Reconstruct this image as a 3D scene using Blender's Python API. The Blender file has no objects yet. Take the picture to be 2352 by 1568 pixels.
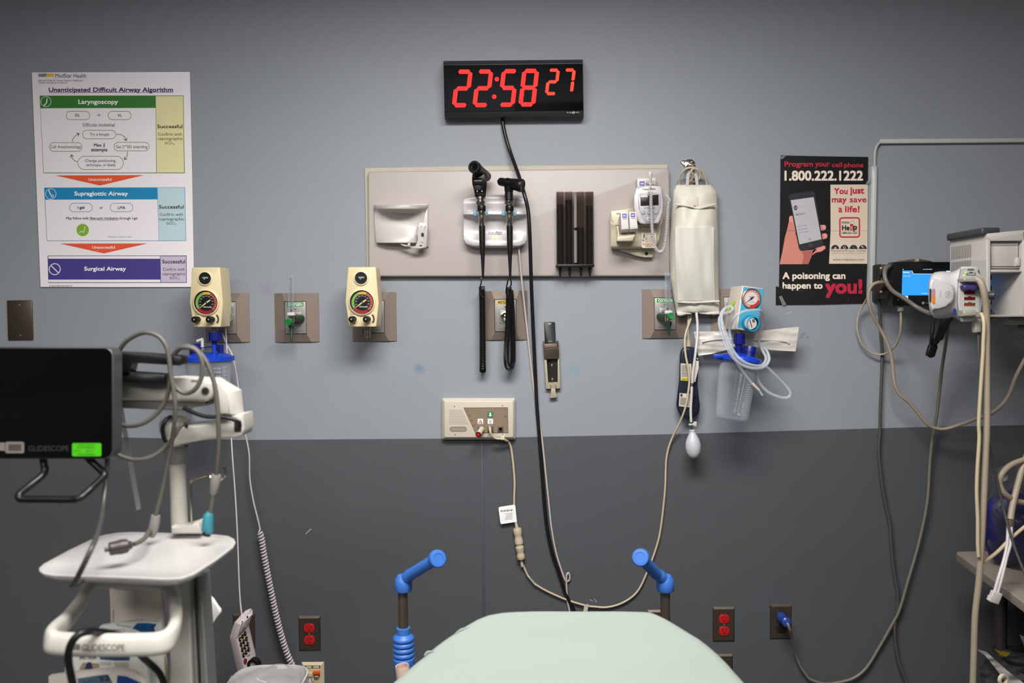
import bpy, bmesh, math, random
from mathutils import Vector, Matrix, noise
random.seed(7)
SC = bpy.context.scene
COL = SC.collection
# ------------------------------------------------------------------ camera
D, F, CZ = 2.55, 1850.0, 1.48            # camera distance from the back wall, focal length in px (2352 wide), eye height
PITCH, ROLL = math.radians(2.0), 0.010
_f = Vector((0, math.cos(PITCH), -math.sin(PITCH)))
_r0 = Vector((1, 0, 0)); _u0 = _r0.cross(_f)
_r = _r0*math.cos(ROLL) - _u0*math.sin(ROLL)
_u = _u0*math.cos(ROLL) + _r0*math.sin(ROLL)
CAM = Vector((0, -D, CZ))
cd = bpy.data.cameras.new('camera'); cam = bpy.data.objects.new('camera', cd); COL.objects.link(cam)
M = Matrix((( _r.x, _u.x, -_f.x, CAM.x), (_r.y, _u.y, -_f.y, CAM.y), (_r.z, _u.z, -_f.z, CAM.z), (0, 0, 0, 1)))
cam.matrix_world = M
cd.sensor_width = 36.0; cd.lens = 36.0*F/2352.0
cd.dof.use_dof = True; cd.dof.focus_distance = D-0.02; cd.dof.aperture_fstop = 2.6
cd.clip_start = 0.02
SC.camera = cam
# ------------------------------------------------------------------ world, exposure, light
SC.view_settings.view_transform = 'Standard'; SC.view_settings.look = 'None'
SC.view_settings.gamma = 1.0; SC.view_settings.use_curve_mapping = False
SC.view_settings.exposure = 0.0
w = bpy.data.worlds.new('world'); SC.world = w; w.use_nodes = True
w.node_tree.nodes['Background'].inputs[0].default_value = (0.5, 0.5, 0.52, 1)
w.node_tree.nodes['Background'].inputs[1].default_value = 0.02
CEIL = 2.62
def area(name, loc, sx, sy, power, color=(1, 0.975, 0.94), spread=180, rot=(0, 0, 0)):
    l = bpy.data.lights.new(name, 'AREA'); l.shape = 'RECTANGLE'; l.size = sx; l.size_y = sy
    l.energy = power; l.color = color; l.spread = math.radians(spread)
    o = bpy.data.objects.new(name, l); COL.objects.link(o); o.location = loc; o.rotation_euler = rot
    return o
LIGHTS = [(0.05, -1.6, 1.18, 0.58, 88, 179), (-0.1, -3.9, 1.18, 0.58, 40, 179), (-1.35, -2.9, 1.18, 0.58, 34, 179)]   # x, y, size x, size y, watts, spread; third: added cart fill
for i, (x, y, sx, sy, p, sp) in enumerate(LIGHTS):
    area('troffer_light', (x, y, CEIL-0.03), sx, sy, p, spread=sp)

# ------------------------------------------------------------------ pixel helpers (2352 x 1568 frame)
def ray(px, py): return _f + _r*((px-1176)/F) - _u*((py-784)/F)
def W(px, py, d=0.0):                     # point on the vertical plane d metres in front of the back wall
    v = ray(px, py); return CAM + v*((D-d)/v.y)
def H(px, py, z):                         # point on the horizontal plane at height z
    v = ray(px, py); return CAM + v*((z-CZ)/v.z)
def mpp(d=0.0): return (D-d)/F            # metres per pixel at that distance
def plane(p0, n):                         # a surface through p0 with normal n (towards the room)
    n = n.normalized()
    def m(px, py, off=0.0):
        v = ray(px, py); t = (p0-CAM).dot(n)/v.dot(n)
        return CAM + v*t + n*off
    return m
def vplane(d): return plane(Vector((0, -d, 0)), Vector((0, -1, 0)))
def crop(ox, oy, k):
    f = lambda X, Y: (ox+X/k, oy+Y/k)
    f.k = k; return f
cA = crop(50, 150, 2.9595); cB = crop(400, 580, 4.3556); cC = crop(980, 110, 4.9); cD = crop(820, 360, 5.226)
cE = crop(1220, 360, 3.9196); cF = crop(1460, 620, 3.4075); cP = crop(1760, 330, 4.0214); cH = crop(1940, 500, 3.1359)
cI = crop(0, 740, 3.2667); cJ = crop(60, 1180, 4.042); cK = crop(500, 1180, 4.04); cM = crop(980, 640, 3.9206)
cN = crop(980, 1000, 3.7342); cO = crop(880, 1240, 2.6727); cQ = crop(1960, 960, 2.579); c1 = crop(0, 0, 1.0)
cT = crop(1390, 360, 6.0294); cX = crop(520, 1380, 8.34); cY = crop(1640, 1370, 7.918); cZ = crop(60, 1330, 4.9); cU = crop(2040, 570, 6.032)
cV = crop(420, 600, 4.125)
def P3(c, X, Y, d): px, py = c(X, Y); return W(px, py, d)
def PL(c, L, d=0.0):                      # list of (X,Y) or (X,Y,d) in a crop -> world points
    return [P3(c, q[0], q[1], q[2] if len(q) > 2 else d) for q in L]
def cm(c, n, d=0.0): return n/c.k*mpp(d)   # crop pixels -> metres

# ------------------------------------------------------------------ materials
def lin(v):
    v = v/255.0
    return v/12.92 if v <= 0.04045 else ((v+0.055)/1.055)**2.4
AK = 0.84
MATS = {}
def mat(name, rgb, rough=0.5, metal=0.0, alpha=1.0, emit=0.0, var=0.05, scale=30.0, bump=0.0, bscale=200.0, k=None, coat=0.0, trans=0.0, spec=0.5, sss=0.0):
    if name in MATS: return MATS[name]
    m = bpy.data.materials.new(name); m.use_nodes = True; MATS[name] = m
    nt = m.node_tree; b = nt.nodes['Principled BSDF']
    kk = AK if k is None else k
    c = [min(0.92, lin(x)*kk) for x in rgb] if not emit else [lin(x) for x in rgb]
    tc = nt.nodes.new('ShaderNodeTexCoord'); nz = nt.nodes.new('ShaderNodeTexNoise')
    nz.inputs['Scale'].default_value = scale; nz.inputs['Detail'].default_value = 4
    nt.links.new(tc.outputs['Object'], nz.inputs['Vector'])
    mx = nt.nodes.new('ShaderNodeMix'); mx.data_type = 'RGBA'
    mx.inputs[6].default_value = (*[x*(1-var) for x in c], 1); mx.inputs[7].default_value = (*[min(1, x*(1+var)) for x in c], 1)
    nt.links.new(nz.outputs['Fac'], mx.inputs[0]); nt.links.new(mx.outputs[2], b.inputs['Base Color'])
    b.inputs['Roughness'].default_value = rough; b.inputs['Metallic'].default_value = metal
    b.inputs['Alpha'].default_value = alpha; b.inputs['Coat Weight'].default_value = coat
    b.inputs['Transmission Weight'].default_value = trans; b.inputs['Specular IOR Level'].default_value = spec
    if sss:
        b.inputs['Subsurface Weight'].default_value = sss; b.inputs['Subsurface Scale'].default_value = 0.01
    if emit:
        nt.links.new(mx.outputs[2], b.inputs['Emission Color']); b.inputs['Emission Strength'].default_value = emit
        b.inputs['Specular IOR Level'].default_value = 0.2
    if bump:
        n2 = nt.nodes.new('ShaderNodeTexNoise'); n2.inputs['Scale'].default_value = bscale
        bp = nt.nodes.new('ShaderNodeBump'); bp.inputs['Strength'].default_value = bump; bp.inputs['Distance'].default_value = 0.002
        nt.links.new(tc.outputs['Object'], n2.inputs['Vector']); nt.links.new(n2.outputs['Fac'], bp.inputs['Height'])
        nt.links.new(bp.outputs['Normal'], b.inputs['Normal'])
    return m

def clearmat(name, tint, edge=0.55, base=0.04, rough=0.08, col=(230, 235, 240), bump=0.0, bscale=60):
    """clear or smoked plastic: light passes straight through, the rim turns glossy and slightly milky"""
    if name in MATS: return MATS[name]
    m = bpy.data.materials.new(name); m.use_nodes = True; MATS[name] = m; nt = m.node_tree
    p = nt.nodes['Principled BSDF']; out = nt.nodes['Material Output']
    tr = nt.nodes.new('ShaderNodeBsdfTransparent'); mx = nt.nodes.new('ShaderNodeMixShader'); lw = nt.nodes.new('ShaderNodeLayerWeight')
    tc = nt.nodes.new('ShaderNodeTexCoord'); nz = nt.nodes.new('ShaderNodeTexNoise'); nz.inputs['Scale'].default_value = bscale
    nt.links.new(tc.outputs['Object'], nz.inputs['Vector'])
    tr.inputs[0].default_value = (*[lin(x) for x in tint], 1); p.inputs['Base Color'].default_value = (*[lin(x) for x in col], 1)
    p.inputs['Roughness'].default_value = rough; lw.inputs['Blend'].default_value = 0.25
    ma = nt.nodes.new('ShaderNodeMath'); ma.operation = 'MULTIPLY_ADD'; ma.inputs[1].default_value = edge; ma.inputs[2].default_value = base
    nt.links.new(lw.outputs['Facing'], ma.inputs[0]); nt.links.new(ma.outputs[0], mx.inputs[0])
    if bump:
        bp = nt.nodes.new('ShaderNodeBump'); bp.inputs['Strength'].default_value = bump; bp.inputs['Distance'].default_value = 0.003
        nt.links.new(nz.outputs['Fac'], bp.inputs['Height']); nt.links.new(bp.outputs['Normal'], p.inputs['Normal']); nt.links.new(bp.outputs['Normal'], lw.inputs['Normal'])
    nt.links.new(tr.outputs[0], mx.inputs[1]); nt.links.new(p.outputs[0], mx.inputs[2]); nt.links.new(mx.outputs[0], out.inputs['Surface'])
    return m

# ------------------------------------------------------------------ mesh builder
def catmull(pts, n=6, closed=False):
    P = [Vector(p) for p in pts]
    if len(P) < 3: return P
    out = []; N = len(P)
    for i in range(N if closed else N-1):
        if closed: a, b, c, d = P[i-1], P[i], P[(i+1) % N], P[(i+2) % N]
        else: a, b, c, d = P[max(i-1, 0)], P[i], P[i+1], P[min(i+2, N-1)]
        for j in range(n):
            t = j/n
            out.append(0.5*((2*b)+(c-a)*t+(2*a-5*b+4*c-d)*t*t+(3*b-a-3*c+d)*t**3))
    if not closed: out.append(P[-1])
    return out
def frames(pts, closed=False):
    n = len(pts); T = []
    for i in range(n):
        if closed: t = pts[(i+1) % n]-pts[i-1]
        else: t = pts[min(i+1, n-1)]-pts[max(i-1, 0)]
        T.append(t.normalized() if t.length > 1e-9 else Vector((0, 0, 1)))
    a = Vector((0, 0, 1)) if abs(T[0].z) < 0.9 else Vector((1, 0, 0))
    N = [(a-T[0]*a.dot(T[0])).normalized()]
    for i in range(1, n):
        v = N[-1]-T[i]*N[-1].dot(T[i]); N.append(v.normalized() if v.length > 1e-6 else N[-1])
    return T, N
ORG = {}
TXT = {}
def glyphs(s, bold):
    key = (s, bold)
    if key in TXT: return TXT[key]
    cu = bpy.data.curves.new('t', 'FONT'); cu.body = s; cu.offset = bold; cu.resolution_u = 3
    ob = bpy.data.objects.new('t', cu); COL.objects.link(ob)
    me = bpy.data.meshes.new_from_object(ob)
    vs = [(v.co.x, v.co.y) for v in me.vertices]; fs = [tuple(p.vertices) for p in me.polygons]
    bpy.data.objects.remove(ob); bpy.data.curves.remove(cu); bpy.data.meshes.remove(me)
    x0 = min(v[0] for v in vs); x1 = max(v[0] for v in vs); y0 = min(v[1] for v in vs); y1 = max(v[1] for v in vs)
    vs = [((x-x0)/(x1-x0+1e-9), (y-y0)/(y1-y0+1e-9)) for x, y in vs]
    TXT[key] = (vs, fs, (x1-x0)/(y1-y0+1e-9)); return TXT[key]
class MB:
    def __init__(self): self.bm = bmesh.new(); self.ms = []
    def mi(self, m):
        if m not in self.ms: self.ms.append(m)
        return self.ms.index(m)
    def v(self, p): return self.bm.verts.new(p)
    def face(self, vs, m):
        try: f = self.bm.faces.new(vs)
        except ValueError: return None
        f.material_index = self.mi(m); f.smooth = True; return f
    def poly(self, L, m): return self.face([self.v(p) for p in L], m)
    def grid(self, rows, m, cu=False, c0=False, c1=False):
        R = [[self.v(p) for p in r] for r in rows]; n = len(R[0])
        for i in range(len(R)-1):
            for j in range(n if cu else n-1):
                self.face([R[i][j], R[i][(j+1) % n], R[i+1][(j+1) % n], R[i+1][j]], m)
        if c0: self.face(R[0], m)
        if c1: self.face(R[-1], m)
        return R
    def loft(self, A, B, m, capA=True, capB=True, bev=0.0, seg=2, mf=None):
        a = [self.v(p) for p in A]; b = [self.v(p) for p in B]; n = len(a)
        fs = [self.face([a[i], a[(i+1) % n], b[(i+1) % n], b[i]], m) for i in range(n)]
        if capA: self.face(a, mf or m)
        if capB: self.face(b, m)
        if bev > 0:
            es = set()
            for i in range(n):
                e = self.bm.edges.get((a[i], a[(i+1) % n]))
                if e: es.add(e)
            bmesh.ops.bevel(self.bm, geom=list(es), offset=bev, segments=seg, profile=0.5, affect='EDGES', clamp_overlap=True)
    def slab(self, pts, vec, m, bev=0.0, seg=2, mf=None):      # front outline extruded along vec
        vec = Vector(vec); self.loft(pts, [Vector(p)+vec for p in pts], m, bev=bev, seg=seg, mf=mf)
    def box(self, c, s, m, bev=0.0, R=None, seg=2):
        c = Vector(c); vs = []
        for x in (-.5, .5):
            for y in (-.5, .5):
                for z in (-.5, .5):
                    q = Vector((x*s[0], y*s[1], z*s[2]))
                    if R: q = R @ q
                    vs.append(self.v(c+q))
        fs = [self.face([vs[i] for i in t], m) for t in ((0, 1, 3, 2), (4, 6, 7, 5), (0, 4, 5, 1), (2, 3, 7, 6), (0, 2, 6, 4), (1, 5, 7, 3))]
        if bev > 0:
            es = set(e for f in fs for e in f.edges)
            bmesh.ops.bevel(self.bm, geom=list(es), offset=bev, segments=seg, profile=0.5, affect='EDGES', clamp_overlap=True)
    def tube(self, pts, r, m, seg=8, n=6, closed=False, smooth=True, flat=1.0, caps=True):
        P = catmull(pts, n, closed) if smooth else [Vector(p) for p in pts]
        T, N = frames(P, closed); rows = []
        if isinstance(r, (list, tuple)):
            k = len(r)-1; rr = []
            for i in range(len(P)):
                t = i/(len(P)-1)*k; a = min(int(t), k-1) if k else 0
                rr.append(r[a]+(r[min(a+1, k)]-r[a])*(t-a))
        else: rr = [r]*len(P)
        for i, p in enumerate(P):
            B = T[i].cross(N[i])
            rows.append([p+(N[i]*math.cos(2*math.pi*j/seg)+B*math.sin(2*math.pi*j/seg)*flat)*rr[i] for j in range(seg)])
        if closed: rows.append(rows[0])
        self.grid(rows, m, cu=True, c0=caps and not closed, c1=caps and not closed)
    def cyl(self, a, b, r, m, r2=None, seg=20, bev=0):
        self.tube([a, b], [r, r if r2 is None else r2], m, seg=seg, smooth=False)
    def coil(self, pts, R, r, turns, m, seg=5, per=12, n=8):
        P = catmull(pts, n); L = [0]
        for i in range(1, len(P)): L.append(L[-1]+(P[i]-P[i-1]).length)
        T, N = frames(P); out = []; tot = int(turns*per); k = 0
        for i in range(tot+1):
            s = L[-1]*i/tot
            while k < len(P)-2 and L[k+1] < s: k += 1
            u = (s-L[k])/max(L[k+1]-L[k], 1e-9)
            p = P[k].lerp(P[k+1], u); t = T[k].lerp(T[k+1], u).normalized(); nn = N[k].lerp(N[k+1], u)
            nn = (nn-t*nn.dot(t)).normalized(); bb = t.cross(nn); a = 2*math.pi*i/per
            out.append(p+(nn*math.cos(a)+bb*math.sin(a))*R)
        self.tube(out, r, m, seg=seg, smooth=False)
    def lathe(self, prof, o, ax, m, seg=28, ref=None, mats=None):
        o = Vector(o); ax = Vector(ax).normalized()
        a = ref or (Vector((1, 0, 0)) if abs(ax.x) < 0.9 else Vector((0, 0, 1)))
        u = (a-ax*a.dot(ax)).normalized(); v = ax.cross(u); rows = []
        for r, h in prof:
            r = max(r, 1e-5)
            rows.append([o+ax*h+(u*math.cos(2*math.pi*j/seg)+v*math.sin(2*math.pi*j/seg))*r for j in range(seg)])
        if mats:
            for i in range(len(rows)-1): self.grid(rows[i:i+2], mats[min(i, len(mats)-1)], cu=True)
        else: self.grid(rows, m, cu=True)
    def ball(self, c, rad, m, R=None, seg=20, rings=12):
        c = Vector(c); rows = []
        for i in range(rings+1):
            t = math.pi*i/rings; row = []
            for j in range(seg):
                q = Vector((rad[0]*math.sin(t)*math.cos(2*math.pi*j/seg), rad[1]*math.sin(t)*math.sin(2*math.pi*j/seg), rad[2]*math.cos(t)))
                if i in (0, rings): q += Vector((math.cos(2*math.pi*j/seg), math.sin(2*math.pi*j/seg), 0))*1e-5
                row.append(c+(R @ q if R else q))
            rows.append(row)
        self.grid(rows, m, cu=True)
    def build(self, name, parent=None, label=None, cat=None, group=None, kind=None, sharp=46, recalc=True):
        bm = self.bm
        bmesh.ops.remove_doubles(bm, verts=bm.verts, dist=2e-6)
        if recalc: bmesh.ops.recalc_face_normals(bm, faces=bm.faces)
        if parent: o0 = ORG[parent.name]
        elif kind == 'structure': o0 = Vector((0, 0, 0))
        else:
            xs = [v.co for v in bm.verts]
            o0 = Vector((sum(p.x for p in xs)/len(xs), sum(p.y for p in xs)/len(xs), min(p.z for p in xs)))
        for v in bm.verts: v.co -= o0
        me = bpy.data.meshes.new(name); bm.to_mesh(me); bm.free()
        for m in self.ms: me.materials.append(m)
        try: me.set_sharp_from_angle(angle=math.radians(sharp))
        except Exception: pass
        ob = bpy.data.objects.new(name, me); COL.objects.link(ob)
        if parent: ob.parent = parent
        else: ob.location = o0
        ORG[ob.name] = o0
        tagit(ob, label, cat, group, kind); return ob
def tagit(o, label=None, cat=None, group=None, kind=None):
    if label: o['label'] = label
    if cat: o['category'] = cat
    if group: o['group'] = group
    if kind: o['kind'] = kind
def thing(name, label, cat, loc, group=None):
    o = bpy.data.objects.new(name, None); COL.objects.link(o); o.empty_display_size = 0.05
    o.location = loc; ORG[o.name] = Vector(loc); tagit(o, label, cat, group); return o
def copy_tree(o, delta=None, parent=None):
    c = o.copy(); COL.objects.link(c); ORG[c.name] = ORG[o.name]
    if parent: c.parent = parent
    elif delta is not None:
        c.location = Vector(o.location)+Vector(delta); ORG[c.name] = ORG[o.name]+Vector(delta)
    for ch in list(o.children): copy_tree(ch, None, c)
    return c
# flat graphics traced on a plane
class G:
    def __init__(s, mb, c, pf, step=0.0004): s.mb, s.c, s.pf, s.st = mb, c, pf, step
    def p(s, X, Y, l=0): px, py = s.c(X, Y); return s.pf(px, py, l*s.st)
    def poly(s, L, m, l=1): s.mb.poly([s.p(x, y, l) for x, y in L], m)
    def rect(s, x0, y0, x1, y1, m, l=1): s.poly([(x0, y0), (x1, y0), (x1, y1), (x0, y1)], m, l)
    def rrpts(s, x0, y0, x1, y1, r, n=6):
        L = []
        for cx, cy, a in ((x1-r, y0+r, -90), (x1-r, y1-r, 0), (x0+r, y1-r, 90), (x0+r, y0+r, 180)):
            for i in range(n+1):
                t = math.radians(a+90*i/n); L.append((cx+r*math.cos(t), cy+r*math.sin(t)))
        return L
    def rr(s, x0, y0, x1, y1, r, m, l=1): s.poly(s.rrpts(x0, y0, x1, y1, r), m, l)
    def band(s, A, B, m, l=1):
        n = len(A); a = [s.mb.v(s.p(x, y, l)) for x, y in A]; b = [s.mb.v(s.p(x, y, l)) for x, y in B]
        for i in range(n): s.mb.face([a[i], a[(i+1) % n], b[(i+1) % n], b[i]], m)
    def rrline(s, x0, y0, x1, y1, r, w, m, l=1): s.band(s.rrpts(x0, y0, x1, y1, r), s.rrpts(x0+w, y0+w, x1-w, y1-w, max(r-w, .5)), m, l)
    def circ(s, cx, cy, r, ry=None, n=24): return [(cx+r*math.cos(2*math.pi*i/n), cy+(ry or r)*math.sin(2*math.pi*i/n)) for i in range(n)]
    def disc(s, cx, cy, r, m, l=1, ry=None, n=24): s.poly(s.circ(cx, cy, r, ry, n), m, l)
    def ring(s, cx, cy, r, w, m, l=1, n=24): s.band(s.circ(cx, cy, r, n=n), s.circ(cx, cy, r-w, n=n), m, l)
    def arc(s, cx, cy, r0, r1, a0, a1, m, l=1, n=16):          # degrees, clockwise from 12 o'clock
        A = [(cx+r0*math.sin(math.radians(a0+(a1-a0)*i/n)), cy-r0*math.cos(math.radians(a0+(a1-a0)*i/n))) for i in range(n+1)]
        B = [(cx+r1*math.sin(math.radians(a0+(a1-a0)*i/n)), cy-r1*math.cos(math.radians(a0+(a1-a0)*i/n))) for i in range(n+1)]
        a = [s.mb.v(s.p(x, y, l)) for x, y in A]; b = [s.mb.v(s.p(x, y, l)) for x, y in B]
        for i in range(n): s.mb.face([a[i], a[i+1], b[i+1], b[i]], m)
    def line(s, L, w, m, l=1):
        for (x0, y0), (x1, y1) in zip(L[:-1], L[1:]):
            dx, dy = x1-x0, y1-y0; q = math.hypot(dx, dy) or 1; nx, ny = -dy/q*w/2, dx/q*w/2
            s.poly([(x0+nx, y0+ny), (x1+nx, y1+ny), (x1-nx, y1-ny), (x0-nx, y0-ny)], m, l)
    def text(s, t, x0, y0, x1, y1, m, l=2, bold=0.0):
        vs, fs, a = glyphs(t, 0.0); k = min(bold*1.3*(y1-y0), .15*(y1-y0))      # bold: the strokes are thickened by four shifted copies
        for dx, dy, dl in (((-k, -k, 0), (k, -k, .06), (-k, k, .12), (k, k, .18)) if bold else ((0, 0, 0),)):
            V = [s.mb.v(s.p(x0+k+dx+u*(x1-x0-2*k), y1-k+dy-v*(y1-y0-2*k), l+dl)) for u, v in vs]
            for f in fs: s.mb.face([V[i] for i in f], m)
    def textdir(s, t, X0, Y0, X1, Y1, h, m, l=2, bold=0.0):    # along a slanted baseline
        vs, fs, a = glyphs(t, 0.0); dx, dy = X1-X0, Y1-Y0; q = math.hypot(dx, dy); nx, ny = dy/q*h, -dx/q*h; k = bold*1.3*h
        for ox, oy, dl in (((-k, -k, 0), (k, -k, .06), (-k, k, .12), (k, k, .18)) if bold else ((0, 0, 0),)):
            V = [s.mb.v(s.p(X0+ox+u*dx+v*nx, Y0+oy+u*dy+v*ny, l+dl)) for u, v in vs]
            for f in fs: s.mb.face([V[i] for i in f], m)
def shell(mb, c, rows, base, m, ncol=16, pw=2.0, wob=0.0, seed=0):
    """front skin of a wall device: rows of (Y, xl, xr, d_edge, d_mid), closed back to the base plane"""
    out = []
    for (Y, xl, xr, de, dm) in rows:
        r = [P3(c, xl, Y, base)]
        for j in range(ncol+1):
            u = -1+2*j/ncol; d = de+(dm-de)*(1-abs(u)**pw); X = xl+(xr-xl)*(j/ncol)
            if wob: d += wob*noise.noise(Vector((X*0.012+seed, Y*0.012, seed)))
            r.append(P3(c, X, Y, d))
        r.append(P3(c, xr, Y, base)); out.append(r)
    a = out[0]; b = out[-1]
    out.insert(0, [P3(c, rows[0][1]+(rows[0][2]-rows[0][1])*min(max((j-1)/ncol, 0), 1), rows[0][0], base) for j in range(ncol+3)])
    out.append([P3(c, rows[-1][1]+(rows[-1][2]-rows[-1][1])*min(max((j-1)/ncol, 0), 1), rows[-1][0], base) for j in range(ncol+3)])
    mb.grid(out, m)
    return out
V3 = Vector
# ------------------------------------------------------------------ room
m_up = mat('wall_paint_light', (152, 157, 165), 0.55, var=0.035, scale=6, bump=0.25, bscale=260)
def stains(m, spots):
    nt = m.node_tree; tc = nt.nodes['Texture Coordinate']; p = nt.nodes['Principled BSDF']; src = p.inputs['Base Color'].links[0].from_socket
    nz = nt.nodes.new('ShaderNodeTexNoise'); nz.inputs['Scale'].default_value = 45; nt.links.new(tc.outputs['Object'], nz.inputs['Vector'])
    for px, py, r, rgb, st in spots:
        d = nt.nodes.new('ShaderNodeVectorMath'); d.operation = 'DISTANCE'; d.inputs[1].default_value = W(px, py); nt.links.new(tc.outputs['Object'], d.inputs[0])
        ad = nt.nodes.new('ShaderNodeMath'); ad.operation = 'MULTIPLY_ADD'; ad.inputs[1].default_value = r*1.2; nt.links.new(nz.outputs['Fac'], ad.inputs[0]); nt.links.new(d.outputs['Value'], ad.inputs[2])
        mr = nt.nodes.new('ShaderNodeMapRange'); mr.inputs[1].default_value = r*.6; mr.inputs[2].default_value = r*1.7; mr.inputs[3].default_value = st; mr.inputs[4].default_value = 0; nt.links.new(ad.outputs[0], mr.inputs[0])
        mx = nt.nodes.new('ShaderNodeMix'); mx.data_type = 'RGBA'; mx.inputs[7].default_value = (*[lin(c) for c in rgb], 1)
        nt.links.new(mr.outputs[0], mx.inputs[0]); nt.links.new(src, mx.inputs[6]); src = mx.outputs[2]
    nt.links.new(src, p.inputs['Base Color'])
stains(m_up, [(962, 845, .022, (88, 122, 148), .75), (1318, 850, .026, (112, 150, 160), .7), (1255, 775, .03, (134, 134, 136), .5), (610, 665, .03, (128, 122, 150), .5)])
m_lo = mat('wall_paint_dark', (87, 89, 94), 0.5, var=0.05, scale=7, bump=0.25, bscale=260)
m_side = mat('wall_paint_side', (70, 69, 70), 0.6, var=0.03, scale=6)
m_ceil = mat('ceiling_tile', (205, 205, 200), 0.9, var=0.06, scale=80)
m_floor = mat('floor_vinyl', (98, 96, 96), 0.35, var=0.1, scale=50)
m_metal_w = mat('white_metal', (225, 225, 222), 0.35)
XL, XR, YF = -2.3, 2.35, -5.0
def wall(name, q, m):
    mb = MB(); mb.poly([V3(p) for p in q], m); return mb.build(name, kind='structure', recalc=False)
b = MB()                                                        # two paints meet along a hand cut line
line = [(-60, 1004), (270, 1004), (560, 1010), (1010, 1007), (1183, 1004), (1530, 997), (1850, 988), (2100, 981), (2352, 976), (2420, 975)]
LP = [W(x, y) for x, y in line]; LP[0].x = XL; LP[-1].x = XR
for a, c in zip(LP[:-1], LP[1:]):
    b.poly([V3((a.x, 0, 0)), V3((c.x, 0, 0)), c, a], m_lo); b.poly([a, c, V3((c.x, 0, CEIL)), V3((a.x, 0, CEIL))], m_up)
b.build('wall_back', kind='structure', recalc=False)
wall('floor', [(XL, 0, 0), (XL, YF, 0), (XR, YF, 0), (XR, 0, 0)], m_floor)
wall('ceiling', [(XL, 0, CEIL), (XR, 0, CEIL), (XR, YF, CEIL), (XL, YF, CEIL)], m_ceil)
for nm, x in (('wall_left', XL), ('wall_right', XR)):
    b = MB()
    for z0, z1, m in ((0, 1.09, m_lo), (1.09, CEIL, m_side)): b.poly([V3((x, 0, z0)), V3((x, YF, z0)), V3((x, YF, z1)), V3((x, 0, z1))], m)
    b.build(nm, kind='structure', recalc=False)
b = MB()
for z0, z1, m in ((0, 1.09, m_lo), (1.09, CEIL, m_up)): b.poly([V3((XL, YF, z0)), V3((XR, YF, z0)), V3((XR, YF, z1)), V3((XL, YF, z1))], m)
b.build('wall_front', kind='structure', recalc=False)
b = MB(); b.box((.62, YF+.02, 1.08), (1.15, .04, 2.16), mat('reflection_door_dark', (34, 26, 22), .5), bev=.004); d1 = b.build('reflection_door_1', kind='structure')  # added out of view to give the clock face its dark reflection
b = MB(); b.cyl(V3((.14, YF+.03, 1.0)), V3((.14, YF+.09, 1.0)), .012, m_metal_w); b.cyl(V3((.14, YF+.08, 1.0)), V3((.26, YF+.08, 1.0)), .010, m_metal_w); ORG[d1.name] = V3((0, 0, 0)); b.build('reflection_door_handle', d1)
b = MB(); b.box((0, -0.006, 0.05), (XR-XL, 0.012, 0.1), mat('baseboard_vinyl', (50, 50, 54), 0.5), bev=0.003); b.build('baseboard_back', kind='structure')
# the painted-over joint in the lower wall below the call panel
b = MB(); m_seam = mat('seam_paint', (82, 89, 96), 0.5)
b.slab(PL(c1, [(1104, 1012), (1109, 1012), (1115, 1500), (1110, 1500)], 0.0025), (0, 0.0025, 0), m_seam, bev=0.0012)
b.build('trim_1', kind='structure')
# ceiling lights (above the frame); the third is added to fill the cart packages
m_dif = mat('troffer_diffuser', (255, 250, 240), emit=0.9, var=0.0)
LIGHTT = [(0.05, -1.6), (-0.1, -3.9), (-1.35, -2.9)]
for i, (x, y) in enumerate(LIGHTT):
    t = thing('ceiling_light', ['recessed ceiling light directly over the stretcher', 'recessed ceiling light farthest back in the room', 'added ceiling light by the left wall, filling the shaded cart packages'][i], 'ceiling light', (x, y, CEIL), 'ceiling lights')
    b = MB(); b.box((x, y, CEIL-0.008), (1.26, 0.66, 0.016), m_metal_w); b.build('frame', t)
    b = MB(); b.box((x, y, CEIL-0.018), (1.18, 0.58, 0.008), m_dif); b.build('diffuser', t)
# marks on the wall: scuffs and stains with a shape of their own are in the paint, a few bits of old tape stand proud
m_scuff = mat('scuff_mark', (135, 165, 182), 0.6); m_pale = mat('pale_scratch', (175, 180, 182), 0.6)
m_lint = mat('chipped_paint', (142, 147, 155), 0.7)
def marks(name, label, L, m, cat='mark'):
    b = MB(); g = G(b, c1, vplane(0.0005))
    for k, (pts, wd) in enumerate(L): g.line(pts, wd, m, 1+k*.3)
    return b.build(name, label=label, cat=cat)
marks('paint_chip', 'small white chip of old tape on the wall below the black poster', [([(1806, 722), (1818, 716)], 4)], m_pale, 'paint chip')
marks('wall_dent', 'scratched dent in the wall right of the white pouch', [([(1838, 768), (1850, 766)], 4), ([(1846, 762), (1842, 776)], 3), ([(1852, 774), (1857, 770)], 2), ([(1836, 776), (1842, 770)], 2)], m_lint, 'dent')
marks('paint_scratch', 'short pale scratch on the dark wall above the left red outlets', [([(702, 1226), (709, 1219), (715, 1214)], 2)], m_pale, 'scratch')
marks('paint_scratch', 'two pale scratches on the dark wall above the right end of the beige cord', [([(1354, 1376), (1362, 1380)], 1.5), ([(1365, 1374), (1370, 1383)], 1.5)], m_pale, 'scratch')

AK = 1.3
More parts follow.
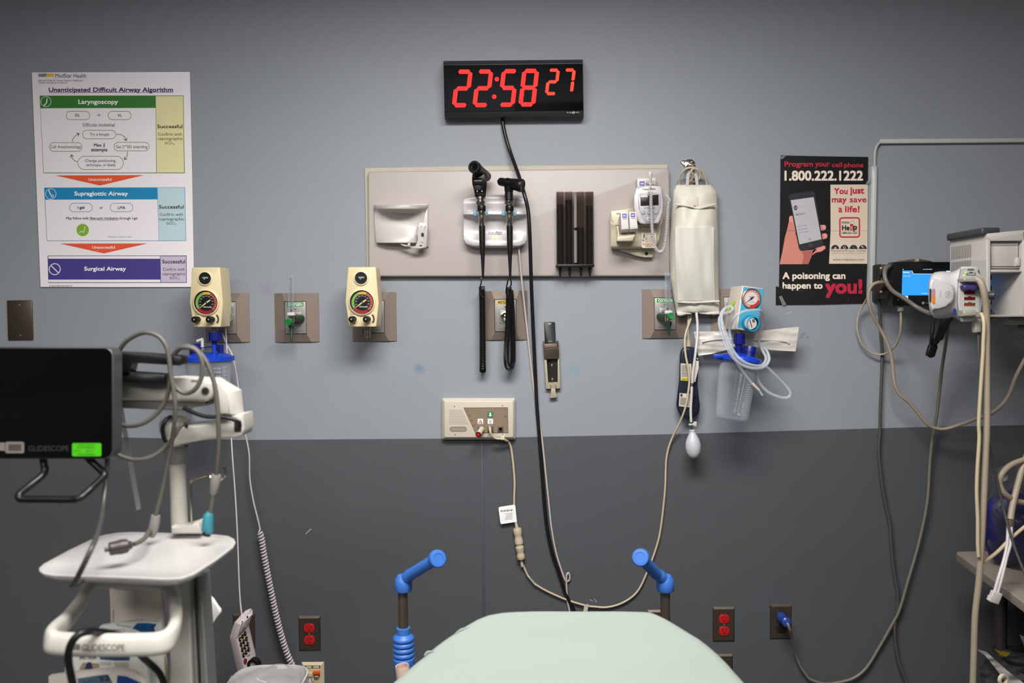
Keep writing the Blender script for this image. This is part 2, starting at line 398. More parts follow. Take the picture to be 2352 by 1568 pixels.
# ------------------------------------------------------------------ airway poster
pap = mat('poster_paper', (214, 208, 212), 0.45, var=0.02, scale=8)
ink = mat('ink_black', (38, 34, 38), 0.6); navy = mat('ink_navy', (48, 44, 92), 0.6); pgreen = mat('ink_green', (45, 105, 38), 0.55)
pblue = mat('ink_blue', (10, 118, 165), 0.55); por = mat('ink_orange', (205, 75, 42), 0.55); ppur = mat('ink_purple', (58, 50, 118), 0.55)
kha = mat('ink_khaki', (203, 196, 148), 0.55); pal = mat('ink_pale_blue', (168, 190, 196), 0.55); lav = mat('ink_lavender', (176, 166, 184), 0.55)
wht = mat('ink_white', (222, 220, 222), 0.55); yel = mat('ink_yellow', (224, 168, 40), 0.55); lim = mat('ink_lime', (112, 158, 38), 0.55)
dkg = mat('ink_grey', (80, 76, 82), 0.6)
pp = MB(); g = G(pp, cA, vplane(0.005), 0.0003)
pp.slab([g.p(x, y) for x, y in ((68, 48), (1142, 45), (1158, 760), (1171, 1506), (620, 1507), (128, 1506), (98, 780))], (0, 0.0015, 0), pap)
def ltext(s, *a, **k): g.text(s, *a, **k)
g.rect(113, 57, 168, 78, ink); g.rect(166, 56, 219, 78, yel)
for i in range(3): g.line([(114, 63+i*6), (140, 61+i*6), (168, 65+i*6)], 1.6, wht, 2)
g.text('MedStar Health', 229, 57, 439, 84, ink)
g.text('National Center for Human Factors in Healthcare', 114, 96, 415, 109, dkg); g.text('MedStar Emergency Physicians', 114, 113, 309, 126, dkg)
g.text('Unanticipated Difficult Airway Algorithm', 184, 150, 1029, 190, navy, bold=0.022); g.line([(184, 186), (1029, 183)], 3, navy, 1)
# block 1
g.poly([(122, 206), (1100, 205), (1108, 733), (147, 733)], pgreen, 1); g.poly([(128, 292), (910, 290), (915, 729), (150, 729)], pap, 2)
g.poly([(911, 209), (1097, 209), (1104, 729), (919, 729)], kha, 2)
g.ring(165, 247, 36, 3, wht, 2); g.line([(150, 275), (170, 255), (172, 225)], 7, wht, 2)
g.text('Laryngoscopy', 385, 233, 655, 272, wht, bold=0.02)
def pill(x0, y0, x1, y1, m, r=None, wdt=3): g.rrline(x0, y0, x1, y1, r or (y1-y0)/2-1, wdt, m, 3)
pill(302, 311, 464, 371, pgreen); pill(587, 311, 745, 371, pgreen)
g.text('DL', 364, 330, 396, 349, ink, 3, 0.015); g.text('or', 515, 333, 536, 346, ink, 3, 0.015); g.text('VL', 652, 331, 681, 350, ink, 3, 0.015)
g.text('Difficulty intubating?', 417, 393, 636, 417, ink, 3); g.line([(417, 415), (636, 414)], 2, ink, 3)
pill(413, 440, 641, 500, pgreen); pill(188, 524, 412, 586, pgreen); pill(627, 522, 869, 583, pgreen); pill(381, 617, 693, 710, pgreen)
g.text('Try a bougie', 464, 459, 595, 484, ink, 4); g.text('Call Anesthesiology', 197, 544, 405, 569, ink, 4)
g.text('Get 2', 642, 544, 695, 564, ink, 4); g.text('nd', 697, 541, 714, 551, ink, 4); g.text('ED attending', 720, 544, 855, 569, ink, 4)
g.text('Max 3', 491, 531, 566, 553, ink, 3, 0.02); g.line([(552, 557), (566, 557)], 2, ink, 3); g.text('attempts', 473, 566, 583, 592, ink, 3, 0.02)
g.text('Change positioning,', 432, 638, 642, 663, ink, 4); g.text('technique, or blade', 438, 667, 638, 692, ink, 4)
def arrow(L, m=pgreen):
    g.line(L, 4, m, 3); (x0, y0), (x1, y1) = L[-2:]; a = math.atan2(y1-y0, x1-x0)
    for s in (2.5, -2.5): g.line([(x1, y1), (x1+20*math.cos(a+s), y1+20*math.sin(a+s))], 5, m, 3)
arrow([(342, 522), (350, 498), (368, 476), (392, 464)]); arrow([(643, 468), (680, 472), (702, 488), (711, 512)])
arrow([(719, 586), (719, 608), (711, 626), (698, 640)]); arrow([(380, 656), (360, 648), (345, 632), (337, 608)])
def succ(x0, x1, ya, yb, yc, yd):
    g.text('Successful', x0, ya, x1, ya+25, ink, 3, 0.02); g.text('Confirm with', x0+5, yb, x1-4, yb+20, ink, 3); g.text('capnographic', x0+2, yc, x1+3, yc+26, ink, 3)
    g.text('EtCO', x0+53, yd, x0+105, yd+18, ink, 3); g.text('2', x0+110, yd+10, x0+119, yd+21, ink, 3)
succ(922, 1093, 403, 458, 488, 519)
g.poly([(228, 748), (832, 746), (532, 817)], por); g.text('Unsuccessful', 455, 765, 610, 785, wht, 2, 0.01)
# block 2
g.poly([(152, 831), (1110, 829), (1117, 1193), (171, 1193)], pblue, 1); g.poly([(160, 913), (923, 911), (932, 1190), (174, 1190)], pap, 2)
g.poly([(923, 832), (1107, 832), (1114, 1190), (934, 1190)], pal, 2)
g.ring(198, 874, 37, 3, wht, 2); g.line([(183, 845), (195, 878), (205, 886)], 6, wht, 2); g.ring(208, 888, 10, 4, wht, 2)
g.text('Supraglottic Airway', 358, 857, 722, 894, wht, bold=0.02)
pill(325, 936, 482, 996, mat('ink_line_blue', (70, 90, 165), 0.55)); pill(601, 936, 757, 996, MATS['ink_line_blue'])
g.text('i-gel', 380, 955, 428, 982, ink, 4, 0.015); g.text('or', 531, 962, 553, 976, ink, 3, 0.015); g.text('LMA', 655, 957, 705, 977, ink, 4, 0.015)
g.text('May follow with fiberoptic intubation through i-gel', 303, 1030, 787, 1053, ink, 3, 0.012); g.line([(459, 1052), (658, 1052)], 2, ink, 3)
g.disc(415, 1119, 42, lim, 3); g.line([(393, 1140), (405, 1125), (420, 1138), (427, 1115), (431, 1095)], 4, wht, 4)
g.text('Fiberoptic intubation video', 587, 1161, 746, 1172, dkg, 3)
succ(933, 1101, 949, 1003, 1034, 1064)
g.poly([(260, 1211), (856, 1210), (558, 1278)], por); g.text('Unsuccessful', 481, 1226, 634, 1246, wht, 2, 0.01)
# block 3
g.poly([(176, 1293), (1121, 1292), (1122, 1478), (181, 1478)], ppur, 1)
g.poly([(181, 1297), (940, 1296), (940, 1314), (181, 1314)], pap, 2); g.poly([(181, 1456), (942, 1456), (943, 1474), (183, 1474)], pap, 2)
g.poly([(943, 1297), (1117, 1297), (1118, 1474), (947, 1474)], lav, 2)
g.ring(225, 1385, 40, 5, wht, 2); g.line([(197, 1358), (252, 1412)], 6, wht, 2)
g.text('Surgical Airway', 425, 1368, 709, 1404, wht, bold=0.02)
succ(955, 1111, 1321, 1376, 1406, 1435)
g.text('© 2020 MEDSTAR HEALTH', 188, 1494, 343, 1504, ink, 2)
pp.build('poster', label='large white airway flow chart poster taped up at the left of the wall', cat='poster')

AK = 0.84
# ------------------------------------------------------------------ digital clock
m_case = mat('clock_case', (26, 26, 28), 0.45); m_bez = mat('clock_bezel', (78, 74, 72), 0.4, metal=0.5)
m_face = mat('clock_face', (4, 4, 5), 0.04, k=1.0, coat=0.3); m_red = mat('led_red', (255, 30, 28), emit=1.25, var=0.0); m_red2 = mat('led_red_seconds', (255, 52, 30), emit=1.2, var=0.0)
m_lgrey = mat('print_light_grey', (190, 190, 190), 0.5)
t = thing('digital_clock', 'black digital wall clock with large red digits reading 22:58 27', 'clock', W(1179, 205, 0.03))
prof = [(0.0, 147), (0.040, 147), (0.070, 188), (0.053, 716), (0.047, 775), (0.026, 798), (0.0, 798)]
def clockpts(X0, X1, tilt):
    return [P3(cC, X0+tilt*(Y-147)/650, Y, d) for d, Y in prof], [P3(cC, X1+tilt*0.8*(Y-147)/650, Y-16, d) for d, Y in prof]
A, Bq = clockpts(189, 1756, 14); b = MB(); b.loft(A, Bq, m_case, bev=0.002); b.build('case', t)
cf0 = P3(cC, 980, 188, .0705); cf1 = P3(cC, 980, 716, .0535); cfn = V3((0, -(cf0.z-cf1.z), -(cf0.y-cf1.y)*-1)); cfn = V3((0, -(cf0.z-cf1.z), (cf0.y-cf1.y)))
clk = plane(cf0+cfn.normalized()*.0015, cfn)
b = MB(); g = G(b, cC, clk); b.slab([g.p(*q) for q in ((196, 196), (1757, 178), (1764, 700), (203, 717))], (0, 0.002, 0), m_face)
b.build('display_panel', t)
gf = lambda b: G(b, cC, lambda x, y, o: clk(x, y, o+.0003), 0.0003)
SEG = {'2': 'abged', '5': 'afgcd', '8': 'abcdefg', '7': 'abc'}
def digit(ch, xb, yt, yb, wd, sl, th, m, nm):
    b = MB(); g = gf(b); hh = yb-yt; gap = th*0.07
    def q(u, v): return (xb+u+sl*(1-v/hh), yt+v)
    h = th/2; ym = hh/2
    S = {'a': (h, h, wd-h, h), 'g': (h, ym, wd-h, ym), 'd': (h, hh-h, wd-h, hh-h), 'f': (h, h, h, ym), 'b': (wd-h, h, wd-h, ym), 'e': (h, ym, h, hh-h), 'c': (wd-h, ym, wd-h, hh-h)}
    for s in SEG[ch]:
        x0, y0, x1, y1 = S[s]
        if y0 == y1: L = [(x0+gap, y0), (x0+h*0.75, y0-h+1), (x1-h*0.75, y0-h+1), (x1-gap, y0), (x1-h*0.75, y0+h-1), (x0+h*0.75, y0+h-1)]
        else: L = [(x0, y0+gap), (x0+h-1, y0+h*0.75), (x0+h-1, y1-h*0.75), (x0, y1-gap), (x0-h+1, y1-h*0.75), (x0-h+1, y0+h*0.75)]
        g.poly([q(*p) for p in L], m, 1)
    b.build('digit', t)
for ch, xb, y in (('2', 280, 243), ('2', 512, 241), ('5', 797, 237), ('8', 1028, 234)): digit(ch, xb, y, y+427, 192, 50, 50, m_red, 'd')
digit('2', 1328, 232, 533, 138, 36, 38, m_red2, 'd'); digit('7', 1508, 230, 515, 138, 36, 38, m_red2, 'd')
for X, Y in ((790, 352), (760, 549)): b = MB(); g = gf(b); g.disc(X, Y, 25, m_red); b.build('colon_dot', t)
b = MB(); g = G(b, cC, lambda x, y, o: clk(x, y, o+.0012), 0.0008); g.text('PYR', 1578, 722, 1634, 738, m_lgrey, 0); g.text('MID', 1672, 720, 1716, 736, m_lgrey, 0); g.disc(1652, 729, 14, m_lgrey, 0, n=16); g.disc(1654, 730, 6, m_case, 1); b.build('logo', t)
b = MB()
b.tube([W(1154, 268, .012), W(1156, 290, .015)]+[W(x, y, d) for x, y, d in ((1163, 320, .02), (1174, 355, .03), (1192, 405, .075), (1204, 445, .118), (1213, 485, .118), (1217, 545, .11), (1220, 640, .07), (1224, 740, .03), (1229, 850, .012), (1233, 930, .009), (1239, 1005, .009), (1246, 1094, .009), (1251, 1160, .009), (1257, 1214, .009), (1268, 1268, .009), (1283, 1313, .009), (1300, 1365, .009), (1320, 1406, .009), (1345, 1480, .009))], 0.0058, mat('black_rubber', (20, 20, 21), 0.4), seg=10)
b.build('power_cord', t)

# ------------------------------------------------------------------ equipment board
m_board = mat('board_laminate', (184, 174, 170), 0.42, var=0.03, scale=5); m_oldp = mat('old_paint', (196, 188, 168), 0.6, var=0.12, scale=20)
t = thing('equipment_board', 'long beige wall board carrying diagnostic equipment', 'wall board', W(1190, 632, 0.0))
b = MB(); b.slab(PL(c1, [(838, 386), (1060, 382), (1300, 380), (1533, 378), (1534, 630), (843, 632)], 0.008), (0, .008, 0), m_oldp); b.build('backing_panel', t, 'yellowed old backing strip showing along the top edge')
b = MB(); q = [(851, 393), (1527, 385), (1535, 387), (1538, 393), (1541, 628), (1537, 634), (850, 635), (846, 630), (844, 399), (847, 394)]
b.slab(PL(c1, q, 0.024), (0, .017, 0), m_board, bev=0.006, seg=4); b.build('panel', t)

# ------------------------------------------------------------------ empty dispenser on the board
m_plw = mat('plastic_warm_white', (200, 192, 190), 0.35, var=0.02); m_hole = mat('dark_hole', (30, 24, 20), 0.7)
t = thing('wall_dispenser', 'empty white scoop-fronted dispenser with a broken end bracket on the beige board', 'dispenser', P3(cD, 530, 1030, .024))
b = MB(); b.slab(PL(cD, [(213, 573), (850, 560), (853, 1080), (700, 1040), (240, 1035)], .034), (0, .010, 0), m_plw, bev=.002); b.build('back_plate', t)
b = MB(); rows = [(578, 212, 846, .032, .036), (574, 210, 848, .036, .090), (582, 203, 851, .036, .096), (600, 201, 850, .036, .097), (622, 203, 842, .036, .096), (632, 205, 835, .036, .088), (650, 206, 828, .036, .064), (685, 209, 815, .036, .044), (760, 213, 800, .036, .038), (850, 217, 785, .036, .043), (950, 224, 750, .038, .052), (1015, 230, 728, .04, .060), (1030, 236, 722, .04, .060), (1037, 244, 716, .036, .054)]
shell(b, cD, rows, .033, m_plw, 20, 2.5); b.build('scoop_front', t)
b = MB(); b.slab(PL(cD, [(742, 785), (835, 795), (850, 820), (834, 1085), (770, 1098), (690, 1104), (638, 1085), (642, 1072), (704, 1076), (724, 1010), (735, 1000), (735, 942), (720, 935), (722, 892), (736, 885)], .066), (0, .012, 0), m_plw, bev=.001)
b.slab(PL(cD, [(510, 1042), (640, 1066), (640, 1080), (560, 1072)], .06), (0, .01, 0), m_plw, bev=.001); b.slab(PL(cD, [(612, 1030), (642, 1038), (630, 1078), (602, 1070)], .064), (0, .004, 0), m_plw, bev=.001)
g = G(b, cD, vplane(.0665)); g.disc(786, 936, 17, m_hole, 1, ry=26); g.line([(768, 835), (776, 835)], 10, m_hole); g.line([(818, 842), (824, 842)], 12, m_hole); g.line([(762, 1020), (800, 1030)], 8, mat('plastic_shade', (150, 142, 140), .4)); g.rect(752, 1058, 780, 1072, m_hole)
g.line([(812, 850), (800, 1000)], 5, MATS['plastic_shade']); b.build('broken_bracket', t, 'broken bracket with an oval hole hanging off the right end')

# ------------------------------------------------------------------ diagnostic station
m_plc = mat('plastic_cool_white', (206, 200, 202), 0.3, var=0.015); m_lblue = mat('clip_blue', (132, 176, 205), 0.4); m_led = mat('led_green', (150, 255, 40), emit=1.6, var=0)
m_blk = mat('black_plastic', (16, 16, 17), 0.4, spec=.35); m_blk2 = mat('black_satin', (24, 24, 25), 0.34, spec=.35); m_chr = mat('chrome', (205, 195, 185), 0.16, metal=1.0, k=1.0); m_lens = mat('lens_glass', (8, 8, 10), 0.05, k=1)
t = thing('diagnostic_station', 'white wall charger cradle holding two black scopes, green light lit', 'charger', P3(cD, 1655, 1090, .024))
b = MB(); rows = [(452, 1400, 1915, .03, .034), (462, 1345, 1962, .036, .042), (480, 1312, 1992, .042, .046), (510, 1290, 2012, .044, .046), (550, 1278, 2024, .044, .044), (590, 1276, 2029, .046, .050), (615, 1275, 2031, .055, .066), (635, 1275, 2033, .070, .084), (650, 1275, 2033, .076, .088), (690, 1277, 2034, .076, .088), (704, 1279, 2034, .070, .084), (716, 1280, 2034, .062, .072), (760, 1280, 2035, .056, .058), (830, 1280, 2036, .056, .052), (920, 1280, 2037, .058, .056), (990, 1284, 2036, .060, .064), (1035, 1305, 2018, .060, .068), (1065, 1345, 1985, .058, .068), (1082, 1395, 1930, .052, .062), (1092, 1440, 1880, .04, .05)]
shell(b, cD, rows, .024, m_plc, 24, 6); b.build('body', t)
for X in (1418, 1548, 1760, 1890):
    b = MB(); b.slab(PL(cD, [(X-25, 638), (X+25, 638), (X+22, 706), (X-22, 706)], .0925), (0, .012, 0), m_lblue, bev=.002); b.build('cradle_clip', t, 'pale blue cradle clip')
b = MB(); b.lathe([(0, 0), (cm(cD, 16, .06), 0), (cm(cD, 12, .06), .003), (0, .004)], P3(cD, 1657, 988, .063), (0, -1, .2), m_led, seg=14); b.build('indicator_light', t, 'lit green indicator light')
b = MB(); g = G(b, cD, vplane(.0645)); g.text('Welch', 1573, 893, 1664, 920, ink, 1); g.text('Allyn', 1664, 893, 1742, 925, ink, 1, 0.02); g.ring(1660, 1004, 10, 3, dkg, 1, 12); g.line([(1638, 1008), (1650, 1004)], 3, dkg); b.build('lettering', t)
b = MB(); b.tube([W(x, y, d) for x, y, d in ((1191, 562, .04), (1193, 585, .04), (1198, 640, .035), (1209, 742, .012), (1222, 857, .006), (1231, 925, .005), (1244, 1000, .006), (1254, 1094, .006), (1261, 1160, .006), (1267, 1214, .006), (1277, 1268, .006), (1292, 1316, .006), (1300, 1334, .007), (1308, 1331, .008), (1308, 1319, .011), (1304, 1316, .013), (1301, 1327, .013), (1303, 1375, .009), (1309, 1410, .006), (1314, 1470, .006))], .0031, mat('cord_pinkish_white', (205, 190, 186), .45)); b.build('power_cord', t)

def handle_parts(t, X, dax, top, sway):
    ml = lambda n: cm(cD, n, dax)
    o = P3(cD, X, 0, dax); z = lambda Y: P3(cD, X, Y, dax).z
    ax = V3((0, 0, 1))
    def prof(L): return [(ml(r), z(Y)) for r, Y in L]
    base = V3((o.x, -dax, 0))
    b = MB(); b.lathe(prof([(0, 655), (46, 655), (50, 648), (50, 595), (46, 586), (0, 586)]), base, ax, m_blk); b.build('handle_collar', t)
    b = MB(); b.lathe(prof([(0, 835), (36, 832), (36, 716), (46, 705), (44, 655), (0, 655)]), base, ax, m_chr); b.build('handle_sleeve', t, 'polished chrome sleeve')
    b = MB(); b.lathe(prof([(0, 1168), (30, 1166), (33, 1150), (36, 1000), (38, 830), (30, 826), (0, 826)]), base+V3((ml(sway), 0, 0)), ax, m_blk2); b.build('grip', t)
    b = MB(); b.lathe(prof([(0, 1462), (13, 1460), (16, 1380), (22, 1250), (26, 1165), (0, 1165)]), base+V3((ml(sway*2), 0, 0)), ax, m_blk); b.build('strain_relief', t)
# ophthalmoscope
dax = .118
t = thing('ophthalmoscope', 'black ophthalmoscope with a round eyepiece in the left cradle slot, coiled cord hanging', 'medical scope', P3(cD, 1488, 1460, dax))
b = MB(); b.loft(PL(cD, [(1385, 215), (1400, 170), (1500, 150), (1556, 215), (1560, 300), (1551, 400), (1545, 480), (1415, 482), (1404, 400), (1382, 330), (1378, 260)], dax+.016), PL(cD, [(1390, 215), (1410, 175), (1500, 155), (1556, 215), (1558, 300), (1549, 400), (1541, 475), (1420, 477), (1410, 400), (1390, 330), (1385, 260)], dax-.016), m_blk, bev=.006, seg=3); b.build('head', t)
e0, e1 = P3(cD, 1562, 245, dax-.05), P3(cD, 1402, 118, dax+.055); ev = (e1-e0); L = ev.length; R = cm(cD, 76, dax+.05)
b = MB(); b.lathe([(0, 0), (R*.6, 0), (R*.82, L*.05), (R*.85, L*.55), (R*.93, L*.8), (R, L*.86), (R, L*.98), (R*.93, L), (R*.66, L), (R*.58, L*.965), (R*.40, L*.95)], e0, ev, m_blk, seg=32)
b.build('eyepiece', t)
b = MB(); b.lathe([(0, L*.952), (R*.42, L*.952), (R*.42, L*.945)], e0, ev, m_lens); b.build('lens', t)
b = MB(); ml = cm(cD, 1, dax); zc = P3(cD, 1470, 300, dax+.018)
b.tube([P3(cD, 1408, 300, dax+.012), P3(cD, 1500, 300, dax+.012)], [cm(cD, 46, dax)]*2, m_blk2, seg=18, smooth=False); b.build('focus_wheel', t)
b = MB(); g = G(b, cD, vplane(dax+.0163)); g.rr(1412, 395, 1522, 430, 14, m_lens); g.disc(1442, 412, 6, m_lgrey, 2, ry=10, n=10); g.disc(1500, 412, 6, m_lgrey, 2, ry=10, n=10); b.build('aperture_dial', t)
b = MB(); zz = lambda Y: P3(cD, 1480, Y, dax).z; bs = V3((P3(cD, 1481, 500, dax).x, -dax, 0))
b.lathe([(cm(cD, r, dax), zz(Y)) for r, Y in ((0, 590), (48, 588), (58, 560), (58, 536), (44, 530), (44, 514), (62, 508), (62, 484), (0, 482))], bs, (0, 0, 1), m_chr); b.build('bayonet_collar', t, 'chrome collar')
handle_parts(t, 1488, dax, 585, 4)
b = MB(); rw = .0017; Rc = cm(cM, 30, .04)-rw
b.tube([P3(cD, 1493, 1455, dax), P3(cM, 490, 40, .07), P3(cM, 482, 75, .06), P3(cM, 488, 140, .06), P3(cM, 512, 170, .06)], .0021, m_blk)
b.coil(PL(cM, [(497, 72, .05), (500, 200, .052), (503, 500, .05), (504, 760, .045), (505, 815, .036), (505, 822, .028), (504, 760, .018), (502, 400, .018), (499, 100, .018)]), Rc, rw, 116, m_blk, per=11); b.build('coiled_cord', t)
# otoscope
t = thing('otoscope', 'black otoscope with a sideways barrel head in the right cradle slot, coiled cord hanging', 'medical scope', P3(cD, 1824, 1460, dax))
e0, e1 = P3(cD, 1690, 292, dax-.012), P3(cD, 1990, 348, dax+.02); ev = e1-e0; L = ev.length; q = cm(cD, 1, dax)
b = MB(); b.lathe([(0, L*.03), (q*34, L*.035), (q*46, L*.08), (q*50, L*.14), (q*50, L*.30), (q*54, L*.32), (q*56, L*.52), (q*64, L*.54), (q*72, L*.80), (q*78, L*.88), (q*78, L*.97), (q*70, L), (q*44, L*.99), (0, L*.96)], e0, ev, m_blk, seg=30); b.build('barrel', t)
b = MB(); b.lathe([(0, -L*.04), (q*6, -L*.03), (q*9, L*.0), (q*16, L*.04)], e0, ev, m_chr, seg=14); b.build('speculum_tip', t)
b = MB()
for i in range(9): b.lathe([(q*54, L*(.34+i*.02)), (q*60, L*(.345+i*.02)), (q*60, L*(.35+i*.02)), (q*54, L*(.355+i*.02))], e0, ev, m_blk2, seg=30)
b.build('focus_ring', t)
zz = lambda Y: P3(cD, 1824, Y, dax).z; bs = V3((P3(cD, 1824, 500, dax).x, -dax, 0))
b = MB(); b.lathe([(cm(cD, r, dax), zz(Y)) for r, Y in ((0, 522), (50, 520), (50, 430), (46, 428), (46, 422), (52, 415), (56, 340), (0, 330))], bs, (0, 0, 1), m_blk); b.build('neck', t)
b = MB(); b.lathe([(cm(cD, r, dax), zz(Y)) for r, Y in ((0, 582), (46, 580), (56, 568), (56, 530), (46, 522), (0, 520))], bs, (0, 0, 1), m_chr); b.build('bayonet_collar', t, 'chrome collar')
handle_parts(t, 1824, dax, 585, 0)
b = MB(); Rc = cm(cM, 27, .05)-rw
b.tube([P3(cD, 1824, 1455, dax), P3(cM, 736, 0, .085), P3(cM, 722, 60, .066), P3(cM, 716, 130, .06), P3(cM, 742, 185, .06)], .0021, m_blk)
b.tube([P3(cD, 1832, 1380, dax-.004), P3(cM, 752, -10, .085), P3(cM, 762, 40, .066), P3(cM, 752, 75, .055)], .0021, m_blk)
b.coil(PL(cM, [(742, 80, .055), (738, 200, .06), (728, 450, .06), (717, 650, .058), (718, 750, .055), (733, 803, .05), (757, 806, .048), (776, 750, .044), (778, 650, .042), (775, 450, .04), (768, 250, .038), (756, 100, .038)]), Rc, rw, 124, m_blk, per=11); b.build('coiled_cord', t)

# ------------------------------------------------------------------ specula dispenser
m_smoke = clearmat('smoked_plastic', (222, 217, 214), .30, .06, .15, (90, 84, 82)); m_stack = mat('specula_black', (14, 14, 16), 0.35)
t = thing('specula_dispenser', 'smoked dispenser of four upright tubes filled with black tips on the beige board', 'dispenser', P3(cE, 398, 985, .024))
b = MB(); b.slab(PL(cE, [(232, 316), (562, 314), (566, 975), (230, 975)], .034), (0, .009, 0), m_smoke, bev=.001); b.build('back_plate', t)
b = MB(); b.slab(PL(cE, G(b, cE, vplane(0)).rrpts(386, 335, 412, 955, 12), .0375), (0, .003, 0), mat('slot_grey', (128, 120, 118), .5)); b.build('slot', t, 'pale vertical slot between the middle tubes')
b = MB(); b.lathe([(0, .0), (cm(cE, 13, .04), 0), (cm(cE, 13, .04), .004), (cm(cE, 6, .04), .006), (0, .006)], P3(cE, 399, 645, .0376), (0, -1, 0), m_blk, seg=16); b.ball(P3(cE, 399, 638, .044), (.0015,)*3, m_lgrey); b.build('screw', t)
dax = .050
for xc, lvl in ((263, 430), (343, 388), (446, 638), (528, 443)):
    q = cm(cE, 1, dax); top = P3(cE, xc, 316, dax); bot = P3(cE, xc, 972, dax); o = V3((bot.x, -dax, 0))
    b = MB(); b.lathe([(q*31.5, top.z), (q*33, top.z), (q*33, bot.z), (q*31.5, bot.z)], o, (0, 0, 1), m_smoke, seg=24); tb = b.build('tube', t)
    b = MB(); zl = P3(cE, xc, lvl, dax).z; n = int((zl-bot.z)/.006); pr = [(0, bot.z)]
    for i in range(n): zz0 = bot.z+(zl-bot.z)*i/n; pr += [(q*27, zz0), (q*29.5, zz0+.002), (q*29.5, zz0+.005), (q*27, zz0+.0058)]
    b.lathe(pr+[(q*27, zl), (0, zl)], o, (0, 0, 1), m_stack, seg=20); b.build('specula_stack', tb)
b = MB(); b.slab(PL(cE, G(b, cE, vplane(0)).rrpts(226, 966, 571, 990, 11), .070), (0, .045, 0), m_blk, bev=.002); b.build('bottom_tray', t)
for xc, yb in ((260, 1083), (347, 1080), (448, 1074), (528, 1077)):
    q = cm(cE, 1, dax); a = P3(cE, xc, 985, dax); c = P3(cE, xc, yb, dax); o = V3((a.x, -dax, 0)); b = MB()
    b.lathe([(0, a.z+.002), (q*26, a.z), (q*24, a.z-.004), (q*15, a.z-.006), (q*7.5, c.z), (0, c.z)], o, (0, 0, 1), m_blk, seg=18); b.build('dispensed_tip', t)

# ------------------------------------------------------------------ thermometer dock, thermometer, boxes
m_crm = mat('plastic_cream', (208, 197, 172), 0.4, var=.02); m_crm2 = mat('plastic_cream_light', (222, 212, 188), 0.4)
m_logog = mat('logo_green', (70, 120, 40), .5); m_purp = mat('box_purple', (104, 98, 178), .5); m_card = mat('white_carton', (222, 218, 215), .5, var=.02)
t = thing('thermometer_dock', 'cream plastic wall dock under the white thermometer', 'wall dock', P3(cT, 400, 1390, .024))
b = MB(); rows = [(700, 400, 700, .05, .054), (720, 280, 790, .06, .064), (745, 90, 800, .056, .062), (775, 78, 802, .056, .062), (850, 76, 798, .058, .064), (905, 76, 790, .06, .068), (928, 76, 785, .062, .076), (940, 76, 782, .062, .078), (960, 77, 778, .06, .072), (1060, 78, 765, .06, .070), (1150, 78, 745, .06, .071), (1225, 78, 712, .06, .072), (1245, 78, 700, .058, .070), (1262, 80, 680, .052, .062), (1275, 84, 670, .044, .046)]
shell(b, cT, rows, .024, m_crm, 20, 6); b.build('body', t)
b = MB(); b.loft(PL(cT, [(84, 1260), (672, 1260), (676, 1330), (655, 1395), (560, 1393), (430, 1375), (330, 1335), (210, 1285)], .044), PL(cT, [(84, 1260), (672, 1260), (676, 1330), (655, 1395), (560, 1393), (430, 1375), (330, 1335), (210, 1285)], .024), m_crm, bev=.004, seg=3)
b.build('lower_lip', t)
b = MB(); b.lathe([(0, 0), (cm(cT, 23, .05), 0), (cm(cT, 23, .05), .002), (0, .003)], P3(cT, 569, 1338, .044), (0, -1, 0), mat('lock_brass', (60, 55, 45), .35, metal=.7), seg=16); b.build('key_lock', t)
b = MB(); b.slab(PL(cT, [(80, 758), (320, 722), (320, 935), (175, 930), (120, 918), (92, 870)], .067), (0, .004, 0), m_crm2, bev=.001); g = G(b, cT, vplane(.0675)); g.text('Welch', 152, 775, 255, 800, m_logog, 1, .02); b.build('name_plate', t)
b = MB(); b.loft(PL(cT, [(165, 1110), (412, 1090), (400, 1112), (380, 1165), (160, 1168)], .13), PL(cT, [(165, 1000), (420, 1000), (420, 1060), (385, 1180), (155, 1180)], .07), m_crm, bev=.003); b.loft(PL(cT, [(163, 955), (178, 958), (196, 1115), (182, 1120)], .13), PL(cT, [(163, 955), (178, 958), (196, 1115), (182, 1120)], .08), m_crm2); b.build('box_holder', t)
b = MB(); g = G(b, cT, vplane(.0735)); g.rr(500, 980, 705, 1262, 30, m_crm2, 1); g.rrline(500, 980, 705, 1262, 30, 4, m_crm, 2)
for i, y in enumerate((1010, 1030, 1052, 1078, 1108, 1136, 1156, 1176)): g.line([(555 if i > 2 else 522, y), (598, y)], 4, dkg, 2); g.line([(608, y), (640+(i % 3)*8, y)], 4, dkg, 2)
g.disc(537, 1075, 7, navy, 3, n=12); g.rect(531, 1082, 545, 1125, navy, 3); g.line([(524, 1092), (550, 1092)], 6, navy, 3); g.disc(526, 1155, 12, navy, 3, ry=8, n=12); g.disc(564, 1136, 8, navy, 3, n=10)
m_redi = mat('ink_red', (170, 50, 45), .55); g.text('ANTI-THEFT ON', 520, 1202, 655, 1220, m_redi, 3, .01); g.text('REMOVE', 560, 1230, 640, 1244, m_redi, 3, .01); b.build('instruction_label', t)
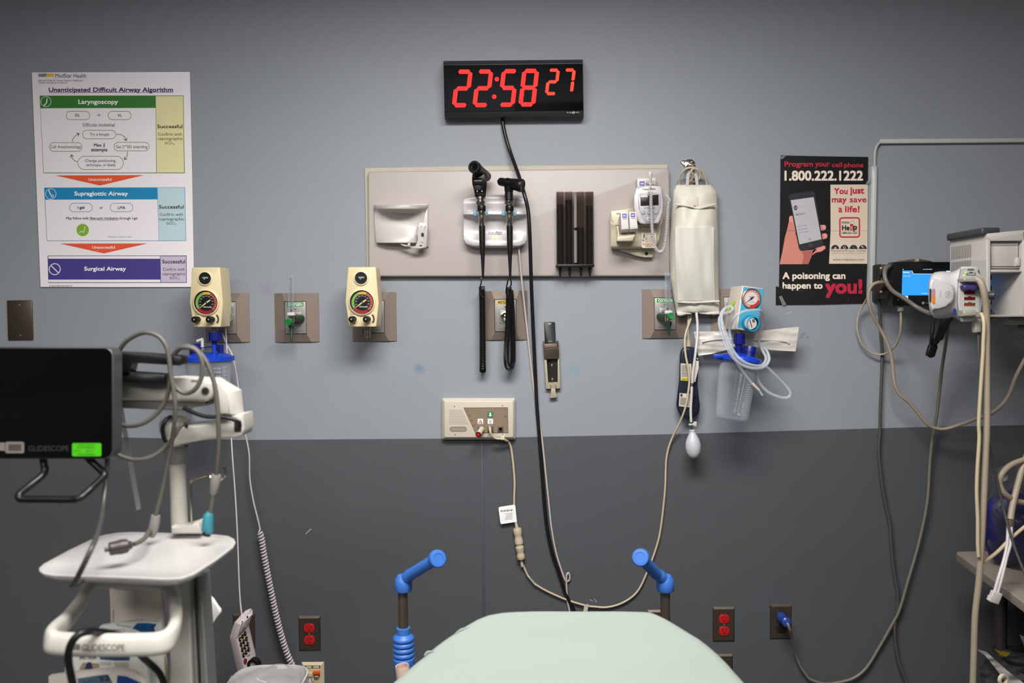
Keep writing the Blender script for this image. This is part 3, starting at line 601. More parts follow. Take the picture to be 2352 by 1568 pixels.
for i, (F4, lab) in enumerate((([(213, 772), (312, 768), (330, 1000), (226, 1008)], 'left one of two white probe cover boxes in the thermometer dock'), ([(330, 763), (428, 760), (455, 992), (345, 1000)], 'right one of two white probe cover boxes in the thermometer dock'))):
    t2 = thing('probe_cover_box', lab, 'box', P3(cT, F4[3][0], F4[3][1], .135), 'boxes in the thermometer dock')
    b = MB(); b.loft(PL(cT, F4, .145), [P3(cT, x-(30 if i == 0 else 40), y+95, .075) for x, y in F4], m_card, bev=.001); b.build('carton', t2)
    b = MB(); g = G(b, cT, vplane(.1453)); x0 = F4[0][0]+22; y0 = F4[0][1]+16; g.poly([(x0, y0), (x0+60, y0-2), (x0+64, y0+56), (x0+3, y0+58)], m_purp, 1); g.text('H', x0+16, y0+18, x0+44, y0+40, wht, 2, .04); g.line([(x0+6, y0+74), (x0+66, y0+72)], 6, m_purp, 1); g.line([(x0-5, F4[3][1]-20), (x0+98, F4[3][1]-24)], 2, m_lgrey, 1); b.build('label', t2)
t2 = thing('probe_cover_box', 'white probe cover box standing behind the top of the thermometer', 'box', P3(cT, 570, 420, .03), 'boxes in the thermometer dock')
b = MB(); b.slab(PL(cT, [(442, 300), (697, 290), (705, 420), (445, 425)], .052), (0, .026, 0), m_card, bev=.001); b.build('carton', t2)
b = MB(); g = G(b, cT, vplane(.0523)); g.rect(476, 338, 544, 402, m_purp); g.text('H', 494, 360, 528, 384, wht, 2, .04); g.text('H', 560, 362, 582, 382, ink, 2, .02); g.line([(590, 380), (675, 378)], 5, dkg, 2); b.build('label', t2)
t = thing('electronic_thermometer', 'white handheld electronic thermometer standing in the cream dock', 'thermometer', P3(cT, 600, 930, .08))
b = MB(); q = [(415, 440), (430, 425), (560, 402), (640, 395), (745, 402), (780, 420), (792, 445), (800, 620), (792, 760), (770, 870), (740, 925), (540, 935), (480, 925), (420, 860), (402, 700), (402, 560)]
b.loft(PL(cT, q, .118), [P3(cT, x, y, .07) for x, y in q], m_plc, bev=.006, seg=3); b.build('body', t)
m_lav = mat('plastic_lilac_grey', (176, 172, 178), .35)
b = MB(); q = [(458, 530), (475, 508), (540, 494), (620, 490), (740, 498), (768, 520), (775, 590), (768, 700), (745, 780), (700, 860), (650, 915), (600, 925), (545, 905), (500, 820), (465, 720), (455, 610)]
b.slab(PL(cT, q, .1195), (0, .004, 0), m_lav, bev=.001); b.build('front_panel', t)
b = MB(); b.slab(PL(cT, [(486, 538), (738, 524), (742, 668), (492, 680)], .1205), (0, .003, 0), mat('lcd_dark', (38, 38, 34), .2), bev=.0005); b.build('screen', t)
b = MB(); g = G(b, cT, vplane(.1197)); g.text('SureTemp Plus', 538, 698, 692, 718, ink, 1, .01); g2 = G(b, cT, vplane(.1185)); g2.text('Welch', 518, 436, 604, 462, m_logog, 1, .02); g2.text('Allyn', 612, 432, 696, 462, ink, 1, .02); b.build('lettering', t)
m_btn = mat('button_blue_grey', (160, 178, 186), .4)
for X, Y, r in ((527, 772, 28), (612, 774, 28), (703, 766, 28), (605, 862, 46)):
    b = MB(); g = G(b, cT, vplane(.1215)); b.slab([g.p(x, y) for x, y in g.circ(X, Y, r, r*.85, 18)], (0, .003, 0), m_btn, bev=.0008); g.ring(X, Y, r*.95, 3, dkg, 1, 18); g.line([(X-9, Y), (X+9, Y)], 6, dkg, 1); b.build('button', t)
b = MB(); b.slab(PL(cT, [(565, 402), (580, 384), (660, 386), (745, 398), (758, 412)], .105), (0, .03, 0), mat('indigo_plastic', (50, 40, 90), .4), bev=.002); b.build('top_cap', t, 'dark purple cap')
t = thing('thermometer_probe', 'white thermometer probe with a coiled white cord hanging down in front', 'probe', P3(cT, 640, 400, .1))
b = MB(); b.loft(PL(cT, [(594, 215), (602, 200), (655, 200), (664, 215), (650, 290), (640, 330), (618, 330), (606, 290)], .112), PL(cT, [(594, 215), (602, 200), (655, 200), (664, 215), (650, 290), (640, 330), (618, 330), (606, 290)], .095), m_plc, bev=.003); g = G(b, cT, vplane(.1)); b.build('probe_head', t)
b = MB(); b.slab(PL(cT, [(604, 330), (655, 330), (662, 400), (600, 400)], .10), (0, .006, 0), m_plw, bev=.001); b.build('probe_sleeve', t)
m_wc = mat('white_cord', (208, 200, 202), .4)
b = MB(); rw = .0016; Rc = cm(cT, 27, .13)-rw
b.tube(PL(cT, [(630, 225, .122), (627, 260, .122), (625, 380, .128), (612, 450, .13), (608, 490, .132), (620, 496, .14)]), .0016, m_wc)
b.coil(PL(cT, [(634, 488, .136), (634, 600, .136), (638, 800, .136), (650, 1000, .136), (668, 1150, .134), (690, 1250, .13), (725, 1308, .125), (768, 1320, .12), (805, 1285, .116), (828, 1200, .112), (845, 1050, .108), (860, 850, .104), (868, 700, .1), (875, 610, .1)]), Rc, rw, 78, m_wc, per=11)
b.tube(PL(cT, [(882, 615, .1), (900, 605, .098), (885, 570, .096), (845, 525, .092), (818, 508, .088), (800, 500, .084)]), .0016, m_wc); b.build('coiled_cord', t)
# ------------------------------------------------------------------ wall hook, pressure bag, handset
t = thing('wall_hook', 'chrome double wall hook above the white infusion bag', 'hook', P3(cE, 1415, 110, 0))
b = MB(); b.slab(PL(cE, [(1345, 48), (1362, 30), (1400, 22), (1448, 20), (1478, 48), (1455, 70), (1440, 112), (1402, 116), (1385, 90), (1370, 64)], .006), (0, .006, 0), m_chr, bev=.002); b.build('base_plate', t)
for X in (1378, 1450):
    b = MB(); b.lathe([(.0005, .0), (.0035, 0), (.003, .002), (0, .003)], P3(cE, X, 48, .006), (0, -1, 0), m_chr, seg=14); b.build('screw', t)
for L in ([(1435, 70, .006), (1452, 75, .03), (1466, 80, .045), (1470, 100, .05), (1462, 125, .052), (1445, 145, .05), (1436, 165, .045)], [(1405, 85, .006), (1396, 100, .02), (1390, 118, .03), (1392, 130, .038)]):
    b = MB(); b.tube(PL(cE, L), [.004, .0045, .004, .003], m_chr, seg=12); b.build('prong', t)
m_bag = mat('bag_fabric', (226, 221, 208), .6, var=.025, scale=12, bump=.12, bscale=300); m_mesh = mat('bag_mesh', (214, 211, 202), .7, var=.05, scale=400, bump=.4, bscale=900); m_rub = mat('white_rubber', (212, 208, 206), .4)
t = thing('pressure_infusion_bag', 'white fabric pressure infusion bag hanging from the chrome hook, squeeze bulb below', 'infusion bag', P3(cE, 1470, 1430, .03))
b = MB(); rows = [(252, 1310, 1615, .034, .04), (268, 1300, 1628, .036, .05), (310, 1281, 1668, .036, .058), (335, 1279, 1677, .036, .064), (400, 1274, 1678, .036, .070), (450, 1271, 1679, .036, .066), (520, 1264, 1681, .036, .076), (600, 1258, 1682, .036, .078), (700, 1252, 1685, .036, .078), (820, 1247, 1687, .036, .084), (900, 1246, 1688, .036, .086), (1000, 1250, 1689, .036, .084), (1100, 1256, 1690, .036, .078), (1200, 1270, 1691, .036, .072), (1290, 1286, 1693, .036, .062), (1310, 1290, 1694, .036, .058), (1350, 1297, 1696, .036, .056), (1390, 1304, 1696, .036, .05), (1405, 1306, 1696, .035, .045)]
shell(b, cE, rows, .026, m_bag, 26, 3.5, wob=.010, seed=3)
b.loft(PL(cE, [(1306, 1395), (1696, 1395), (1696, 1418), (1640, 1425), (1590, 1418), (1530, 1402), (1480, 1400), (1430, 1404), (1390, 1424), (1350, 1432), (1316, 1430)], .046), PL(cE, [(1306, 1395), (1696, 1395), (1696, 1418), (1640, 1425), (1590, 1418), (1530, 1402), (1480, 1400), (1430, 1404), (1390, 1424), (1350, 1432), (1316, 1430)], .028), m_bag, bev=.004)
b.build('bag', t, sharp=60)
b = MB(); rows = [(636, 1296, 1645, .078, .081), (660, 1296, 1645, .079, .085), (820, 1298, 1645, .080, .090), (960, 1302, 1647, .080, .0905), (1100, 1308, 1649, .075, .085), (1200, 1316, 1652, .071, .079), (1296, 1322, 1656, .0615, .067)]
shell(b, cE, rows, .05, m_mesh, 22, 3, wob=.010, seed=3); b.build('mesh_pocket', t, 'grey-white mesh pocket')
for L in ([(1302, 428, .066), (1370, 436, .070), (1440, 447, .072), (1500, 464, .072), (1560, 452, .072), (1620, 436, .070), (1656, 428, .066)], [(1316, 1304, .060), (1400, 1310, .066), (1500, 1310, .067), (1600, 1305, .064), (1692, 1300, .058)]):
    b = MB(); b.tube(PL(cE, L), .0034, m_bag, seg=8); b.build('piping', t)
b = MB(); b.slab(PL(cE, [(1422, 362), (1500, 360), (1508, 440), (1476, 446), (1470, 415), (1464, 446), (1418, 432)], .073), (0, .004, 0), mat('bag_port_patch', (228, 214, 200), .5), bev=.0015); b.build('port_patch', t)
b = MB(); N = 14; A = []; Bq = []
out = [(1392, 275), (1393, 230), (1396, 180), (1404, 150), (1420, 132), (1442, 124), (1468, 130), (1488, 148), (1500, 178), (1505, 230), (1508, 272)]
inn = [(1420, 280), (1421, 235), (1424, 190), (1428, 170), (1436, 158), (1446, 154), (1458, 158), (1468, 172), (1474, 195), (1480, 235), (1482, 280)]
for o, i in zip(out, inn): A.append(o); Bq.append(i)
rows = [[P3(cE, *A[k], .046), P3(cE, *Bq[k], .046), P3(cE, *Bq[k], .041), P3(cE, *A[k], .041)] for k in range(len(A))]; b.grid(rows, m_plw, cu=True, c0=True, c1=True)
b.build('hanger_loop', t, 'plastic hanger loop')
b = MB(); b.tube([P3(cF, X, Y, d) for X, Y, d in ((474, 322, .045), (478, 360, .05), (484, 430, .055), (482, 520, .064), (473, 610, .074), (462, 700, .078), (450, 790, .078), (443, 885, .076))], .0042, m_rub, seg=10); b.build('inflation_tube', t)
b = MB(); b.tube([P3(cF, X, Y, .074) for X, Y in ((441, 890), (439, 925))], .0026, mat('connector_grey', (150, 145, 138), .3, metal=.6), smooth=False); b.build('tube_connector', t, 'small grey connector')
b = MB(); b.tube([P3(cF, X, Y, .074) for X, Y in ((440, 912), (436, 1000), (431, 1090), (434, 1188))], .0042, m_rub, seg=10); b.build('lower_tube', t)
b = MB(); b.slab(PL(cF, [(452, 716), (462, 706), (497, 712), (494, 760), (470, 878), (444, 876)], .072), (0, .006, 0), mat('clamp_pink_white', (222, 205, 200), .4), bev=.002); b.box(P3(cF, 483, 694, .07), (.003, .008, .006), m_plw, bev=.001); b.build('pinch_clamp', t)
b = MB(); b.cyl(P3(cF, 416, 1210, .074), P3(cF, 470, 1206, .074), .0032, m_plc, seg=14); b.slab(PL(cF, [(456, 1188), (480, 1188), (480, 1224), (456, 1226)], .079), (0, .01, 0), m_plc, bev=.002); b.cyl(P3(cF, 434, 1188, .074), P3(cF, 440, 1258, .074), .0022, m_chr, seg=12); b.build('stopcock', t)
b = MB(); q = cm(cF, 1, .074); p = P3(cF, 443, 1250, .074); p2 = P3(cF, 455, 1475, .074); L = (p-p2).length
b.lathe([(0, 0), (q*22, 0), (q*24, L*.02), (q*21, L*.05), (q*24, L*.1), (q*36, L*.2), (q*52, L*.35), (q*60, L*.5), (q*61, L*.62), (q*55, L*.78), (q*42, L*.9), (q*24, L*.97), (0, L)], p, p2-p, mat('bulb_white', (205, 204, 212), .38), seg=32); b.build('squeeze_bulb', t)

m_hand = mat('navy_plastic', (30, 36, 54), .35); m_beigec = mat('beige_cord', (206, 190, 164), .45); m_lab = mat('label_white', (215, 210, 196), .5); m_labY = mat('label_yellow', (225, 200, 40), .5)
t = thing('patient_handset', 'dark blue nurse call handset hanging by its beige cord right of the tall bracket', 'handset', P3(cF, 420, 1168, .02))
b = MB(); q = [(372, 604), (410, 598), (452, 602), (476, 630), (490, 690), (489, 800), (484, 900), (494, 990), (503, 1060), (500, 1100), (478, 1142), (430, 1168), (380, 1158), (336, 1118), (317, 1060), (325, 980), (340, 860), (344, 740), (345, 660), (354, 626)]
b.loft(PL(cF, q, .052), PL(cF, q, .012), m_hand, bev=.010, seg=4); b.build('body', t)
b = MB(); g = G(b, cF, vplane(.0525), .0004); g.poly([(352, 730), (436, 733), (440, 866), (352, 862)], m_lab, 1); g.poly([(352, 842), (439, 846), (440, 868), (352, 864)], m_labY, 2); g.text('CAUTION', 362, 848, 430, 860, ink, 3, .01)
for i in range(12): g.line([(358, 745+i*8), (400+(i*13 % 30), 746+i*8)], 3, ink, 2)
b.build('label', t, 'white printed label with a yellow caution band')
b = MB(); g = G(b, cF, vplane(.0525), .0004); g.poly([(344, 962), (426, 968), (420, 1074), (338, 1064)], m_lab, 1)
for i in range(10): g.line([(350-i*.5, 998+i*6), (395+(i*11 % 20), 1002+i*6)], 2.6, ink, 2)
g.rect(350, 968, 366, 990, ink, 2)
b.build('label', t, 'white printed label')
b = MB(); b.lathe([(.001, 0), (.005, 0), (.004, .001), (0, .0005)], P3(cF, 466, 1000, .0525), (0, -1, 0), m_blk, seg=14); b.build('screw', t)
b = MB(); b.tube([P3(cF, 412, Y, .03) for Y in (545, 575, 602)], [.0062, .0075, .0082], m_beigec, seg=12, smooth=False); b.build('strain_relief', t, 'beige cord collar')
b = MB(); b.tube([P3(cF, 412, 550, .03), P3(cF, 411, 450, .024), P3(cF, 413, 360, .018), P3(cE, 1400, 1300, .014), P3(cE, 1380, 900, .014), P3(cE, 1345, 400, .014), P3(cE, 1334, 260, .016), P3(cE, 1330, 205, .026), P3(cE, 1350, 150, .04), P3(cE, 1395, 108, .054), P3(cE, 1440, 97, .058), P3(cE, 1490, 105, .054), P3(cE, 1540, 140, .04), P3(cE, 1568, 190, .03), P3(cE, 1580, 255, .018), P3(cE, 1580, 400, .012), P3(cE, 1540, 480, .011), P3(cE, 1470, 400, .011), P3(cE, 1420, 260, .014), P3(cE, 1425, 228, .03), P3(cE, 1452, 195, .045), P3(cE, 1458, 160, .058), P3(cE, 1440, 130, .066), P3(cE, 1462, 108, .062), P3(cE, 1500, 120, .054), P3(cE, 1522, 155, .046), P3(cE, 1508, 200, .036), P3(cE, 1470, 222, .026), P3(cE, 1440, 260, .02), P3(cE, 1430, 600, .013), P3(cE, 1440, 1200, .013)]
 + [P3(cF, X, Y, d) for X, Y, d in ((432, 360, .02), (418, 420, .04), (396, 480, .055), (384, 560, .062), (392, 670, .066), (412, 770, .068), (420, 860, .066), (412, 950, .066), (388, 1080, .06), (342, 1200, .04), (292, 1300, .02), (258, 1390, .012), (240, 1480, .01))]
 + [W(x, y, .009) for x, y in ((1529, 1080), (1527, 1130), (1518, 1210), (1508, 1255), (1487, 1312), (1464, 1358), (1432, 1383), (1396, 1394), (1366, 1393), (1340, 1389), (1291, 1373), (1238, 1347), (1215, 1325), (1206, 1308), (1201, 1296))], .0034, m_beigec, seg=8); b.build('cord', t, 'long beige cord looped over the hook and hanging down to the floor outlets')
qn = [(802, 1060, 10), (812, 1065, 14), (822, 1122, 12)]
b = MB(); p0 = P3(cN, 820, 1124, .014); p1 = P3(cN, 776, 796, .014); ax = p1-p0; L = ax.length; k = cm(cN, 1, .014); sg = L/328
b.lathe([(0, 0), (k*11, 0), (k*13, 20*sg), (k*11, 55*sg), (k*14, 62*sg), (k*30, 64*sg), (k*36, 70*sg), (k*36, 100*sg), (k*30, 114*sg), (k*30, 126*sg), (k*36, 140*sg), (k*37, 170*sg), (k*30, 176*sg), (k*30, 198*sg), (k*37, 200*sg), (k*37, 235*sg), (k*31, 252*sg), (k*31, 268*sg), (k*37, 286*sg), (k*37, 320*sg), (k*33, 328*sg), (0, 328*sg)], p0, ax, m_beigec, seg=24); b.build('cord_connector', t, 'ribbed beige inline connector')
b = MB(); b.slab(PL(cN, [(862, 1204), (872, 1198), (942, 1276), (936, 1288), (926, 1280)], .014), (0, .002, 0), m_lab); g = G(b, cN, vplane(.0142)); g.line([(880, 1214), (930, 1272)], 3, dkg); b.build('cord_label', t)
b = MB(); b.slab(PL(cO, [(1236, 396), (1262, 394), (1254, 440), (1228, 440)], .016), (0, .002, 0), mat('tape_cream', (205, 198, 178), .5)); b.build('tape_flag', t)
b = MB(); b.tube([P3(cM, X, Y, d) for X, Y, d in ((572, 1350, .05), (574, 1380, .054), (590, 1415, .05), (620, 1436, .044), (655, 1440, .042), (688, 1440, .042), (716, 1456, .036))]+[P3(cN, X, Y, d) for X, Y, d in ((700, 55, .02), (722, 100, .012), (740, 220, .01), (752, 360, .01), (754, 440, .01), (751, 520, .01), (751, 620, .011), (757, 700, .012), (768, 760, .013), (776, 800, .014))], .0038, m_beigec, seg=8); b.build('upper_cord', t)
b = MB(); b.tube([P3(cN, 762, 730, .0125), P3(cN, 776, 800, .014)], [.0035, .0058], m_beigec, smooth=False, seg=12); b.build('connector_sleeve', t)
b = MB(); b.slab(PL(cN, [(616, 622), (624, 612), (742, 594), (760, 598), (774, 738), (756, 742), (640, 759), (632, 748)], .0165), (0, .001, 0), wht); g = G(b, cN, vplane(.0166), .0003)
for i in range(16): g.line([(634+i*6.8, 640-i*.6), (635+i*6.8, 655-i*.6)], 2+(i*7 % 4), ink, 1)
for i in range(6): g.line([(664+(i*17 % 20), 672+i*10), (736, 662+i*10)], 2.2, dkg, 1)
b.build('cord_tag', t, 'white barcode tag on the cord')

# ------------------------------------------------------------------ gas outlet plates
m_plate = mat('plate_bronze', (150, 134, 124), .38, metal=.25, var=.04, scale=60); m_panel = mat('panel_steel', (158, 155, 150), .4, metal=.3); m_sock = mat('socket_dark', (44, 44, 42), .4); m_sgreen = mat('socket_green', (36, 66, 46), .4)
m_tg = mat('label_green', (40, 150, 60), .5); m_ty = mat('label_yellow2', (222, 190, 40), .5); m_tw = mat('label_pale', (215, 210, 210), .5)
S = mpp(0)
def gas_plate(cx, cy, label, tag, ttext, sock, latch=False, dark_panel=False, sized=(101, 112)):
    o = W(cx, cy); w2, h2 = sized[0]*S/2, sized[1]*S/2
    t = thing('gas_outlet_plate', label, 'wall outlet', o+V3((0, 0, -h2)), 'medical gas outlet plates')
    Q = lambda x, d, z: o+V3((x, -d, z))
    b = MB(); iw, iz0, iz1 = .0345, h2-.026, -h2+.025; tw = w2*.64
    OT = [Q(-w2, .003, h2), Q(-tw, .006, h2), Q(tw, .006, h2), Q(w2, .003, h2)]; OB = [Q(-w2, .003, -h2), Q(-tw, .006, -h2), Q(tw, .006, -h2), Q(w2, .003, -h2)]
    I = [Q(-iw, .020, iz0), Q(iw, .020, iz0), Q(iw, .020, iz1), Q(-iw, .020, iz1)]
    b.poly([OT[0], OT[1], I[0], I[3], OB[1], OB[0]], m_plate); b.poly([OT[1], OT[2], I[1], I[0]], m_plate); b.poly([OT[2], OT[3], OB[3], OB[2], I[2], I[1]], m_plate); b.poly([OB[1], I[3], I[2], OB[2]], m_plate)
    for a, c in ((OT, OT), (OB, OB)): b.poly([a[0], a[1], a[2], a[3], V3((a[3].x, 0, a[3].z)), V3((a[0].x, 0, a[0].z))], m_plate)
    for k in (0, 3): b.poly([OT[k], OB[k], V3((OB[k].x, 0, OB[k].z)), V3((OT[k].x, 0, OT[k].z))], m_plate)
    b.build('frame', t, sharp=12)
    b = MB(); b.box(o+V3((0, -.0175, (iz0+iz1)/2)), (iw*1.92, .006, (iz0-iz1)*.97), m_panel, bev=.0015); b.build('panel', t)
    def quad(b, x0, z0, x1, z1, d, m): b.poly([Q(x0, d, z0), Q(x1, d, z0), Q(x1, d, z1), Q(x0, d, z1)], m)
    def tx(b, s, x0, z0, x1, z1, d, m, bold=0):
        vs, fs, a = glyphs(s, bold); V = [b.v(Q(x0+u*(x1-x0), d, z0+v*(z1-z0))) for u, v in vs]
        for f in fs: b.face([V[i] for i in f], m)
    b = MB(); quad(b, -.026, iz0-.016, .026, iz0-.004, .0208, tag)
    if ttext: tx(b, ttext, -.022, iz0-.0145, .022, iz0-.0055, .0211, wht if tag is m_tg else ink, .015)
    b.build('name_strip', t)
    b = MB(); b.box(o+V3((0, -.0205, -.003)), (.040, .004, .044), m_panel, bev=.004); b.build('latch_plate', t)
    b = MB(); b.lathe([(.0155, 0), (.0155, .006), (.012, .007), (.010, .004), (.004, .003), (.004, .009), (0, .010)], o+V3((0, -.0222, -.003)), (0, -1, 0), sock, seg=28); b.build('socket', t)
    for z in (iz0-.023, iz1+.018):
        b = MB(); b.lathe([(0, 0), (.0032, 0), (.0026, .0016), (0, .002)], o+V3((0, -.0205, z)), (0, -1, 0), m_chr, seg=12); b.build('screw', t)
    b = MB(); tx(b, 'PURITAN-BENNETT', -.022, iz1+.0085, .022, iz1+.0112, .0208, ink); tx(b, 'USE NO OIL', -.010, iz1+.0035, .010, iz1+.0056, .0208, ink); b.build('lettering', t)
    return t
gas_plate(523, 729.5, 'bronze gas outlet plate behind the leftmost cream suction regulator', m_tw, None, m_sock)
gas_plate(682.5, 729, 'bronze gas outlet plate carrying the flowmeter between the two cream regulators', m_tg, 'OXYGEN', m_sgreen)
gas_plate(860.5, 727, 'bronze gas outlet plate behind the cream regulator at the lower left corner of the board', m_tw, None, m_sock)
gas_plate(1161, 724, 'bronze gas outlet plate with a yellow label behind the black coiled cords', m_ty, 'MEDICAL AIR', m_chr)
gas_plate(1525, 720, 'bronze gas outlet plate with green label left of the hanging white bag', m_tg, 'OXYGEN', m_sgreen)
gas_plate(1683, 713, 'bronze gas outlet plate behind the blue-faced suction regulator', m_tw, 'VACUUM', m_sock, sized=(101, 100))

# ------------------------------------------------------------------ cream suction regulators
m_reg = mat('regulator_cream', (232, 215, 172), .38, var=.015); m_reg2 = mat('regulator_ring', (238, 224, 186), .35); m_gface = mat('gauge_black', (18, 18, 18), .3)
gG = mat('gauge_green', (110, 165, 45), .5); gY = mat('gauge_yellow', (215, 165, 30), .5); gR = mat('gauge_red', (175, 50, 32), .5); gD = mat('gauge_dark_red', (140, 15, 28), .5); m_ndl = mat('needle', (228, 222, 150), .5)
m_steel = mat('steel', (150, 145, 138), .3, metal=.8, k=1.0)
dr = .16
t = thing('suction_regulator', 'cream suction regulator with a canister below, leftmost of the cream pair', 'regulator', P3(cB, 322, 745, .1), 'cream suction regulators')
b = MB(); q = [(176, 152), (184, 148), (448, 146), (457, 152), (486, 500), (468, 738), (458, 746), (196, 746), (186, 738), (158, 490)]
ctr = P3(cB, 322, 450, .08)
b.loft(PL(cB, q, dr), [V3((p.x, -.085, p.z)) for p in PL(cB, q, dr)], m_reg, bev=.004, seg=3); b.build('body', t)
b = MB(); qq = cm(cB, 1, dr); c0 = P3(cB, 312, 258, dr)
b.lathe([(qq*74, 0), (qq*72, .004), (qq*62, .005), (qq*60, .003)], c0, (0, -1, 0), m_reg2, seg=36); b.lathe([(0, .0035), (qq*61, .0035)], c0, (0, -1, 0), m_gface, seg=36); g = G(b, cB, vplane(dr+.004)); g.text('OHMEDA', 281, 243, 341, 258, m_lgrey, 1, .03); g.line([(303, 258), (300, 270)], 8, m_lgrey, 1); b.build('badge', t)
b = MB(); c0 = P3(cB, 322, 500, dr)
b.lathe([(qq*133, 0), (qq*131, .006), (qq*121, .008), (qq*118, .004)], c0, (0, -1, 0), m_reg2, seg=44); gr = b.build('gauge', t)
b = MB(); b.lathe([(0, .0035), (qq*119, .0035)], c0, (0, -1, 0), m_gface, seg=40); g = G(b, cB, vplane(dr+.0036), .0003)
g.arc(322, 500, 82, 107, -122, -24, gG); g.arc(322, 500, 82, 107, -23, 24, gY); g.arc(322, 500, 82, 107, 25, 140, gR); g.arc(322, 500, 82, 116, 146, 236, gD, 1)
for i in range(21):
    a = math.radians(-122+i*13); r0 = 84 if i % 2 else 78; g.line([(322+r0*math.sin(a), 500-r0*math.cos(a)), (322+108*math.sin(a), 500-108*math.cos(a))], 2, m_lgrey, 2)
for i, s in enumerate(('20', '40', '60', '80', '100', '120', '140', '160', '180', '200')):
    a = math.radians(-108+i*26.5); X, Y = 322+64*math.sin(a), 500-66*math.cos(a); g.text(s, X-10, Y-6, X+10, Y+6, m_lgrey, 2)
g.text('Ohmeda', 290, 534, 372, 552, m_lgrey, 2, .02); g.poly([(240, 566), (322, 492), (330, 504)], m_ndl, 4); g.poly([(318, 494), (358, 470), (366, 478), (328, 506)], m_ndl, 4); g.disc(322, 499, 10, m_steel, 5, n=16); b.build('dial', gr)
for X in (242, 384):
    b = MB(); c0 = P3(cB, X, 670, dr); b.lathe([(qq*44, 0), (qq*42, .003), (0, .003)], c0, (0, -1, 0), m_reg2, seg=28); b.lathe([(qq*33, .003), (qq*34, .012), (qq*31, .024), (0, .025)], c0, (-.12, -1, 0.02), m_blk, seg=24); b.lathe([(0, .0255), (qq*7, .0255)], c0, (-.12, -1, .02), m_lgrey, seg=10); b.build('knob', t)
b = MB(); g = G(b, cB, vplane(dr+.0005), .0003); g.arc(384, 668, 50, 66, 40, 130, ink); [g.line([(208, 590+i*9), (213, 590+i*9)], 4, dkg) for i in range(5)]; g.line([(213, 622), (240, 622)], 4, dkg); g.line([(210, 707), (232, 707)], 4, dkg); b.build('markings', t)
b = MB(); b.cyl(W(523, 728, .085)+V3((0, 0, 0)), W(523, 728, .026), .016, m_steel, seg=20); b.build('wall_adapter', t)
b = MB(); p = P3(cB, 405, 742, .12); b.lathe([(.008, 0), (.009, .004), (.009, .010), (.0065, .011), (.0065, .02), (0, .021)], p, (0, 0, -1), m_steel, seg=20); b.build('outlet_nipple', t, 'steel outlet nipple')
SRC = t
dx = P3(cB, 1880, 500, dr)-P3(cB, 322, 503, dr)
c2 = copy_tree(t, dx); c2['label'] = 'cream suction regulator overlapping the lower left corner of the beige board'
for ch in c2.children:
    if ch.name.startswith('wall_adapter'): ch.location = (W(860.5, 727, .05)-W(523, 728, .05)-dx)
b = MB(); p = P3(cB, 1934, 775, .11); b.lathe([(.0075, 0), (.0075, .006), (.0095, .006), (.0095, .012), (.008, .013), (.008, .024), (.006, .024), (.006, .01)], p, (0, 0, -1), mat('nickel', (170, 160, 148), .2, metal=.9, k=1), seg=22); b.build('hose_fitting', c2, 'nickel hose fitting')

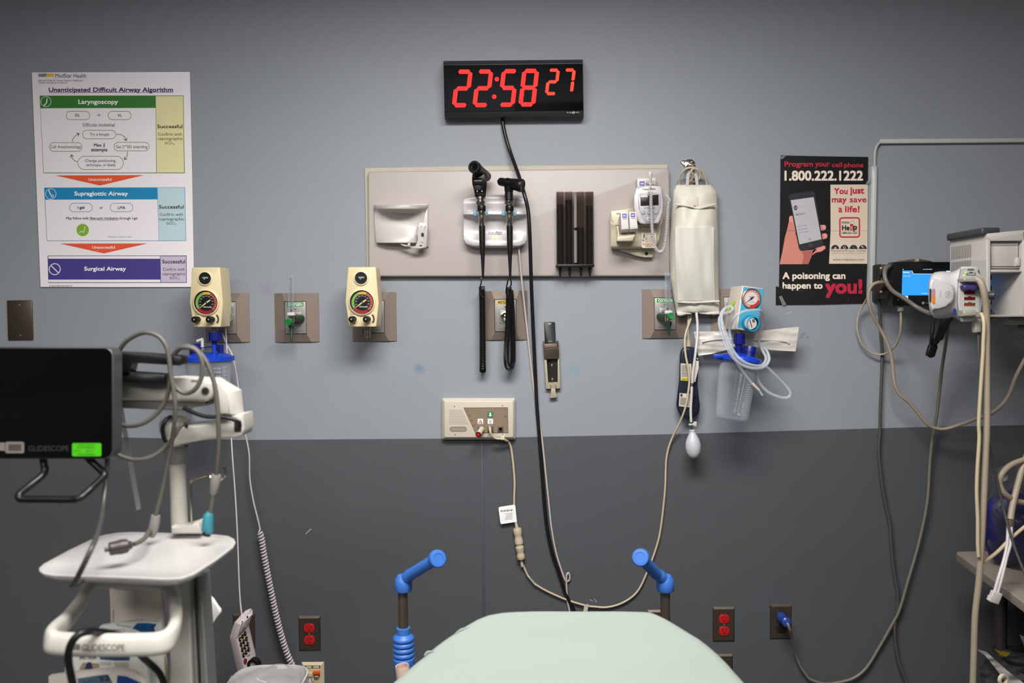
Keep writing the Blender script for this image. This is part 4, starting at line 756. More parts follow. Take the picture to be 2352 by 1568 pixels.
# ------------------------------------------------------------------ flowmeters
m_clear = clearmat('clear_plastic', (244, 246, 248), .55, .05); m_fg = mat('flow_green', (20, 130, 62), .4); m_fdg = mat('flow_dark_green', (22, 62, 46), .45)
def flowmeter(label, ct, top, bot, knob, noz, xo, hw=27, noz_bot=890):
    c, X = ct; dd = .085; o = P3(c, X, bot, dd); q = cm(c, 1, dd); zt = P3(c, X, top, dd).z; t = thing('oxygen_flowmeter', label, 'flowmeter', P3(c, X, noz[2], dd), 'oxygen flowmeters')
    b = MB(); b.lathe([(q*hw*.95, zt), (q*hw, zt-.001), (q*hw, o.z), (0, o.z)], V3((o.x, o.y, 0)), (0, 0, 1), m_clear, seg=24); b.lathe([(q*hw*1.1, zt+.001), (q*hw*1.1, zt-.006), (q*hw*.8, zt-.006), (q*hw*.8, zt+.001)], V3((o.x, o.y, 0)), (0, 0, 1), m_clear, seg=24); tb = b.build('tube', t, 'clear measuring tube')
    b = MB(); H_ = zt-o.z
    b.lathe([(q*hw*.45, zt-.004), (q*hw*.3, o.z)], V3((o.x, o.y, 0)), (0, 0, 1), m_clear, seg=14)
    for i in range(22): b.box(V3((o.x+q*hw*(.28 if i % 2 else .1), o.y-q*hw*.8, o.z+H_*(.08+.86*i/22))), (q*hw*(.9 if i % 2 else 1.35), .0004, .0011), ink)
    b.build('scale', tb)
    b = MB(); b.ball(V3((o.x, o.y, o.z+.006)), (.003,)*3, m_blk); b.build('float_ball', tb)
    b = MB(); b.box(V3((o.x+.001, o.y, o.z-.0045)), (.0225, .022, .010), m_tw, bev=.0015); b.build('label_block', t)
    b = MB(); b.lathe([(0, 0), (.0095, 0), (.0095, .016), (.008, .018), (.008, .024), (0, .024)], V3((o.x, o.y, o.z-.009)), (0, 0, -1), m_chr, seg=22); b.build('valve_body', t, 'chrome valve body')
    kx, ky, kd = knob; kp = V3((o.x, o.y, o.z-.02)); kv = (P3(c, kx, ky, dd+.035)-kp).normalized()
    pr = [(0, .008), (.004, .008), (.004, .022), (.0095, .022), (.0105, .025), (.0105, .036), (.009, .039), (.006, .0385), (0, .0385)]
    b = MB(); b.lathe(pr, kp, kv, m_fg, seg=26)
    b.build('flow_knob', t, 'bright green knob')
    b = MB(); zb = P3(c, noz[0], noz[2], dd).z; zn = o.z-.033; H2 = zn-zb; pr = [(0, 0), (.008, 0), (.0085, .002), (.0085, .011), (.006, .013)]
    for i in range(5): r = .0062-.0007*i; pr += [(r, .014+i*(H2-.015)/5), (r-.0012, .014+(i+.9)*(H2-.015)/5)]
    b.lathe(pr+[(.002, H2), (0, H2)], V3((o.x+noz[1], o.y, zn)), (0, 0, -1), m_fdg, seg=20); b.build('hose_barb', t, 'dark green barbed nozzle')
    b = MB(); b.cyl(V3((o.x, o.y+.008, o.z-.018)), V3((o.x+xo, -.026, o.z-.018)), .0125, m_sgreen, seg=22); b.build('wall_adapter', t, 'dark green adapter')
flowmeter('clear oxygen flowmeter with a green knob between the cream regulators', (cB, 1172), 226, 600, (1140, 697, 0), (1165, -.001, 892), .014)
flowmeter('clear oxygen flowmeter with a green knob beside the hanging white bag', (cF, 251), 27, 318, (278, 360, 0), (272, .004, 515), -.012, 22)

# ------------------------------------------------------------------ blue-faced regulator with canister
m_rwh = mat('regulator_white', (224, 214, 202), .35); m_rbl = mat('regulator_blue', (84, 178, 212), .4); m_pink = mat('dial_pink', (226, 158, 150), .5); m_dw = mat('dial_white', (226, 218, 214), .5); m_dred = mat('dial_red', (205, 45, 50), .5); m_lime = mat('sticker_lime', (190, 225, 30), .5); m_teal = mat('knob_teal', (40, 160, 200), .4)
n3 = V3((.20, -1, .0)); pc = P3(cF, 895, 300, .155); pf = plane(pc, n3)
t = thing('suction_regulator', 'tilted suction regulator with a bright blue face and lime sticker', 'regulator', P3(cF, 860, 480, .12))
b = MB(); q = [(838, 126), (850, 122), (996, 142), (1007, 156), (956, 466), (946, 482), (914, 484), (790, 464), (788, 450)]
A = [pf(*cF(x, y)) for x, y in q]; bk = V3((-.012, .085, .0)); b.loft(A, [p+bk for p in A], m_rwh, bev=.004, seg=3); b.build('body', t)
b = MB(); g = G(b, cF, pf, .0005); g.poly([(842, 131), (1003, 150), (948, 470), (797, 452)], m_rbl, 1); b.build('faceplate', t, 'bright blue faceplate')
gp = lambda X, Y, o=0: pf(*cF(X, Y), o)
b = MB(); k = cm(cF, 1, .16); b.lathe([(k*80, 0), (k*79, .006), (k*74, .007), (k*72, .003)], gp(900, 222), n3, m_steel, seg=40); gr = b.build('gauge', t)
b = MB(); g = G(b, cF, lambda x, y, o: pf(x, y, o+.003), .0004); g.disc(900, 222, 73, m_pink, 1, n=32); g.disc(900, 222, 50, m_dw, 2, n=30); g.arc(900, 222, 52, 72, 105, 190, m_dred, 2); g.poly([(852, 258), (902, 218), (908, 226)], ink, 4); g.poly([(896, 216), (918, 208), (922, 214), (902, 228)], ink, 4); g.disc(900, 222, 9, ink, 5, n=14); g.text('VACUUM', 880, 204, 924, 212, ink, 3); g.text('mmHg', 886, 246, 922, 254, ink, 3)
for i in range(13): a = math.radians(-125+i*18); g.line([(900+56*math.sin(a), 222-56*math.cos(a)), (900+70*math.sin(a), 222-70*math.cos(a))], 2, ink, 3)
b.build('dial', gr)
b = MB(); kc = gp(884, 412); kv = V3((.24, -1, -.12)).normalized()
b.lathe([(k*62, 0), (k*64, .006), (k*64, .022), (k*60, .026), (k*50, .027), (k*48, .025)], kc, kv, m_teal, seg=40); kn = b.build('knob', t, 'blue knob with a white dial')
b = MB(); kp = plane(kc+kv*.0255, kv); g = G(b, cF, kp, .0004); g.disc(900, 417, 47, m_dw, 1, n=30, ry=46); g.arc(897, 417, 22, 34, -160, -20, m_pink, 2); g.poly([(890, 392), (896, 392), (912, 448), (906, 450)], ink, 3); g.text('REG', 912, 384, 932, 408, ink, 3, .02); b.build('knob_dial', kn)
b = MB(); nS = V3((-1, -.14, 0)); sp = plane(A[-1]+V3((-.001, .02, 0)), A[0].__class__((-1, -.14, 0))); 
pa = [A[0]+bk*.36+V3((-.001, 0, -.028)), A[0]+bk*.62+V3((-.001, 0, -.029)), A[-1]+bk*.80+V3((-.0012, 0, .045)), A[-1]+bk*.54+V3((-.0012, 0, .045))]
b.poly(pa, m_lime); b.build('sticker', t, 'lime sticker on the side')
b = MB(); b.cyl(P3(cF, 845, 300, .085), P3(cF, 760, 290, .02), .016, m_steel, seg=18); b.build('wall_adapter', t)
b = MB(); b.lathe([(.008, 0), (.008, .006), (.006, .006), (.006, .014), (0, .014)], P3(cF, 818, 476, .125), (0, 0, -1), m_steel, seg=18); b.build('outlet_nipple', t, 'steel outlet nipple')

m_cb = mat('canister_blue', (18, 66, 196), .35); m_cdb = mat('connector_navy', (14, 26, 120), .35); m_prn = mat('print_white', (205, 210, 215), .5, alpha=.75)
def hexknob(b, o, ax, r, h, m):
    pr = [(0, 0), (r, 0), (r, h), (r*.7, h+.001), (0, h+.001)]; b.lathe(pr, o, ax, m, seg=10)
    for i in range(10): 
        u = V3((math.cos(i*.628), math.sin(i*.628), 0)); b.cyl(o+u*r+ax*.001, o+u*r+ax*(h-.001), .0013, m, seg=6)
d5 = .13
t = thing('suction_canister', 'clear tilted suction canister with a blue lid at the right, tubing wound on top', 'canister', P3(cF, 745, 1195, d5))
top, bot = P3(cF, 806, 705, d5), P3(cF, 735, 1172, d5); ax = (bot-top).normalized(); L = (bot-top).length; k = cm(cF, 1, d5); tilt = V3((0, -.10, 0)); ax = (ax+tilt).normalized()
b = MB(); b.lathe([(k*158, 0), (k*156, L*.06), (k*150, L*.07), (k*128, L*.93), (k*122, L*.98), (k*105, L), (0, L*.985)], top, ax, m_clear, seg=40); b.lathe([(k*150, L*.08), (k*127, L*.93), (k*100, L*.97), (0, L*.96)], top, ax, m_clear, seg=40)
for i in range(6): a = -1.2+i*.45; u = V3((math.sin(a), -math.cos(a), 0)); b.tube([top+ax*L*.1+u*k*149, top+ax*L*.92+u*k*128], .0008, m_clear, seg=5, smooth=False)
jar = b.build('jar', t, 'clear plastic jar')
u0 = V3((.35, -1, 0)).normalized(); 
fpl = plane(top+ax*L*.5+u0*k*141, (u0-ax*(u0.dot(ax))*1.0+V3((0, 0, -.05))))
b = MB(); g = G(b, cF, fpl, .0005); g.textdir('MEDI-VAC GUARDIAN CANISTER', 782, 1118, 838, 812, 17, m_prn, 1); g.line([(795, 1128), (866, 786)], 3, m_prn, 1); g.textdir('Cardinal', 838, 1120, 850, 1040, 16, m_prn, 1); g.line([(806, 1122), (806, 1140)], 14, m_prn, 1); g.line([(796, 1131), (818, 1131)], 10, m_prn, 1); b.build('lettering', jar, 'white printed lettering')
b = MB()
for i in range(14): y = 900+i*18; g = G(b, cF, fpl, .0005); g.line([(895-i*3.2, y), (872-i*3.2, y-2)], 3, m_prn, 1)
b.build('scale', jar)
b = MB(); b.lathe([(0, -.020), (k*60, -.020), (k*110, -.016), (k*150, -.010), (k*170, -.008), (k*178, -.004), (k*178, .006), (k*168, .009), (k*150, .009), (0, .008)], top, ax, m_cb, seg=44); b.box(P3(cF, 668, 672, d5+.03)+ax*.0, (.045, .02, .012), m_cb, bev=.003); b.build('lid', t, 'bright blue lid')
b = MB(); o = P3(cF, 812, 498, d5); hexknob(b, o, V3((0, 0, -1)), k*42, k*80, m_cdb); b.lathe([(k*30, 0), (k*28, k*20), (k*34, k*26), (k*30, k*90)], P3(cF, 806, 580, d5), (0, 0, -1), m_cdb, seg=20); b.build('vacuum_connector', t, 'dark blue screw connector')
b = MB(); o = P3(cF, 898, 600, d5+.02); b.lathe([(0, 0), (k*46, 0), (k*48, k*8), (k*48, k*45), (k*44, k*48), (k*44, k*95)], o, ax, m_cdb, seg=28); b.build('port_cap', t, 'dark blue port cap')

m_tubc = clearmat('clear_tube', (240, 242, 246), .60, .24, .08)
t = thing('suction_tubing', 'coil of clear suction tubing wound around the tilted canister lid', 'tubing', P3(cF, 1060, 990, .1))
L3 = [(745, 560, .165), (735, 470, .16), (760, 390, .19), (800, 345, .20), (870, 318, .195), (950, 312, .19), (990, 330, .17), (1003, 375, .15), (985, 450, .12), (965, 540, .10), (990, 620, .11), (1020, 690, .14), (985, 745, .17), (900, 740, .20), (800, 690, .205), (730, 600, .19), (690, 500, .17), (660, 400, .15), (680, 320, .135), (730, 285, .125), (760, 300, .13), (735, 330, .16), (690, 340, .165), (655, 380, .165), (660, 450, .175), (690, 550, .19), (750, 670, .21), (840, 745, .215), (940, 770, .21), (1010, 755, .18), (1045, 700, .15), (1030, 640, .11), (990, 590, .095), (1010, 600, .09), (1035, 660, .11), (1030, 730, .15), (960, 752, .19), (850, 720, .212), (770, 640, .205), (715, 520, .19), (680, 410, .175), (668, 340, .16), (700, 300, .15)]
b = MB(); b.tube([P3(cF, *p) for p in L3], .0042, m_tubc, seg=10); b.build('coil', t)
b = MB(); b.tube([P3(cF, *p) for p in ((700, 300, .15), (672, 360, .175), (680, 450, .2), (712, 560, .21), (760, 670, .215), (830, 780, .2), (880, 850, .19), (912, 892, .185))], .0042, m_tubc, seg=10); b.build('free_end', t)
b = MB(); b.tube([P3(cF, *p) for p in ((1000, 755, .18), (1040, 772, .17), (1100, 830, .16), (1160, 890, .15), (1205, 945, .15), (1205, 985, .15), (1165, 1000, .15), (1100, 985, .15), (1030, 950, .15), (975, 890, .15), (950, 830, .15), (940, 770, .16))], .0044, m_tubc, seg=10); b.build('hanging_loop', t)
b = MB(); a, e = P3(cF, 912, 888, .185), P3(cF, 966, 940, .185); b.tube([a, a.lerp(e, .35), e], [.0052, .0044, .0032], mat('tip_peach', (222, 200, 188), .4), seg=14, smooth=False); b.tube([e, P3(cF, 992, 980, .185)], .0034, m_tubc, smooth=False); b.build('connector_tip', t, 'peach white connector tip')

m_pouch = mat('pouch_film', (226, 218, 209), .28, alpha=.9, var=.03, scale=14, bump=.25, bscale=28)
def sheet(b, c, rows, d, m, amp, seed, nsub=10, th=.0):
    """crinkled sheet: rows of (X0,Y0,X1,Y1) edges from one end to the other"""
    out = []; n = len(rows)
    for i in range((n-1)*nsub+1):
        k = min(i//nsub, n-2); u = i/nsub-k; r = [rows[k][j]+(rows[k+1][j]-rows[k][j])*u for j in range(4)]
        dd = (rows[k][4]+(rows[k+1][4]-rows[k][4])*u) if len(rows[k]) > 4 else d
        row = []
        for j in range(15):
            v = j/14; X, Y = r[0]+(r[2]-r[0])*v, r[1]+(r[3]-r[1])*v
            row.append(P3(c, X, Y, dd+amp*(noise.noise(V3((X*.006+seed, Y*.03, seed)))+.25*noise.noise(V3((X*.02+seed, Y*.06, seed))))))
        out.append(row)
    b.grid(out, m)
t = thing('catheter_pouch', 'white crinkled catheter pouch tucked behind the blue canister connectors', 'pouch', P3(cF, 860, 640, .09))
b = MB(); sheet(b, cF, [(455, 482, 492, 670, .05), (560, 480, 600, 655, .06), (700, 477, 710, 625, .075), (790, 485, 780, 600, .085), (880, 488, 870, 596, .09), (960, 478, 960, 605, .088), (1060, 466, 1050, 624, .085), (1180, 452, 1160, 632, .082), (1278, 443, 1252, 636, .08)], .1, m_pouch, .007, 2)
b.build('wrapper', t, sharp=180)
b = MB(); b.tube([P3(cF, X, Y, d) for X, Y, d in ((520, 560, .06), (650, 540, .072), (800, 540, .086), (950, 545, .09), (1080, 550, .086), (1180, 560, .083), (1200, 575, .083))], .0035, m_rub, seg=8); b.build('catheter', t)

d6 = .15
t = thing('suction_canister', 'clear suction canister with a blue lid below the leftmost cream regulator', 'canister', P3(cI, 1565, 748, d6))
k = cm(cI, 1, d6); top = P3(cI, 1565, 262, d6); L = (top-P3(cI, 1565, 748, d6)).length; ax = V3((0, 0, -1))
b = MB(); b.lathe([(k*172, 0), (k*170, L*.05), (k*128, L*.93), (k*118, L), (0, L*.98)], top, ax, m_clear, seg=40); b.lathe([(k*165, L*.05), (k*124, L*.94), (0, L*.95)], top, ax, m_clear, seg=40); jar = b.build('jar', t, 'clear plastic jar')
b = MB(); g = G(b, cI, vplane(d6+k*160), .0005)
for s, y in (('1100', 346), ('1000', 374), ('900', 405), ('800', 436), ('700', 466), ('600', 497), ('500', 527)): g.text(s, 1612 if len(s) > 3 else 1622, y-9, 1658, y+9, m_prn, 1); g.line([(1600, y), (1610, y)], 3, m_prn, 1)
for i in range(22): g.line([(1668, 338+i*15), (1700-(i % 2)*10, 334+i*15)], 3, m_prn, 1)
g.line([(1575, 345), (1535, 345), (1535, 620)], 3, m_prn, 1); b.build('scale', jar, 'white printed volume scale')
b = MB(); b.lathe([(0, -.012), (k*120, -.012), (k*150, -.006), (k*186, -.002), (k*186, .010), (k*176, .012), (0, .011)], top, ax, m_cb, seg=44); b.build('lid', t, 'bright blue lid')
b = MB(); hexknob(b, P3(cI, 1612, 76, .125), V3((0, 0, -1)), k*46, k*62, m_cdb); b.lathe([(k*30, 0), (k*22, k*14), (k*22, k*80)], P3(cI, 1612, 138, .125), (0, 0, -1), m_cdb, seg=20); b.build('vacuum_connector', t, 'dark blue screw connector')
b = MB(); b.lathe([(0, 0), (k*42, 0), (k*42, k*40), (k*40, k*44), (k*40, k*90)], P3(cI, 1462, 160, d6+.02), (0, 0, -1), m_cdb, seg=24); b.build('port_cap', t, 'blue port cap')
b = MB(); b.lathe([(0, 0), (k*22, 0), (k*22, k*60)], P3(cI, 1655, 168, d6), (0, 0, -1), m_cdb, seg=18); b.build('port_cap', t, 'blue port cap')
b = MB(); b.lathe([(0, 0), (k*14, 0), (k*14, k*80)], P3(cI, 1606, 168, d6+.03), (0, 0, -1), m_cb, seg=16); b.build('port_stub', t)
b = MB(); b.tube([P3(cI, 1478, 142, d6+.01), P3(cI, 1524, 126, d6+.01)], .0046, m_rub, seg=12, smooth=False); b.cyl(P3(cI, 1518, 135, d6+.01), P3(cI, 1518, 210, d6+.01), .0045, m_pouch, seg=12); b.build('cap_plug', t, 'white plug')
b = MB(); b.tube([P3(cI, 1490, 196, d6+.02), P3(cI, 1560, 186, d6+.02), P3(cI, 1640, 178, d6+.02)], .0016, m_cdb, seg=6); b.build('tether', t)
# ------------------------------------------------------------------ nurse call panel
m_cp = mat('panel_cream', (214, 205, 188), .4, var=.015); m_cbr = mat('panel_brown', (152, 134, 112), .4, metal=.15)
t = thing('nurse_call_panel', 'cream nurse call wall panel with a brown control face and red pull plug', 'call panel', P3(cM, 470, 1447, 0))
b = MB(); b.loft(PL(cM, G(b, cM, vplane(0)).rrpts(162, 1104, 778, 1426, 12), .030), PL(cM, G(b, cM, vplane(0)).rrpts(139, 1074, 797, 1447, 14), .016), m_cp, bev=.002); 
b.loft(PL(cM, G(b, cM, vplane(0)).rrpts(139, 1074, 797, 1447, 14), .016), PL(cM, G(b, cM, vplane(0)).rrpts(139, 1074, 797, 1447, 14), 0), m_cp, capA=False); b.build('housing', t)
b = MB(); b.slab(PL(cM, [(335, 1161), (730, 1158), (734, 1386), (440, 1386)], .0312), (0, .002, 0), m_cbr); g = G(b, cM, vplane(.0313)); g.line([(335, 1161), (730, 1158), (734, 1386), (440, 1386), (335, 1161)], 3, mat('edge_brown', (96, 80, 62), .5), 1)
for X, Y in ((368, 1187), (388, 1230), (407, 1274), (428, 1317), (709, 1236)): g.disc(X, Y, 8, MATS['edge_brown'], 1, n=14); g.disc(X, Y, 5, mat('lamp_tan', (140, 120, 95), .3), 2, n=12)
g.disc(710, 1176, 4, ink, 1, n=10); b.build('control_face', t)
b = MB(); g = G(b, cM, vplane(.0303))
for r in range(10): 
    X0, X1, Y = 204, 320+r*6, 1181+r*13.5
    for x in range(int(X0), int(X1), 8): g.rect(x, Y, x+4.5, Y+3.5, mat('vent_shade', (140, 128, 114), .6), 1)
b.build('speaker_vent', t)
b = MB(); b.slab(PL(cM, G(b, cM, vplane(0)).rrpts(207, 1330, 361, 1375, 22), .0312), (0, .002, 0), mat('badge_grey', (168, 150, 140), .4, metal=.3)); g = G(b, cM, vplane(.0314)); g.text('West-Com', 230, 1342, 342, 1366, mat('badge_text', (205, 190, 180), .4), 1); b.build('badge', t)
b = MB(); g = G(b, cM, vplane(.0316)); g.rr(548, 1198, 597, 1246, 6, mat('icon_green', (40, 120, 80), .5), 1); g.rr(553, 1203, 592, 1241, 4, mat('icon_green2', (30, 140, 90), .5), 2); g.disc(573, 1212, 8, wht, 3, n=14); g.poly([(560, 1236), (586, 1236), (580, 1222), (566, 1222)], wht, 3); b.build('nurse_icon', t)
b = MB(); g = G(b, cM, vplane(.0316)); g.rr(460, 1260, 508, 1306, 5, wht, 1); g.poly([(466, 1300), (503, 1300), (484, 1265)], mat('icon_red', (190, 30, 35), .5), 2); g.text('E', 479, 1281, 490, 1297, wht, 3, .02); b.build('emergency_icon', t)
b = MB(); g = G(b, cM, vplane(.0316)); g.rr(550, 1260, 597, 1306, 5, wht, 1); g.text('CANCEL', 558, 1267, 589, 1273, ink, 2); g.ring(573, 1289, 12, 2, ink, 2, 18); g.line([(565, 1281), (581, 1297)], 2, ink, 2); g.line([(581, 1281), (565, 1297)], 2, ink, 2); b.build('cancel_icon', t)
m_jack = mat('jack_grey', (120, 112, 100), .35, metal=.4)
b = MB(); b.slab(PL(cM, [(640, 1326), (690, 1326), (690, 1376), (640, 1376)], .036), (0, .006, 0), m_jack, bev=.001); b.lathe([(.0052, 0), (.0052, .003), (.0036, .003), (.0036, 0)], P3(cM, 665, 1351, .036), (0, -1, 0), m_blk, seg=18); b.lathe([(0, .0005), (.0036, .0005)], P3(cM, 665, 1351, .036), (0, -1, 0), m_lens, seg=14); b.build('jack', t)
b = MB(); b.slab(PL(cM, [(458, 1328), (512, 1328), (512, 1384), (458, 1384)], .035), (0, .004, 0), m_jack, bev=.001); a, e = P3(cM, 497, 1352, .036), P3(cM, 465, 1402, .080); v = e-a; b.lathe([(0, 0), (.0085, 0), (.0085, v.length*.8), (.0088, v.length), (.0082, v.length+.001)], a, v, m_cp, seg=24); b.lathe([(.0088, v.length-.001), (.0088, v.length+.001), (.0062, v.length+.0015)], a, v, m_blk, seg=24); b.lathe([(.0062, v.length+.001), (.006, v.length+.003), (0, v.length+.0035)], a, v, mat('button_red', (200, 20, 26), .35), seg=20); b.build('emergency_plug', t, 'red tipped emergency plug')
b = MB(); b.slab(PL(cM, [(550, 1328), (600, 1328), (600, 1378), (550, 1378)], .036), (0, .005, 0), m_jack, bev=.001); b.slab(PL(cM, [(553, 1330), (582, 1330), (586, 1368), (566, 1376), (556, 1372)], .05), (0, .014, 0), m_beigec, bev=.0015); b.build('cord_socket', t)
b = MB(); b.slab(PL(cM, [(668, 1418), (702, 1414), (704, 1450), (668, 1452)], .046), (0, .016, 0), m_crm2, bev=.001); b.build('cord_clip', t)
for X, Y in ((250, 1148), (682, 1141), (255, 1402), (684, 1402)):
    b = MB(); g = G(b, cM, vplane(.0303)); g.disc(X, Y, 4.5, m_hole, 1, n=12); b.build('screw', t)

# ------------------------------------------------------------------ tall wall bracket
m_brz = mat('bracket_bronze', (92, 80, 70), .35, metal=.5); m_tan = mat('bracket_tan', (176, 166, 142), .45)
t = thing('pump_bracket', 'tall narrow wall bracket with black back plate and beige foot, right of the black cable', 'bracket', P3(cM, 1135, 1075, 0))
b = MB(); b.slab(PL(cM, [(1058, 394), (1064, 389), (1148, 387), (1155, 393), (1164, 590), (1164, 735), (1192, 738), (1192, 940), (1072, 940), (1066, 600)], .008), (0, .008, 0), mat('bracket_black', (38, 36, 34), .4), bev=.001); g = G(b, cM, vplane(.0083)); g.rr(1090, 400, 1120, 411, 3, m_lgrey, 1); g.line([(1098, 562), (1128, 562)], 5, m_tan, 1); b.build('back_plate', t)
b = MB(); b.slab(PL(cM, [(1048, 566), (1060, 562), (1062, 588), (1170, 582), (1172, 556), (1186, 560), (1194, 690), (1186, 722), (1062, 726), (1056, 690)], .022), (0, .016, 0), m_brz, bev=.0015); b.slab(PL(cM, [(1058, 588), (1172, 582), (1176, 618), (1060, 626)], .026), (0, .004, 0), mat('bracket_copper', (150, 128, 116), .35, metal=.5), bev=.001); g = G(b, cM, vplane(.0224)); g.ring(1132, 677, 9, 4, ink, 1, 14); g.line([(1108, 677), (1126, 677)], 5, ink, 1); g.line([(1066, 632), (1184, 624)], 3, m_tan, 1); b.build('clip', t, 'bronze spring clip')
b = MB()
b.slab(PL(cM, [(1060, 726), (1082, 726), (1092, 936), (1182, 932), (1178, 722), (1194, 722), (1206, 988), (1074, 992)], .018), (0, .012, 0), m_tan, bev=.001)
b.slab(PL(cM, [(1116, 985), (1162, 984), (1160, 1040), (1176, 1042), (1176, 1070), (1110, 1076), (1108, 1046), (1122, 1040)], .018), (0, .008, 0), m_tan, bev=.0015); g = G(b, cM, vplane(.0183)); g.line([(1115, 958), (1120, 990)], 4, m_hole, 1); g.line([(1160, 955), (1164, 988)], 4, m_hole, 1); b.build('beige_frame', t, 'beige lower frame with a hooked tail')
for X, Y in ((1128, 780), (1133, 907)):
    b = MB(); b.lathe([(0, 0), (cm(cM, 14, .01), 0), (cm(cM, 11, .01), .002), (0, .003)], P3(cM, X, Y, .008), (0, -1, 0), m_chr, seg=16); b.build('screw', t)

# ------------------------------------------------------------------ blank plate, power outlets, data plate
m_dkpl = mat('plate_brown_steel', (104, 92, 82), .4, metal=.75, var=.1, scale=90); m_redo = mat('receptacle_red', (205, 26, 30), .4); m_brn = mat('receptacle_brown', (36, 24, 20), .45)
b = MB(); t = thing('blank_wall_plate', 'blank bronze wall plate at the left edge above the monitor', 'wall plate', W(48, 780, 0))
o = W(48, 735, 0); b.box(o+V3((0, -.003, 0)), (57*S, .006, 91*S), m_dkpl, bev=.002); b.build('plate', t)
for z in (-.048, .048):
    b = MB(); b.lathe([(0, 0), (.0025, 0), (0, .0012)], o+V3((0, -.006, z)), (0, -1, 0), m_steel, seg=12); b.build('screw', t)
def outlet(cx, cy, label, m, group='duplex power outlets', ds=(0, 1)):
    o = W(cx, cy, 0); w2, h2 = .0352, .0570
    t = thing('power_outlet', label, 'power outlet', o+V3((0, 0, -h2)), group)
    b = MB(); F4 = [o+V3((x, -.0055, z)) for x, z in ((-w2+.0045, h2-.0065), (w2-.0045, h2-.0065), (w2-.0045, -h2+.0065), (-w2+.0045, -h2+.0065))]; B4 = [o+V3((x, -.0002, z)) for x, z in ((-w2, h2), (w2, h2), (w2, -h2), (-w2, -h2))]
    b.loft(F4, B4, m_dkpl)
    vs, fs, a = glyphs('CRITICAL BRANCH', 0); V = [b.v(o+V3((-.022+u*.044, -.0058, .0435+v*.0035))) for u, v in vs]
    for f in fs: b.face([V[i] for i in f], mat('engraving', (60, 52, 48), .6))
    b.build('cover_plate', t, sharp=10)
    for k in ds:
        z = (.0195, -.0195)[k]; b = MB(); n = 20; ring = []
        for i in range(28):
            a = 2*math.pi*i/28; x, zz = .0172*math.cos(a), .0172*math.sin(a); zz = max(-.0142, min(.0142, zz)); ring.append(o+V3((x, -.0085, z+zz)))
        b.slab(ring, (0, .004, 0), m, bev=.001)
        for x, hh in ((-.0063, .0045), (.0063, .0036)): b.poly([o+V3((x+sx*.0011, -.0088, z+.004+sz*hh)) for sx, sz in ((-1, -1), (1, -1), (1, 1), (-1, 1))], m_hole)
        b.poly([o+V3((.0028*math.cos(i*.5236), -.0088, z-.0075+.0030*math.sin(i*.5236))) for i in range(12)], m_hole)
        b.build('receptacle', t)
    b = MB(); b.lathe([(0, 0), (.0024, 0), (0, .0014)], o+V3((0, -.0056, 0)), (0, -1, 0), m_steel, seg=10); b.build('screw', t)
    return t
outlet(561, 1448, 'bronze wall outlet with red sockets half hidden behind the white phone', m_redo)
outlet(711.5, 1454, 'bronze wall outlet with red sockets right of the white coiled cord', m_redo)
outlet(1512, 1440, 'bronze wall outlet behind the right blue stretcher handle', m_redo)
outlet(1662, 1433, 'bronze wall outlet with red sockets right of the stretcher, above the dark socket plate', m_redo)
o5 = outlet(1793, 1427, 'bronze wall outlet with dark sockets and the blue plug', m_brn)
outlet(1658, 1541, 'bronze wall outlet with dark sockets half hidden by the sheet corner', m_brn)
# a plug pushed into the outlet behind the handle
b = MB(); t = thing('red_plug', 'red looped plug in the outlet behind the right stretcher handle', 'plug', P3(cO, 1680, 515, .02))
b.tube(PL(cO, [(1706, 476, .012), (1680, 476, .018), (1664, 486, .02), (1662, 505, .02), (1672, 516, .02), (1695, 520, .014)]), .0032, m_redo, seg=10); b.build('loop', t)
t = thing('power_plug', 'translucent blue power plug with a grey cord in the right outlet', 'plug', P3(cY, 1300, 580, .03))
m_bpl = mat('plug_blue', (45, 75, 165), .2, alpha=.88)
b = MB(); a, e = P3(cY, 1225, 370, .012), P3(cY, 1330, 470, .075); v = e-a; L = v.length
b.lathe([(0, 0), (.0165, 0), (.0170, L*.25), (.0140, L*.45), (.0125, L*.6), (.0150, L*.8), (.0150, L*.95), (.010, L*1.02), (0, L*1.02)], a, v, m_bpl, seg=26); b.build('body', t); 
b = MB(); b.tube([P3(cY, 1335, 480, .077), P3(cY, 1352, 520, .082), P3(cY, 1380, 600, .08), P3(cY, 1410, 720, .06), P3(cY, 1450, 880, .04), P3(cY, 1500, 1080, .02), P3(cY, 1570, 1260, .015), P3(cY, 1660, 1400, .015), W(1862, 1560, .015)]+[W(x, y, d) for x, y, d in ((1895, 1570, .015), (1930, 1566, .015), (1962, 1556, .015), (1990, 1533, .015), (2020, 1485, .015), (2050, 1432, .02), (2066, 1400, .024), (2085, 1335, .024), (2100, 1285, .024), (2115, 1228, .026), (2130, 1150, .03), (2136, 1060, .03), (2142, 1005, .04), (2152, 950, .06), (2163, 850, .10), (2172, 790, .16), (2178, 730, .20))], .0048, mat('grey_cord', (122, 116, 106), .45), seg=8); b.build('cord', t, 'long grey cord running up to the monitor module')
